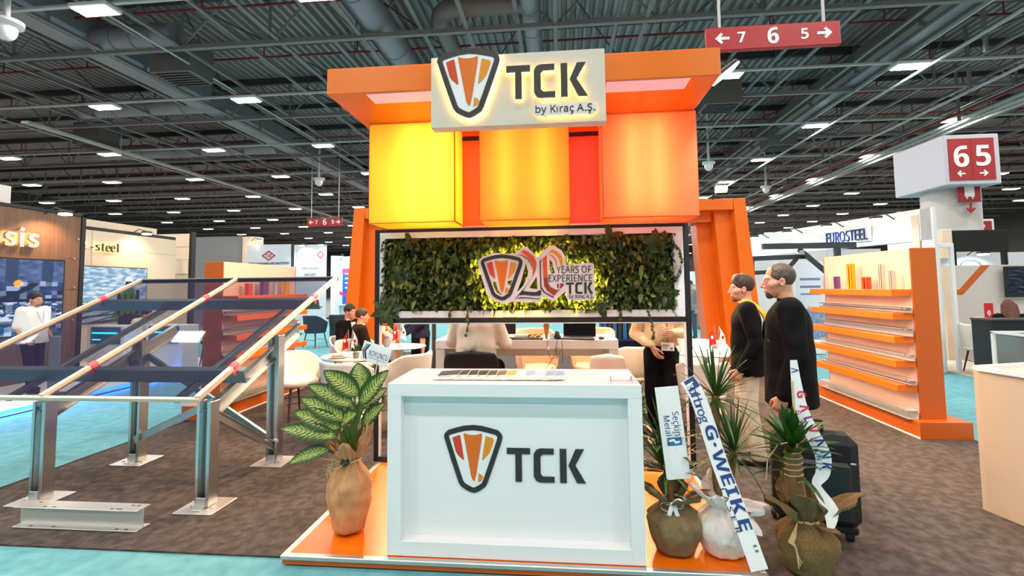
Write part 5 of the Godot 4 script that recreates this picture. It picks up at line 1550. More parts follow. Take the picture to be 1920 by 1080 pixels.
	var tr = thing("food_tray", "dark tray of orange snacks and white paper on the high desk", "tray", V(-0.36, 1.033, -5.4))
	obj("tray", MB.new().box(V(0, 0.008, 0), V(0.34, 0.014, 0.18), 0.005), M.black, tr)
	obj("papers", MB.new().box(V(-0.07, 0.03, -0.03), V(0.15, 0.03, 0.1), 0.004), M.paper, tr)
	for i in 9: obj("snack", MB.new().ball(V(0.0 + 0.018 * i, 0.03 + 0.008 * (i % 3), -0.04 + 0.03 * (i % 4)), V(0.024, 0.014, 0.02), 8, 6), M.food if i % 3 else M.sample_yellow, tr)
	var bq = thing("dried_bouquet", "small bunch of dried stalks in brown paper on the high desk", "bouquet", V(-0.155, 1.033, -5.38))
	obj("paper_cone", MB.new().lathe([Vector2(0.012, 0), Vector2(0.022, 0.06), Vector2(0.035, 0.15)], 12), M.paper_brown, bq)
	for i in 5: obj("stalk", MB.new().tube([V(0, 0.1, 0), V(-0.03 + 0.015 * i, 0.19 + 0.006 * (i % 2), 0.01)], [0.006, 0.009], 6), M.paper_brown, bq)
	var mk = func(nm, label, cat, x, parts):
		var q = thing(nm, label, cat, V(x, 1.033, -5.36))
		for p in parts: obj(p[0], p[1], p[2], q)
	mk.call("cup", "small white cup beside the dried bouquet on the high desk", "cup", -0.09, [["cup_body", MB.new().lathe([Vector2(0.02, 0.0), Vector2(0.03, 0.01), Vector2(0.036, 0.06), Vector2(0.032, 0.06), Vector2(0.026, 0.012), Vector2(0, 0.012)], 16), M.white], ["saucer", MB.new().lathe([Vector2(0, 0.0), Vector2(0.05, 0.004), Vector2(0.055, 0.008), Vector2(0.0, 0.006)], 16), M.white]])
	mk.call("hub_box", "round black conference device left of the laptop", "device", -0.04, [["device_body", MB.new().lathe([Vector2(0, 0), Vector2(0.04, 0), Vector2(0.045, 0.03), Vector2(0.03, 0.05), Vector2(0.025, 0.08), Vector2(0, 0.085)], 16), M.black], ["device_button", MB.new().ball(V(0, 0.085, 0), V(0.015, 0.006, 0.015), 8, 6), M.wood_dark]])
	mk.call("mouse", "black computer mouse right of the laptop on the high desk", "mouse", 0.43, [["mouse_body", MB.new().ball(V(0, 0.016, 0), V(0.035, 0.018, 0.05), 12, 8), M.black]])
	for i in 2:
		mk.call("water_glass", ["water glass nearer the mouse on the high desk", "water glass at the right end of the high desk"][i], "glass", 0.495 + i * 0.055, [["glass_wall", MB.new().lathe([Vector2(0.0, 0.004), Vector2(0.024, 0.004), Vector2(0.03, 0.09), Vector2(0.0275, 0.09), Vector2(0.022, 0.008)], 16), M.clear_glass]])
	var cb = thing("charging_cables", "tangled thin black charging cables hanging over the desk front", "cable", V(-0.06, 1.034, -5.3))
	for q in [[V(-0.08, 0.0, -0.02), V(-0.085, -0.01, 0.012), V(-0.08, -0.12, 0.015), V(-0.05, -0.2, 0.015), V(0.03, -0.17, 0.02), V(0.06, -0.1, 0.02), V(0.02, -0.08, 0.015), V(0.0, -0.15, 0.02), V(-0.07, -0.25, 0.02), V(-0.1, -0.3, 0.02), V(-0.06, -0.34, 0.02), V(-0.03, -0.28, 0.02)], [V(0.02, 0.0, -0.02), V(0.02, -0.01, 0.012), V(0.0, -0.1, 0.014), V(0.02, -0.2, 0.014)], [V(0.07, 0.0, -0.02), V(0.07, -0.01, 0.012), V(0.075, -0.2, 0.014), V(0.07, -0.24, 0.014)]]: obj("cable", MB.new().tube(q, 0.003, 5), M.black, cb)
	obj("plug", MB.new().box(V(-0.075, -0.09, 0.016), V(0.03, 0.035, 0.02), 0.005), M.white, cb)
	# chairs and tables
	side_chair("pale beige high chair standing empty before the high desk", V(0.42, 0, -4.86), 180, M.seat_beige, M.leg_dark, 0.66, 0.98, 0.33)
	side_chair("high stool under the seated person at the high desk", V(-0.87, 0, -4.98), 180, M.black_matt, M.leg_dark, 0.68, 0.99, 0.54)
	side_chair("cream chair on which a hand rests, left of the dark post", V(-2.5, 0, -7.75), 130, M.seat_white, M.leg_dark, 0.46, 0.9, 0.36)
	tub_chair("armchair", "white armchair seen from behind, directly above the variegated plant", V(-2.28, 0, -5.25), 165, M.seat_white, M.leg_dark, 0.83)
	tub_chair("armchair", "white armchair nearest the tilted glass frame, facing right", V(-3.38, 0, -6.05), 60, M.seat_white, M.leg_dark, 0.79)
	tub_chair("armchair", "white armchair partly behind the name card and the black post", V(-1.83, 0, -5.65), 250, M.seat_white, M.leg_wood, 0.86)
	tub_chair("armchair", "white armchair carrying the dark-suited man by the black post", V(-3.16, 0, -7.45), 40, M.seat_white, M.leg_dark)
	tub_chair("armchair", "white armchair carrying the man with glasses", V(-3.56, 0, -8.1), 50, M.seat_white, M.leg_dark)
	tub_chair("armchair", "big white armchair right of the black frame, its curved back to the camera", V(1.45, 0, -5.55), 190, M.seat_white, M.leg_dark, 0.8)
	tub_chair("armchair", "white armchair at the far side of the right-hand round table", V(1.95, 0, -7.3), -20, M.seat_white, M.leg_dark)
	tub_chair("armchair", "cream armchair behind the standing woman's back by the desk end", V(0.95, 0, -6.6), 200, M.seat_white, M.leg_wood, 0.84)
	for q in [[-0.35, -7.2, 20, "left one of the two peach armchairs behind the high desk"], [0.45, -7.3, -15, "right one of the two peach armchairs behind the high desk"]]:
		tub_chair("armchair", q[3], V(q[0], 0, q[1]), q[2], M.terracotta, M.leg_dark, 0.98, "peach armchairs behind the desk")
	round_table("white round table with flags and a small plant on the left", V(-2.62, 0, -6.15), 0.42)
	round_table("white round table with red flags on the right behind the frame", V(1.85, 0, -6.55), 0.42)
	round_table("white round table with flowers behind the left part of the frame", V(-2.35, 0, -7.15), 0.36)
	table_flags("red and white table flags beside the small plant on the left table", V(-2.62, 0.751, -5.98))
	table_flags("red and white table flags on the right table by the standing men", V(1.92, 0.751, -6.35))
	table_flags("red and white table flags on the flower table behind the frame", V(-2.36, 0.751, -7.1))
	var sp = thing("small_plant", "tiny green plant in a grey pot on the left white table", "plant", V(-2.5, 0.751, -5.88))
	obj("pot", MB.new().lathe([Vector2(0, 0), Vector2(0.035, 0), Vector2(0.045, 0.07), Vector2(0.04, 0.07), Vector2(0, 0.06)], 16), M.grey, sp)
	crown(sp, V(0, 0.06, 0), 30, 0.09, 0.02, M.leaf_bright, 0.2, 1.4, 0.3, 61)
	var pl = thing("cookie_plate", "plate of biscuits on the left white table", "plate", V(-2.75, 0.751, -5.9))
	obj("plate", MB.new().lathe([Vector2(0, 0), Vector2(0.09, 0.004), Vector2(0.12, 0.014), Vector2(0.0, 0.008)], 24), M.white, pl)
	for i in 7: obj("biscuit", MB.new().ball(V(0.055 * sin(i * 0.9), 0.018 + 0.006 * (i % 2), 0.055 * cos(i * 0.9)), V(0.03, 0.01, 0.024), 10, 6), M.paper_brown, pl)
	var fl = thing("flower_vase", "vase of cream flowers beside the flags behind the frame's left post", "flowers", V(-2.52, 0.751, -7.0))
	obj("vase", MB.new().lathe([Vector2(0, 0), Vector2(0.04, 0), Vector2(0.05, 0.06), Vector2(0.03, 0.13), Vector2(0.035, 0.15)], 16), M.grey, fl)
	for i in 9: obj("flower", MB.new().ball(V(0.06 * sin(i * 2.4), 0.2 + 0.025 * (i % 4), 0.06 * cos(i * 2.4)), V(0.035, 0.028, 0.035), 8, 6), M.cream if i % 3 else M.terracotta, fl)
	fl = thing("napkin_box", "folded white paper box with green leaves on the right table", "box", V(1.98, 0.751, -6.42), 20)
	obj("box_body", MB.new().bx(-0.09, 0.09, 0, 0.05, -0.07, 0.07, 0.004), M.white, fl)
	obj("box_flap", MB.new().quad(V(-0.09, 0.05, 0.07), V(0.09, 0.05, 0.07), V(0.07, 0.13, 0.0), V(-0.07, 0.13, 0.0)).quad(V(-0.07, 0.13, 0.0), V(0.07, 0.13, 0.0), V(0.09, 0.05, -0.07), V(-0.09, 0.05, -0.07)), M.white, fl)
	crown(fl, V(0.02, 0.1, 0), 12, 0.1, 0.025, M.leaf_bright, 0.4, 1.4, 0.3, 62)
	fern("low fern-like plant under the high desk, left of the hanging cables", V(-0.32, 0, -6.35), 34, 0.38)
	fern("low fern-like plant under the high desk, below the hanging cables", V(0.08, 0, -6.4), 30, 0.34)
	fern("low fern-like plant right of the empty beige chair", V(0.85, 0, -5.75), 40, 0.42)
	var sh = thing("drinks_shelf", "dark blue shelf of bottles and folders far behind the desk", "shelf", V(1.25, 0, -10.3))
	obj("shelf_case", MB.new().bx(-0.45, -0.42, 0, 1.5, -0.2, 0.2).bx(0.42, 0.45, 0, 1.5, -0.2, 0.2).bx(-0.45, 0.45, 0, 1.5, -0.2, -0.18).bx(-0.42, 0.42, 0.5, 0.53, -0.18, 0.2).bx(-0.42, 0.42, 1.0, 1.03, -0.18, 0.2).bx(-0.45, 0.45, 1.5, 1.53, -0.2, 0.2), M.navy, sh)
	for i in 8: obj("folder", MB.new().bx(-0.4 + i * 0.1, -0.32 + i * 0.1, 0.53, 0.86, -0.15, 0.12, 0.004), M.charcoal if i % 2 else M.ink_teal, sh)
const SPOT_WARM = 12.0
# ---------------------------------------------------------------- the stands on either side
func picture(w: int, h: int, f: Callable) -> ImageTexture:
	var im = Image.create(w, h, false, Image.FORMAT_RGB8)
	for y in h:
		for x in w: im.set_pixel(x, y, f.call(float(x) / w, float(y) / h))
	return ImageTexture.create_from_image(im)
func lit_picture(key: String, t: Texture2D, e: float) -> StandardMaterial3D:
	var m = mat(key, Color.BLACK, 0.25)
	m.emission_enabled = true; m.emission = Color.WHITE; m.emission_operator = BaseMaterial3D.EMISSION_OP_MULTIPLY
	m.emission_texture = t; m.emission_energy_multiplier = e
	return m
func print_mat(key: String, t: Texture2D) -> StandardMaterial3D:
	var m = mat(key, Color.WHITE, 0.5)
	m.albedo_texture = t
	return m
func wall_lamp(label: String, at: Vector3, towards: Vector3, k: Color, e: float, hot: Material) -> void:
	var t = thing("arm_lamp", label, "lamp", at)
	var h = V(towards.x, 0, towards.z).normalized()
	obj("lamp_arm", MB.new().tube([V(h.x * 0.44, -0.02, h.z * 0.44), V(h.x * 0.2, 0.1, h.z * 0.2), V(0, 0.04, 0)], 0.012, 6), M.charcoal, t)
	obj("lamp_case", MB.new().box(V(0, 0.02, 0), V(0.18, 0.05, 0.14), 0.01), M.charcoal, t)
	obj("lamp_glass_light", MB.new().box(V(0, -0.022, 0), V(0.165, 0.034, 0.125), 0.01), hot, t)
	spot(t, V(0, -0.06, 0), towards, k, e, 65)

func neighbours_left() -> void:
	var ns = FastNoiseLite.new()
	ns.seed = 11; ns.frequency = 3.0
	var nz = FastNoiseLite.new()
	nz.seed = 5; nz.frequency = 1.6; nz.noise_type = FastNoiseLite.TYPE_CELLULAR
	var veneer = mat("veneer", Color.WHITE, 0.45)
	var vt = picture(128, 128, func(u, v): return rgb(92, 66, 50).lerp(rgb(128, 94, 70), 0.5 + 0.5 * ns.get_noise_2d(u * 9.0, v * 0.6)))
	triplanar(veneer, vt, 0.5)
	glow("led_blue", Color(0.15, 0.45, 1.0), 6.0)
	glow("led_cyan", Color(0.1, 0.75, 1.0), 4.0)
	mat("teal_sign", rgb(12, 104, 140), 0.4)
	# platform of the wooden stand, with a blue light strip along its edge
	var p = thing("platform", "pale platform with a blue glowing edge strip under the wooden stand", "platform", V(-9.2, 0, -7.2))
	obj("deck", MB.new().bx(-2.8, 2.0, 0.0, 0.085, -3.4, 2.4, 0.004), M.white, p)
	obj("edge_strip_light", MB.new().bx(2.0, 2.015, 0.03, 0.07, -3.4, 1.9), M.led_blue, p)
	for z in [-2.4, -0.4, 1.4]: wide_area(p, V(2.03, 0.05, z), V(1, -0.25, 0), 1.8, 0.05, Color(0.15, 0.42, 1.0), 1.6)
	# wooden wall with letters and a video screen, facing right
	var w = thing("display_wall", "dark wooden wall with halo-lit letters at the left edge of the photo", "wall", V(-9.0, 0.087, -7.0))
	obj("veneer_board", MB.new().bx(-0.12, 0.0, 0, 2.93, -1.42, 2.6, 0.003), veneer, w)
	obj("edge_post", MB.new().bx(-0.14, 0.02, 0, 2.97, -1.5, -1.42, 0.003), M.black, w)
	obj("top_edge", MB.new().bx(-0.14, 0.02, 2.93, 2.98, -1.5, 2.6, 0.003), M.black, w)
	for q in [[1.0, -1.32], [1.6, -1.32], [2.13, -1.3], [2.5, -1.36]]: obj("standoff_stud", MB.new().tube([V(0.0, q[0], q[1]), V(0.025, q[0], q[1])], 0.018, 10), M.alu, w)
	for y in [1.55, 2.13]: obj("board_joint", MB.new().bx(-0.001, 0.002, y, y + 0.006, -1.42, -1.12), M.black, w)
	var L = "ivosis"
	var zz = [0.53, 0.37, 0.17, -0.07, -0.24, -0.43]
	for i in 6:
		obj("wall_letter", lettering(L[i], 0.42, 0.05, true), M.alu_soft, w, T(0.06, 2.42, zz[i] - 0.1, 90))
		wide_area(w, V(0.03, 2.42, zz[i] - 0.1), V(-1, 0, 0), 0.14, 0.2, Color(1.0, 0.8, 0.5), 0.1)
	wall_lamp("lamp arm washing the dark wooden wall with warm light", V(-8.6, 2.98, -7.75), V(-0.4, -1, 0), WARM, 1.8, M.lamp_warm)
	tag(obj("banner_fascia", MB.new().bx(-9.6, -9.5, 3.05, 3.45, -7.6, -4.0), M.white_matt), "pale fascia strip above the dark wooden wall at the left edge", "fascia")
	obj("fascia_post", MB.new().bx(-9.58, -9.52, 0, 3.05, -7.6, -7.54).bx(-9.58, -9.52, 0, 3.05, -4.1, -4.04), M.charcoal, get_node("banner_fascia"))
	var vs = thing("video_screen", "large lit video screen of a blue-tinted factory on the wooden wall", "screen", V(-8.985, 0.86, -7.0))
	obj("screen_case", MB.new().bx(0, 0.05, 0, 1.32, -1.1, 1.6, 0.006), M.black, vs)
	var st = picture(220, 130, func(u, v):
		var c = nz.get_noise_2d(u * 7.0, v * 5.0) * 0.5 + 0.5
		var d = ns.get_noise_2d(u * 3.0, v * 4.0) * 0.5 + 0.5
		var k = rgb(20, 34, 78).lerp(rgb(112, 138, 196), c)
		if v < 0.3: k = k.lerp(rgb(160, 190, 220), 0.5 * d) if int(u * 14.0) % 3 else rgb(46, 62, 96)
		if v > 0.55 and d > 0.55: k = k.lerp(rgb(232, 238, 250), 0.75)
		if u > 0.42 and u < 0.55 and v < 0.5 and c > 0.4: k = rgb(210, 220, 240)
		if (Vector2(u, v * 0.6) - Vector2(0.72, 0.19)).length() < 0.03: k = rgb(238, 160, 50)
		if (Vector2(u, v * 0.6) - Vector2(0.1, 0.36)).length() < 0.06: k = rgb(206, 226, 170)
		if (Vector2(u, v * 0.6) - Vector2(0.1, 0.27)).length() < 0.035: k = rgb(40, 110, 240)
		if v > 0.8: k = k.darkened(0.5)
		var hs = fposmod(sin(floor(u * 26.0) * 12.9898 + floor(v * 17.0) * 78.233) * 43758.5, 1.0)
		if v > 0.28 and hs > 0.62: k = k.lerp([rgb(196, 210, 240), rgb(52, 70, 120), rgb(120, 140, 150), rgb(20, 26, 48)][int(hs * 40.0) % 4], 0.65)
		var g = Vector2(fposmod(u * 5.0, 1.0), fposmod(v * 3.0, 1.0))
		if v > 0.35 and c > 0.45 and (g - Vector2(0.5, 0.5)).length() < 0.26: k = rgb(78, 96, 140).lerp(rgb(206, 216, 236), g.x)
		if v > 0.3 and v < 0.86 and absf(u - 0.62 - 0.2 * sin(v * 6.0)) < 0.03: k = rgb(28, 34, 58)
		if u > 0.22 and u < 0.36 and v > 0.58 and v < 0.82: k = rgb(176, 188, 232)
		if v > 0.52 and v < 0.56: k = rgb(22, 30, 60)
		return k)
	obj("screen_picture", MB.new().screen(V(0.052, 0.03, 1.57), V(0.052, 0.03, -1.07), V(0.052, 1.29, -1.07), V(0.052, 1.29, 1.57)), lit_picture("screen_factory", st, 1.0), vs)
	# the cream wall behind, with letters and a photo screen
	w = thing("display_wall", "cream panelled wall with halo-lit lettering behind the dark wooden wall", "wall", V(-10.3, 0, -10.5))
	for q in [[-1.8, -0.6], [-0.595, 0.6], [0.605, 1.8]]:
		obj("wall_panel", MB.new().bx(-0.1, 0, 0, 2.55, q[0], q[1] - 0.005, 0.002), M.cream, w)
		obj("wall_panel", MB.new().bx(-0.1, 0, 2.555, 2.96, q[0], q[1] - 0.005, 0.002), M.cream, w)
	obj("top_band", MB.new().bx(-0.2, -0.05, 3.04, 3.2, -1.2, 1.8), M.cream, w)
	obj("top_gap", MB.new().bx(-0.15, -0.02, 2.96, 3.04, -1.8, 1.8), M.black, w)
	var S = "e-steel"
	for i in 7:
		obj("wall_letter", lettering(S[i], 0.26, 0.04, false), M.logo_black if i else M.alu_soft, w, T(0.05, 2.6, 0.76 - i * 0.125, 90))
		if i != 1: wide_area(w, V(0.025, 2.6, 0.76 - i * 0.125), V(-1, 0, 0), 0.08, 0.16, Color(1.0, 0.76, 0.36), 0.05)
	wall_lamp("glaring warm lamp at the top of the cream panelled wall", V(-9.95, 3.0, -10.95), V(-0.55, -1, 0), WARM, 1.3, M.lamp_warm)
	vs = thing("photo_screen", "lit screen showing a worker in a white helmet and green vest on the cream wall", "screen", V(-10.29, 0.9, -10.45))
	obj("screen_case", MB.new().bx(0, 0.04, 0, 1.27, -0.9, 0.95, 0.005), M.black, vs)
	var cl = FastNoiseLite.new()
	cl.seed = 3; cl.frequency = 4.0
	var wt = picture(200, 140, func(u, v):
		var c = cl.get_noise_2d(u * 1.2, v * 3.2) * 0.5 + 0.5
		var k = rgb(112, 152, 190).lerp(rgb(214, 224, 228), smoothstep(0.3, 0.75, c))
		if v > 0.62:
			k = k.lerp(rgb(170, 178, 176), 0.6)
			var a = absf(fposmod(u * 1.4 + v * 5.0, 0.5) - 0.25)
			if a < 0.05 or fposmod(v * 9.0 + u * 0.7, 1.0) < 0.28: k = rgb(66, 74, 82)
		var q = Vector2((u - 0.72) * 1.45, v)
		if (q - Vector2(0, 0.24)).length() < 0.09: k = rgb(224, 228, 230)
		if absf(q.x) < 0.075 and v > 0.25 and v < 0.37: k = rgb(66, 44, 36)
		if v > 0.36 and absf(q.x) < 0.09 + (v - 0.36) * 0.45 and v < 0.95: k = rgb(70, 120, 34) if absf(absf(q.x) - 0.07) > 0.02 or v < 0.5 else rgb(40, 54, 40)
		if v > 0.42 and absf(q.x) > 0.16 and absf(q.x) < 0.24 and v < 0.9: k = rgb(34, 46, 44)
		return k)
	obj("screen_picture", MB.new().screen(V(0.042, 0.02, 0.93), V(0.042, 0.02, -0.88), V(0.042, 1.25, -0.88), V(0.042, 1.25, 0.93)), lit_picture("screen_worker", wt, 0.9), vs)
	w = thing("display_wall", "cream wall of stacked horizontal boards left of the grey hall wall", "wall", V(-10.72, 0, -12.6))
	for q in [[0.0, 0.9], [0.91, 2.05], [2.06, 2.45], [2.46, 2.8], [2.81, 3.17]]: obj("wall_board", MB.new().bx(-0.6, 0.58, q[0], q[1], -0.1, 0.0 if q[0] < 2.0 or q[0] > 2.4 else 0.06, 0.004), M.cream, w)
	obj("edge_post", MB.new().bx(0.58, 0.66, 0, 3.22, -0.12, 0.03), M.black, w)
	# desks with teal signs
	var ds = [[-8.32, -8.35, 0.72, "white desk with a plain teal sign panel behind the tilted glass"], [-7.3, -8.5, 0.62, "white desk with a teal lettered sign panel behind the tilted glass"]]
	for i in 2:
		var q: Array = ds[i]
		var t = thing("info_desk", q[3], "desk", V(q[0], 0.087, q[1]), -8)
		obj("desk_body", MB.new().bx(-0.42, 0.42, 0, 0.88, -0.35, 0.0, 0.004), M.white, t)
		obj("sign_panel", MB.new().bx(-0.34, 0.34, 0.55, 0.86, 0.0, 0.02, 0.003), M.teal_sign, t)
		obj("led_strip_light", MB.new().bx(-0.3, 0.34, 0.74, 0.765, 0.02, 0.03), M.led_cyan, t)
		wide_area(t, V(0, 0.75, 0.04), V(0, 0, 1), 0.6, 0.03, Color(0.1, 0.7, 1.0), 0.3)
		if i == 1: fit_text("ivosis", -0.15, 0.24, 0.61, 0.70, 0.02, M.white, t, 0.004, true)
		else: obj("tick_mark", MB.new().bx(-0.3, -0.1, 0.62, 0.64, 0.02, 0.024), M.led_cyan, t)
	var bo = thing("bollard", "grey upright display cylinder seen through the left glass pane", "display column", V(-7.5, 0.087, -6.7))
	obj("cylinder", MB.new().lathe([Vector2(0.065, 0), Vector2(0.065, 0.84), Vector2(0.05, 0.86), Vector2(0, 0.86)], 20), M.grey, bo)
	obj("foot", MB.new().lathe([Vector2(0.16, 0), Vector2(0.16, 0.015), Vector2(0.07, 0.02)], 20), M.charcoal, bo)
	var po = thing("poster_stand", "upright poster of grey machinery beyond the teal desk", "poster", V(-5.9, 0, -9.2), -5)
	var mt = picture(64, 110, func(u, v):
		var c = nz.get_noise_2d(u * 3.0, v * 6.0) * 0.5 + 0.5
		return rgb(50, 52, 58).lerp(rgb(206, 204, 208), c))
	obj("poster_board", MB.new().bx(-0.3, 0.3, 0.05, 1.3, -0.03, 0.0), M.black, po)
	obj("poster_print", MB.new().screen(V(-0.28, 0.08, 0.002), V(0.28, 0.08, 0.002), V(0.28, 1.28, 0.002), V(-0.28, 1.28, 0.002)), print_mat("poster_machines", mt), po)
	obj("foot", MB.new().box(V(0, 0.025, 0), V(0.5, 0.05, 0.3), 0.01), M.black, po)
	side_chair("black office chair behind the teal desks, seen through the glass", V(-7.1, 0.087, -9.6), 20, M.black_matt, M.charcoal, 0.5, 1.1, 0.44)
	side_chair("black office chair left of the teal desks, seen through the glass", V(-8.7, 0.087, -9.4), 70, M.black_matt, M.charcoal, 0.5, 1.05, 0.44)
	# further back: grey wall, institute panels, roll-up, poster
	mat("blue_grey", rgb(198, 206, 216), 0.6)
	w = thing("partition_wall", "grey partition wall left of the institute panel, washed by a lamp", "wall", V(-15.6, 0, -20.6))
	obj("wall_sheet", MB.new().bx(-3.0, 1.5, 0, 4.0, -0.1, 0.0), M.grey, w)
	obj("corner_column", MB.new().lathe([Vector2(0.42, 0), Vector2(0.42, 3.95)], 20, V(1.9, 0, -0.2)), M.cream, w)
	wall_lamp("lamp washing the cream corner column left of the institute panel", V(-12.9, 3.75, -20.0), V(-0.8, -1, -0.2), WARM, 1.8, M.lamp_warm)
	w = thing("institute_panel", "white panel with a red diamond emblem and a line of capitals", "sign", V(-12.45, 2.2, -20.0))
	obj("panel_board", MB.new().bx(-1.0, 1.0, -2.2, 1.34, -0.1, 0), M.blue_grey, w)
	obj("diamond", MB.new().ring([Vector2(0, 1.08), Vector2(0.32, 0.86), Vector2(0, 0.64), Vector2(-0.32, 0.86)], [Vector2(0, 1.02), Vector2(0.23, 0.86), Vector2(0, 0.70), Vector2(-0.23, 0.86)], 0, 0.01), M.red_sign, w)
	fit_text("TSE", -0.13, 0.13, 0.79, 0.93, 0.0, M.red_sign, w, 0.01, true)
	fit_text("TÜRK STANDARDLARI ENSTİTÜSÜ", -0.93, 0.93, 0.48, 0.6, 0.0, M.ink_black, w, 0.01, true)
	obj("side_post", MB.new().bx(1.0, 1.2, -2.2, 1.36, -0.2, -0.02), M.charcoal, w)
	w = thing("roll_up_banner", "tall white banner with a web address and phone number", "banner", V(-10.58, 0, -20.0))
	obj("banner_sheet", MB.new().bx(-0.72, 0.72, 0.1, 3.5, -0.03, 0), M.blue_grey, w)
	fit_text("www.tse.org.tr", -0.35, 0.4, 2.43, 2.55, 0.0, M.grey, w, 0.01)
	fit_text("444 0 873", -0.25, 0.25, 2.17, 2.28, 0.0, M.grey, w, 0.01, true)
	obj("emblem_frame", MB.new().ring([Vector2(-0.6, 2.95), Vector2(0.25, 2.9), Vector2(0.25, 3.22), Vector2(-0.6, 3.27)], [Vector2(-0.58, 2.97), Vector2(0.23, 2.92), Vector2(0.23, 3.2), Vector2(-0.58, 3.25)], 0, 0.01), M.grey, w)
	obj("emblem_diamond", MB.new().ring([Vector2(0.45, 3.25), Vector2(0.62, 3.06), Vector2(0.45, 2.88), Vector2(0.3, 3.06)], [Vector2(0.45, 3.18), Vector2(0.56, 3.06), Vector2(0.45, 2.95), Vector2(0.36, 3.06)], 0, 0.01), M.red_sign, w)
	obj("foot", MB.new().bx(-0.75, 0.75, 0, 0.1, -0.15, 0.12, 0.02), M.alu_soft, w)
	w = thing("partition_wall", "pale blue-white partition left of the orange arch", "wall", V(-9.3, 0, -20.4))
	obj("wall_sheet", MB.new().bx(-0.45, 1.6, 0, 3.0, -0.1, 0.0), M.blue_grey, w)
	obj("wall_post", MB.new().bx(-0.5, -0.1, 0, 3.02, 0.0, 0.12, 0.02), M.white, w)
	w = thing("framed_poster", "white-framed poster with blue and pink shapes left of the orange arch", "poster", V(-8.95, 0.9, -20.0))
	obj("poster_rim", MB.new().bx(-0.4, 0.75, 0, 1.85, -0.3, -0.02, 0.01), M.white, w)
	var pt = picture(60, 110, func(u, v):
		var k = rgb(206, 214, 222)
		if v > 0.2 and u > 0.12 and u < 0.9: k = rgb(30, 92, 210)
		if v > 0.2 and v < 0.62 and u > 0.22 and int(v * 26.0) % 3 == 0: k = rgb(232, 238, 246)
		if absf(v - 0.72 - u * 0.22) < 0.035 or (v < 0.24 and v > 0.12 and u < 0.45 and u > 0.1): k = rgb(236, 48, 108)
		if v < 0.2 + absf(u - 0.5) * 0.35 and v > 0.13 and u > 0.45: k = rgb(206, 214, 222)
		return k)
	obj("poster_print", MB.new().screen(V(-0.32, 0.06, -0.015), V(0.68, 0.06, -0.015), V(0.68, 1.78, -0.015), V(-0.32, 1.78, -0.015)), print_mat("poster_blue", pt), w)
	for i in 3:
		wall_lamp(["leftmost white arm lamp over the web-address banner", "middle white arm lamp over the web-address banner", "white arm lamp over the framed blue poster"][i], V(-10.75 + i * 0.85, [3.45, 3.45, 2.95][i], -19.6), V(0, -1, -0.5), COOL, 1.6, M.lamp_white)
	# dark lounge chairs and a desk on the blue carpet
	for q in [[-6.8, -13.2, 160, "dark navy lounge chair nearer the glass on the blue carpet"], [-6.25, -13.6, 190, "grey lounge chair right of the navy one on the blue carpet"]]:
		tub_chair("lounge_chair", q[3], V(q[0], 0, q[1]), q[2], M.charcoal if q[0] > -6.5 else mat("navy_cloth", rgb(38, 50, 66), 0.8), M.black, 0.88, "dark lounge chairs on the blue carpet")
	var dk = thing("black_desk", "low black desk behind the dark lounge chairs", "desk", V(-6.0, 0, -14.6))
	obj("desk_top", MB.new().bx(-1.0, 0.9, 0.7, 0.75, -0.35, 0.35, 0.006), M.black, dk)
	for x in [-0.92, 0.82]: obj("desk_side", MB.new().bx(x, x + 0.05, 0, 0.7, -0.3, 0.3), M.black, dk)
	table_flags("red table flags on the black desk beyond the lounge chairs", V(-6.3, 0.751, -14.4))

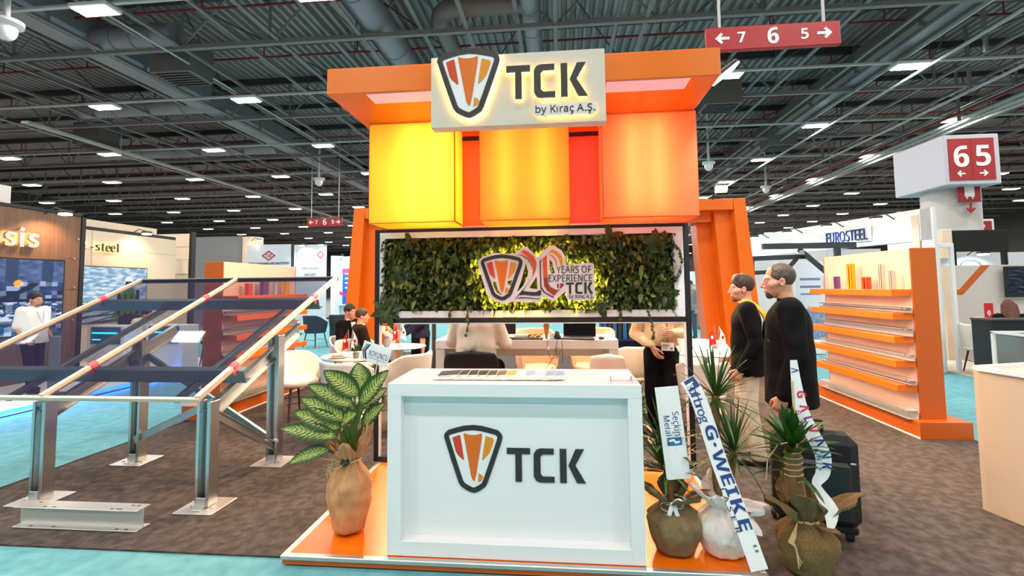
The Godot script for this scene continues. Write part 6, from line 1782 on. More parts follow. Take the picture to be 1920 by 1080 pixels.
func neighbours_right() -> void:
	# the white stand with the lettered fascia, running back from right to left
	var a = V(6.68, 0, -9.5); var b = V(5.22, 0, -14.9)
	var yaw = rad_to_deg(atan2(-(b - a).z, (b - a).x))
	var t = thing("lettered_fascia", "white fascia with dark blue halo-lit capitals behind the two men", "fascia", a, yaw)
	var len = (b - a).length()
	# local x runs from the near right end to the far left end; the face looks to local -z
	obj("fascia_board", MB.new().bx(0, len, 2.36, 2.95, 0.0, 0.12, 0.004), M.white, t)
	obj("wood_strip", MB.new().bx(0.22, 0.36, 0, 2.85, -0.012, 0.0), M.cream, t)
	obj("end_post", MB.new().bx(-0.04, 0.2, 0, 2.95, 0.0, 0.06, 0.004), M.white, t)
	obj("far_post", MB.new().bx(len - 0.5, len, 0, 2.24, 0.0, 0.15, 0.004), M.white, t)
	obj("side_board", MB.new().bx(0.2, 0.9, 0, 2.36, 0.02, 0.1), M.white, t)
	obj("wood_strip", MB.new().bx(len - 0.3, len - 0.12, 0, 2.24, -0.012, 0.0), M.cream, t)
	var bk = obj("letter_backing", MB.new().bx(1.2, 2.42, 2.46, 2.77, -0.03, -0.02), M.white, t)
	var txt = fit_text("EUROSTEEL", -2.33, -1.28, 2.50, 2.73, 0.03, M.navy, t, 0.03, false, "fascia_letters")
	txt.transform = Transform3D(Basis(V(0, 1, 0), PI), Vector3.ZERO) * txt.transform
	for x in [0.7, 1.9, 3.1, 4.3, 5.2]:
		wall_lamp(["nearest white arm lamp on the lettered fascia", "second white arm lamp along the lettered fascia", "middle white arm lamp along the lettered fascia", "fourth white arm lamp along the lettered fascia", "farthest white arm lamp on the lettered fascia"][[0.7, 1.9, 3.1, 4.3, 5.2].find(x)], t.transform * V(x, 2.84, -0.42), t.basis * V(0, -1, 0.5), COOL, 0.5, M.lamp_white)
	t = thing("display_wall", "white back wall of the stand with the lettered fascia", "wall", V(7.2, 0, -15.4))
	for q in [[-1.9, -0.6], [-0.59, 0.7], [0.71, 2.2]]: obj("wall_panel", MB.new().bx(q[0], q[1], 0, 2.6, -0.08, 0, 0.003), M.white_matt, t)
	var mn = FastNoiseLite.new()
	mn.seed = 9; mn.frequency = 2.5
	var pt = picture(64, 100, func(u, v):
		var k = rgb(206, 214, 224)
		if v > 0.12 and v < 0.42 and int(v * 40.0) % 4 == 0 and u > 0.15 and u < 0.85: k = rgb(96, 120, 160)
		if v > 0.6 + 0.12 * mn.get_noise_2d(u * 2.0, 0.3): k = rgb(84, 108, 150).lerp(rgb(170, 186, 206), 0.5 + 0.5 * mn.get_noise_2d(u * 4.0, v * 5.0))
		return k)
	t = thing("poster_stand", "pale blue mountain poster behind the older man's head", "poster", V(5.75, 0, -12.0))
	obj("poster_board", MB.new().bx(-0.34, 0.34, 0.3, 2.1, -0.04, 0), M.white, t)
	obj("poster_print", MB.new().screen(V(-0.32, 0.32, 0.002), V(0.32, 0.32, 0.002), V(0.32, 2.08, 0.002), V(-0.32, 2.08, 0.002)), print_mat("poster_mountain", pt), t)
	obj("foot", MB.new().box(V(0, 0.15, -0.02), V(0.4, 0.3, 0.3), 0.01), M.white_matt, t)
	# dark steel frame model
	t = thing("steel_frame_model", "dark blue-grey steel beam model standing in the white stand", "beams", V(4.6, 0, -10.0))
	var k = M.steel_dark
	obj("top_beam", MB.new().bar(V(-0.65, 2.33, 0), V(1.05, 2.33, 0), 0.1, 0.11), k, t)
	obj("rear_beam", MB.new().bar(V(-0.9, 2.1, -0.1), V(0.25, 2.13, -0.1), 0.08, 0.09), k, t)
	obj("low_beam", MB.new().bar(V(-0.85, 1.82, -0.2), V(-0.15, 1.85, -0.2), 0.08, 0.08), k, t)
	obj("diagonal", MB.new().bar(V(0.02, 2.27, 0), V(0.6, 1.72, 0), 0.07, 0.08), k, t)
	obj("diagonal", MB.new().bar(V(0.02, 2.09, -0.1), V(-0.2, 1.8, -0.2), 0.07, 0.08), k, t)
	obj("post", MB.new().bar(V(0.72, 0, 0), V(0.72, 2.28, 0), 0.09, 0.09), k, t)
	obj("post", MB.new().bar(V(-0.82, 0, -0.15), V(-0.82, 2.1, -0.15), 0.09, 0.09), k, t)
	obj("gusset", MB.new().box(V(0.05, 2.2, 0.055), V(0.09, 0.09, 0.012), 0.003), M.alu, t)
	# white posts, black banner, pale fascia
	t = thing("white_post_frame", "narrow white aluminium post frame right of the orange shelf end", "posts", V(6.95, 0, -9.6))
	for x in [-0.14, 0.1]: obj("post", MB.new().bx(x - 0.03, x + 0.03, 0, 2.3, -0.03, 0.03, 0.004), M.white, t)
	obj("head_bar", MB.new().bx(-0.11, 0.07, 2.22, 2.3, -0.03, 0.03, 0.004), M.white, t)
	obj("rear_post", MB.new().bx(-0.22, -0.17, 0, 2.3, -0.1, -0.05), M.charcoal, t)
	tag(obj("black_banner", MB.new().bx(8.42, 9.56, 2.25, 2.71, -11.55, -11.45, 0.01).bx(8.44, 8.52, 0.0, 2.25, -11.54, -11.46).bx(9.45, 9.53, 0.0, 2.25, -11.54, -11.46), M.black_matt), "plain black box banner in front of the far red 5 sign", "banner")
	obj("side_return", MB.new().bx(8.22, 8.42, 2.1, 2.74, -11.56, -11.4, 0.01), M.cream, get_node("black_banner"))
	t = thing("partition_wall", "white wall with a blue script mark behind the orange-striped wall", "wall", V(9.0, 0, -12.2))
	obj("wall_sheet", MB.new().bx(-1.3, 2.5, 0, 2.26, -0.1, 0), M.blue_grey, t)
	for q in [[-0.95, 1.9], [-0.6, 2.02], [0.35, 1.95]]:
		var pts = []
		for i in 12: pts.append(V(q[0] + 0.22 * cos(i * 0.3), q[1] + 0.14 * sin(i * 0.3), 0.005))
		obj("script_stroke", MB.new().tube(pts, 0.012, 5), M.navy, t)
	obj("exit_sign_light", MB.new().bx(-0.78, -0.6, 1.55, 1.65, 0.0, 0.02), glow("exit_green", Color(0.3, 0.75, 0.3), 0.6), t)
	wall_lamp("white lamp washing the wall with the blue script mark", V(9.3, 2.22, -11.78), V(0, -1, -0.6), COOL, 1.5, M.lamp_white)
	t = thing("partition_wall", "white wall with an orange angled stripe carrying the black television", "wall", V(8.9, 0, -11.0))
	obj("wall_sheet", MB.new().bx(-0.85, 2.4, 0, 1.94, -0.1, 0, 0.004), M.column_paint, t)
	obj("wall_return", MB.new().bx(-1.0, -0.85, 0, 1.94, -0.5, 0.0, 0.004), M.cream, t)
	obj("orange_stripe", MB.new().prism([Vector2(-0.85, 1.33), Vector2(-0.66, 1.33), Vector2(-0.1, 1.94), Vector2(-0.27, 1.94), Vector2(-0.72, 1.44), Vector2(-0.85, 1.44)], 0.0, 0.004), M.orange_board, t)
	t = thing("television", "black television on the orange-striped white wall", "television", V(9.45, 1.28, -10.9))
	obj("tv_case", MB.new().bx(-0.5, 0.6, 0, 0.62, 0, 0.06, 0.006), M.black, t)
	var tv = picture(110, 62, func(u, v):
		return rgb(12, 18, 34).lerp(rgb(112, 128, 150), pow(clampf(0.5 + 0.7 * mn.get_noise_2d(u * 1.5 + v * 1.2, v * 5.0 - u * 1.6), 0, 1), 2.2)))
	obj("screen_picture", MB.new().screen(V(-0.48, 0.02, 0.062), V(0.58, 0.02, 0.062), V(0.58, 0.6, 0.062), V(-0.48, 0.6, 0.062)), lit_picture("screen_dark", tv, 0.5), t)
	structure("floor", MB.new().bx(6.9, 13.0, -0.012, 0.006, -11.0, -8.75), M.carpet_beige)
	tub_chair("armchair", "white armchair with thin legs at the right, before the orange-striped wall", V(7.35, 0.006, -9.4), 80, M.seat_white, M.charcoal, 0.86, "white armchairs right")
	tub_chair("armchair", "white armchair further back beside the red roll-up", V(8.3, 0.006, -10.3), 20, M.seat_white, M.charcoal, 0.9, "white armchairs right")
	t = thing("reception_desk", "black reception desk before the red-haired person", "desk", V(7.22, 0.006, -8.5))
	obj("desk_front", MB.new().bx(-0.45, 1.5, 0.0, 0.97, -0.05, 0.0, 0.004), M.black, t)
	obj("desk_top", MB.new().bx(-0.47, 1.5, 0.97, 1.0, -0.4, 0.02, 0.004), M.charcoal, t)
	obj("desk_end", MB.new().bx(-0.45, -0.4, 0, 0.97, -0.4, -0.05), M.black, t)
	t = thing("red_roll_up", "narrow red roll-up with a white mark right of the white armchair", "banner", V(8.36, 0.006, -10.55))
	obj("banner_sheet", MB.new().bx(-0.08, 0.08, 0.03, 1.17, -0.01, 0.0), M.red, t)
	obj("white_mark", MB.new().ring([Vector2(0.03, 0.98), Vector2(0.0, 1.04), Vector2(-0.04, 0.98), Vector2(0, 0.92)], [Vector2(0.015, 0.98), Vector2(0.0, 1.0), Vector2(-0.02, 0.98), Vector2(0, 0.95)], 0, 0.005), M.white, t)
	obj("foot", MB.new().bx(-0.1, 0.1, 0, 0.03, -0.08, 0.08, 0.006), M.alu, t)
	t = thing("showcase", "white-framed glass showcase with a small solar panel model at the right edge", "showcase", V(6.77, 0.0, -7.4))
	for x in [-0.6, 0.9]:
		for z in [-0.35, 0.35]: obj("post", MB.new().bx(x - 0.02, x + 0.02, 0, 0.88, z - 0.02, z + 0.02, 0.003), M.white, t)
	obj("top_rim", MB.new().bx(-0.62, 0.92, 0.86, 0.89, 0.33, 0.37).bx(-0.62, 0.92, 0.86, 0.89, -0.37, -0.33).bx(-0.62, -0.58, 0.86, 0.89, -0.33, 0.33).bx(0.88, 0.92, 0.86, 0.89, -0.33, 0.33), M.white, t)
	obj("glass_pane", MB.new().quad(V(-0.58, 0.4, 0.35), V(0.88, 0.4, 0.35), V(0.88, 0.86, 0.35), V(-0.58, 0.86, 0.35)).quad(V(-0.6, 0.4, -0.33), V(-0.6, 0.4, 0.33), V(-0.6, 0.86, 0.33), V(-0.6, 0.86, -0.33)), M.clear_glass, t)
	obj("plinth", MB.new().bx(-0.6, 0.9, 0, 0.4, -0.35, 0.35, 0.004), M.charcoal, t)
	obj("model_panel", MB.new().bar(V(0.1, 0.52, 0.2), V(0.1, 0.62, -0.2), 0.9, 0.02), M.navy, t)
	obj("model_grass", MB.new().bx(-0.5, 0.8, 0.4, 0.43, -0.3, 0.3, 0.01), M.stem_green, t)
	# beige counter cut by the right edge
	t = thing("beige_counter", "plain beige counter cut by the right edge of the photo", "counter", V(3.55, 0, -3.85), 0)
	var cb = MB.new()
	cb.prism([Vector2(-0.61, 0.03), Vector2(-0.605, -0.0), Vector2(-0.3, -1.3), Vector2(0.9, -1.3), Vector2(0.9, 0.5)], 0.0, 0.975)
	obj("counter_body", cb, M.beige_paint, t, Transform3D(Basis(V(1, 0, 0), V(0, 0, -1), V(0, 1, 0)), Vector3.ZERO))
	obj("top_rim", MB.new().bar(V(-0.6, 0.985, -0.02), V(0.88, 0.985, -0.49), 0.04, 0.03).bar(V(-0.6, 0.985, 0.0), V(-0.3, 0.985, 1.29), 0.04, 0.03), M.white, t)
	# far away between the frame and the arch
	t = thing("far_screen", "pale blue screen on a white far wall right of the black frame", "screen", V(5.2, 1.64, -20.14))
	obj("screen_case", MB.new().bx(-0.32, 0.32, -0.03, 0.48, -0.06, 0, 0.01), M.white, t)
	obj("screen_face_light", MB.new().bx(-0.28, 0.28, 0, 0.45, 0, 0.01), glow("screen_pale", Color(0.62, 0.86, 0.92), 0.8), t)
	t = thing("partition_wall", "far white wall with a brown top band right of the black frame", "wall", V(5.6, 0, -20.2))
	obj("wall_sheet", MB.new().bx(-1.0, 1.4, 0, 2.3, -0.1, 0), M.blue_grey, t)
	obj("top_band", MB.new().bx(-1.0, 0.1, 2.15, 2.4, -0.05, 0.02), M.wood_dark, t)
	obj("dark_post", MB.new().bx(0.08, 0.2, 0, 2.6, 0, 0.08), M.charcoal, t)
	t = thing("wood_desk", "pale wooden desk beside the far seated woman", "desk", V(5.1, 0, -19.0))
	obj("desk_front", MB.new().bx(-0.4, 0.4, 0, 0.92, -0.3, 0.0, 0.006), mat("pale_wood", rgb(176, 152, 118), 0.6), t)
	obj("desk_top", MB.new().bx(-0.43, 0.43, 0.92, 0.96, -0.33, 0.03, 0.006), M.pale_wood, t)
	side_chair("white chair under the far seated woman", V(5.55, 0, -18.7), -60, M.seat_white, M.alu, 0.47, 0.9)
# ---------------------------------------------------------------- people
var head_kit = {}
func head_mesh(kind: String) -> MB:
	if head_kit.has(kind): return head_kit[kind]
	var f = SDF.new(V(-0.1, -0.14, -0.13), V(0.1, 0.15, 0.14), 0.006)
	var fem = kind == "f"
	f.ell(V(0, 0.045, -0.018), V(0.076, 0.088, 0.096), 0.01)
	f.ell(V(0, -0.02, 0.03), V(0.062, 0.085, 0.062), 0.02)
	f.cap(V(0, -0.07, 0.045), V(0, -0.055, -0.005), 0.040, 0.052, 0.02)
	f.cap(V(0, -0.097, 0.066), V(0, -0.09, 0.066), 0.016 if fem else 0.021, 0.018, 0.015)
	f.cap(V(-0.034, 0.03, 0.074), V(0.034, 0.03, 0.074), 0.015, 0.015, 0.012)
	for s in [-1.0, 1.0]:
		f.cap(V(s * 0.045, -0.018, 0.055), V(s * 0.05, -0.01, 0.03), 0.022, 0.022, 0.02)
		f.ell(V(s * 0.03, 0.008, 0.098), V(0.018, 0.011, 0.018), 0.01, true)
		f.ell(V(s * 0.03, 0.008, 0.076), V(0.014, 0.013, 0.012), 0.004)
		f.ell(V(s * 0.079, -0.002, -0.008), V(0.011, 0.032, 0.021), 0.008)
		f.ell(V(s * 0.086, 0.0, -0.002), V(0.006, 0.018, 0.010), 0.004, true)
		f.cap(V(s * 0.011, -0.034, 0.096), V(s * 0.008, -0.034, 0.088), 0.008, 0.008, 0.006)
	f.cap(V(0, 0.022, 0.088), V(0, -0.028, 0.112 if not fem else 0.107), 0.008, 0.0115, 0.01)
	f.cap(V(-0.018, -0.057, 0.088), V(0.018, -0.057, 0.088), 0.007, 0.007, 0.006)
	f.cap(V(-0.014, -0.067, 0.088), V(0.014, -0.067, 0.088), 0.007, 0.007, 0.004)
	f.cap(V(0, -0.05, -0.03), V(0, -0.13, -0.045), 0.052, 0.054, 0.03)
	var m = MB.new()
	f.add_to(m)
	head_kit[kind] = m
	return m
func hair_mesh(kind: String) -> MB:
	var key = "hair_" + kind
	if head_kit.has(key): return head_kit[key]
	var lo = V(-0.14, -0.32, -0.18) if kind == "long" else V(-0.11, -0.12, -0.15)
	var f = SDF.new(lo, V(0.14, 0.19, 0.15), 0.007)
	if kind == "balding":
		f.ell(V(0, 0.047, -0.022), V(0.083, 0.092, 0.099), 0.01)
		f.ell(V(0, 0.085, 0.105), V(0.062, 0.06, 0.066), 0.015, true)
	else:
		f.ell(V(0, 0.058, -0.018), V(0.087, 0.099, 0.106), 0.01)
		if kind == "quiff": f.cap(V(-0.03, 0.122, 0.045), V(0.035, 0.124, 0.04), 0.019, 0.019, 0.04)
		if kind == "long":
			f.cap(V(-0.06, 0.02, -0.04), V(-0.07, -0.2, -0.04), 0.055, 0.06, 0.03)
			f.cap(V(0.06, 0.02, -0.04), V(0.07, -0.2, -0.04), 0.055, 0.06, 0.03)
			f.cap(V(0, 0.02, -0.07), V(0, -0.24, -0.08), 0.07, 0.075, 0.03)
	f.ell(V(0, -0.045, 0.09), V(0.088, 0.105, 0.088), 0.01, true)
	if kind != "long":
		f.ell(V(0.0, -0.12, -0.02), V(0.12, 0.09, 0.14), 0.01, true)
		for s in [-1.0, 1.0]: f.ell(V(s * 0.088, -0.02, 0.0), V(0.02, 0.042, 0.03), 0.006, true)
	var m = MB.new()
	f.add_to(m)
	head_kit[key] = m
	return m
# left hand hanging: wrist at the origin, fingers down -y, thumb forward +z, palm towards -x
func hand_mesh(curl: float) -> MB:
	var key = "hand%.1f" % curl
	if head_kit.has(key): return head_kit[key]
	var f = SDF.new(V(-0.11, -0.22, -0.08), V(0.05, 0.03, 0.09), 0.0045)
	f.cap(V(0, 0.015, 0), V(0, -0.02, 0), 0.026, 0.024, 0.01, 1.0, 1.25)
	for i in 4:
		var z = 0.03 - i * 0.02
		f.cap(V(0, -0.02, z * 0.6), V(-0.004, -0.092 + absf(i - 1.2) * 0.004, z), 0.0165, 0.0125, 0.012, 1.0, 1.1)
		var len: float = [0.072, 0.08, 0.074, 0.058][i]
		var p = V(-0.004, -0.092 + absf(i - 1.2) * 0.004, z)
		var a = 0.15 + curl * 0.5
		for k in 3:
			var q = p + V(-sin(a), -cos(a), 0.02 * (1 - i)) * len * [0.45, 0.31, 0.24][k]
			f.cap(p, q, 0.0105 - k * 0.001, 0.0098 - k * 0.001, 0.003)
			p = q
			a += curl * 0.85 + 0.1
	f.cap(V(-0.004, -0.025, 0.02), V(-0.018, -0.06, 0.05), 0.017, 0.012, 0.01)
	f.cap(V(-0.018, -0.06, 0.05), V(-0.028 - curl * 0.02, -0.088, 0.052), 0.0115, 0.0105, 0.003)
	f.cap(V(-0.028 - curl * 0.02, -0.088, 0.052), V(-0.038 - curl * 0.03, -0.112, 0.046), 0.0105, 0.009, 0.003)
	var m = MB.new()
	f.add_to(m)
	head_kit[key] = m
	return m
func append_mesh(to: MB, m: MB, x: Transform3D, flip = false) -> void:
	for i in range(0, m.v.size(), 3):
		for k in ([0, 1, 2] if not flip else [0, 2, 1]):
			var p = m.v[i + k]
			var nn = m.n[i + k]
			if flip:
				p.x = -p.x; nn.x = -nn.x
			to.v.append(x * p); to.n.append((x.basis * nn).normalized()); to.u.append(Vector2.ZERO); to.c.append(Color.WHITE)
const STAND = {"hips": Vector3(0, 0.92, 0), "waist": Vector3(0, 1.08, 0.0), "chest": Vector3(0, 1.27, 0.0), "neck": Vector3(0, 1.43, -0.01), "head": Vector3(0, 1.58, 0.03),
	"sh": Vector3(0.178, 1.395, -0.01), "el": Vector3(0.215, 1.10, -0.04), "wr": Vector3(0.22, 0.86, 0.05), "hp": Vector3(0.09, 0.90, 0), "kn": Vector3(0.10, 0.49, 0.01), "an": Vector3(0.105, 0.08, -0.02), "to": Vector3(0.125, 0.035, 0.14)}
const SEAT = {"hips": Vector3(0, 0.55, 0), "waist": Vector3(0, 0.72, -0.01), "chest": Vector3(0, 0.92, 0.0), "neck": Vector3(0, 1.08, 0.01), "head": Vector3(0, 1.23, 0.05),
	"sh": Vector3(0.17, 1.03, 0.0), "el": Vector3(0.23, 0.76, 0.08), "wr": Vector3(0.16, 0.72, 0.32), "hp": Vector3(0.09, 0.54, 0.02), "kn": Vector3(0.12, 0.52, 0.44), "an": Vector3(0.12, 0.09, 0.42), "to": Vector3(0.13, 0.035, 0.57)}
# pose: joints of a 1.7 m figure facing +z; "_r" on a key overrides the right side (x is mirrored there)
func person(label: String, at: Vector3, turn: float, height: float, base: Dictionary, pose: Dictionary, look: Dictionary) -> Node3D:
	var s = height / 1.7
	var j = {}
	for k in base:
		var v: Vector3 = pose.get(k, base[k])
		if k in ["hips", "waist", "chest", "neck", "head"]:
			j[k] = v * s
		else:
			j[k + "1"] = v * s
			var r: Vector3 = pose.get(k + "_r", v)
			j[k + "0"] = V(-r.x, r.y, r.z) * s
	var cell: float = look.get("cell", 0.016)
	var t = thing("person", label, "person", at, turn)
	var skin: Material = look.get("skin", M.skin)
	var lo = V(9, 9, 9)
	var hi = -lo
	for k in j:
		lo = lo.min(j[k]); hi = hi.max(j[k])
	lo -= V(0.22, 0.08, 0.22); hi += V(0.22, 0.16, 0.22)
	lo.y = maxf(lo.y, -0.02)
	var big: float = look.get("bulk", 1.0)
	# body
	var f = SDF.new(lo, hi, cell)
	f.cap(j.neck, j.head - V(0, 0.05, 0.015) * s, 0.056 * s, 0.05 * s, 0.02)
	f.cap(j.chest, j.neck, 0.10 * s, 0.055 * s, 0.04, 1.3)
	f.cap(j.sh0.lerp(j.sh1, 0.1), j.sh0.lerp(j.sh1, 0.9), 0.055 * s, 0.055 * s, 0.04)
	f.cap(j.chest, j.waist, 0.125 * s * big, 0.112 * s * big, 0.04, 1.35, 0.95)
	f.cap(j.waist, j.hips, 0.112 * s * big, 0.122 * s * big, 0.04, 1.2, 0.95)
	for q in ["0", "1"]:
		f.cap(j["sh" + q], j["el" + q], 0.046 * s, 0.037 * s, 0.025)
		f.cap(j["el" + q], j["wr" + q], 0.037 * s, 0.025 * s, 0.012)
		f.cap(j["hp" + q], j["kn" + q], 0.082 * s, 0.054 * s, 0.03)
		f.cap(j["kn" + q], j["an" + q], 0.053 * s, 0.037 * s, 0.015)
		f.cap(j["an" + q] - V(0, 0.03, 0.02) * s, j["to" + q], 0.036 * s, 0.026 * s, 0.02)
	var body = MB.new()
	f.add_to(body)
	var hx = Transform3D(Basis.from_euler(Vector3(deg_to_rad(look.get("nod", 0.0)), deg_to_rad(look.get("face", 0.0)), deg_to_rad(look.get("tilt", 0.0)))).scaled(V(s, s, s) * 0.98), j.head)
	append_mesh(body, head_mesh(look.get("sex", "m")), hx)
	for q in [0, 1]:
		var a: Vector3 = j["wr%d" % q]
		var d: Vector3 = (a - j["el%d" % q]).normalized()
		var hv: Variant = look.get("hand%d" % q)
		var y = -d
		if hv is Vector3: y = -(hv as Vector3).normalized()
		var z: Vector3 = look.get("thumb%d" % q, V(0, 0, 1) if absf(d.z) < 0.8 else V(0, 1, 0))
		z = (z - y * z.dot(y)).normalized()
		append_mesh(body, hand_mesh(look.get("curl%d" % q, 0.5)), Transform3D(Basis(y.cross(z), y, z).scaled(V(s, s, s)), a), q == 0)
	obj("body", body, skin, t)
	# clothes
	var hem: float = look.get("hem", 0.80) * s
	var sleeve: float = look.get("sleeve", 1.0)
	f = SDF.new(lo, hi, cell)
	var e: float = look.get("loose", 0.028)
	f.cap(j.chest, j.chest.lerp(j.neck, 0.92), 0.118 * s, 0.066 * s, 0.04, 1.25)
	f.cap(j.sh0.lerp(j.sh1, 0.08), j.sh0.lerp(j.sh1, 0.92), 0.058 * s + e * 0.4, 0.058 * s + e * 0.4, 0.05)
	f.cap(j.chest, j.waist, 0.130 * s * big + e, 0.122 * s * big + e, 0.05, 1.25, 0.92)
	var low: Vector3 = j.hips + (j.hips - j.waist).normalized() * 0.08
	if base == STAND: low = V(j.hips.x, minf(j.hips.y, hem) - 0.08, j.hips.z)
	f.cap(j.waist, low, 0.122 * s * big + e, 0.138 * s * big + e, 0.05, 1.15, 0.92)
	if base == STAND:
		for q in ["0", "1"]: f.cap(j["hp" + q], V(j["hp" + q].x, hem - 0.06, j["hp" + q].z), 0.103 * s + e * 0.7, 0.103 * s + e * 0.7, 0.05)
	for q in ["0", "1"]:
		var b: Vector3 = j["wr" + q]
		f.cap(j["sh" + q], j["el" + q] if sleeve >= 0.5 else j["sh" + q].lerp(j["el" + q], sleeve * 2.0), 0.054 * s + e * 0.8, 0.046 * s + e * 0.6, 0.035)
		if sleeve > 0.5: f.cap(j["el" + q], j["el" + q].lerp(b, (sleeve - 0.5) * 1.9), 0.046 * s + e * 0.6, 0.034 * s + e * 0.5, 0.02)
	if base == STAND: f.plane(V(0, hem, 0), V(0, 1, 0))
	else: f.plane(j.hips - V(0, look.get("hem_seat", 0.10), 0) * s, V(0, 1, 0))
	var m = MB.new()
	f.add_to(m)
	obj(look.get("top_name", "jacket"), m, look.top, t)
	f = SDF.new(lo, hi, cell)
	if look.has("skirt"):
		f.cap(j.waist, j.hips, 0.125 * s, 0.15 * s, 0.03, 1.1, 0.92)
		f.cap(j.hips, V(0, look.skirt * s - 0.1, 0.02), 0.15 * s, 0.14 * s, 0.03, 1.0, 0.92)
		f.plane(V(0, look.skirt * s, 0), V(0, 1, 0))
	else:
		f.cap(j.waist - V(0, 0.06, 0), j.hips, 0.115 * s * big, 0.128 * s * big, 0.04, 1.15, 0.92)
		var w: float = look.get("leg_width", 1.0)
		for q in ["0", "1"]:
			f.cap(j["hp" + q], j["kn" + q], 0.096 * s, 0.07 * s * w, 0.03)
			f.cap(j["kn" + q], j["an" + q], 0.07 * s * w, 0.058 * s * w, 0.02)
		f.plane(V(0, 0.05 * s, 0), V(0, 1, 0))
	m = MB.new()
	f.add_to(m)
	obj("skirt" if look.has("skirt") else "trousers", m, look.bottom, t)
	for q in ["0", "1"]:
		var a: Vector3 = j["an" + q]
		var b: Vector3 = j["to" + q]
		f = SDF.new(V(minf(a.x, b.x) - 0.09, -0.01, minf(a.z, b.z) - 0.12), V(maxf(a.x, b.x) + 0.09, 0.16, maxf(a.z, b.z) + 0.1), 0.012)
		var heel = a + (a - b).normalized() * 0.05
		f.cap(V(heel.x, 0.04, heel.z), V(b.x, 0.034, b.z), 0.042 * s, 0.04 * s, 0.02)
		f.cap(V(heel.x, 0.04, heel.z).lerp(b, 0.15), a + V(0, 0.0, 0.0), 0.042 * s, 0.045 * s, 0.03)
		f.plane(V(0, 0.0, 0), V(0, 1, 0))
		m = MB.new()
		f.add_to(m)
		obj("shoe", m, look.get("shoe", M.black), t)
	m = MB.new()
	append_mesh(m, hair_mesh(look.get("hair", "short")), hx)
	var hr = obj("hair", m, look.get("hair_mat", M.hair_dark), t)
	if look.get("detail", false):
		for sd in [-1.0, 1.0]:
			obj("eye", MB.new().ball(V(sd * 0.03, 0.008, 0.0815), V(0.0095, 0.006, 0.008), 10, 8), M.eye_white, t, hx)
			obj("iris", MB.new().ball(V(sd * 0.03, 0.008, 0.0868), V(0.0045, 0.0045, 0.004), 8, 6), M.hair_dark, t, hx)
			obj("eyebrow", MB.new().tube([V(sd * 0.014, 0.026, 0.088), V(sd * 0.032, 0.031, 0.084), V(sd * 0.048, 0.024, 0.072)], [0.003, 0.0042, 0.002], 6), look.get("hair_mat", M.hair_dark), t, hx)
		obj("lips", MB.new().ball(V(0, -0.062, 0.0925), V(0.02, 0.006, 0.005), 12, 6), M.lips, t, hx)
	if look.has("beard"):
		f = SDF.new(V(-0.09, -0.14, -0.03), V(0.09, 0.0, 0.12), 0.006)
		f.cap(V(0, -0.07, 0.047), V(0, -0.055, 0.0), 0.0425, 0.0545, 0.02)
		f.cap(V(0, -0.097, 0.068), V(0, -0.09, 0.068), 0.0215, 0.019, 0.015)
		f.ell(V(0, -0.03, 0.06), V(0.05, 0.034, 0.06), 0.01, true)
		f.ell(V(0, -0.062, 0.098), V(0.022, 0.010, 0.014), 0.004, true)
		f.plane(V(0, -0.05 if look.beard > 0.5 else -0.068, 0), V(0, -1, 0.25 if look.beard > 0.5 else 0.9))
		m = MB.new()
		f.add_to(m)
		obj("beard", m, look.get("beard_mat", M.stubble), t, hx)
	if look.has("collar"):
		var cp = []
		for i in 17:
			var a2 = deg_to_rad(lerpf(-150, 150, i / 16.0)) + PI
			cp.append(j.neck + V(sin(a2) * 0.066, 0.012 + 0.022 * cos(a2 + PI) * -1.0, cos(a2) * 0.066 + 0.006) * s)
		obj("collar", MB.new().tube(cp, 0.013 * s, 8), look.collar, t)
	return t

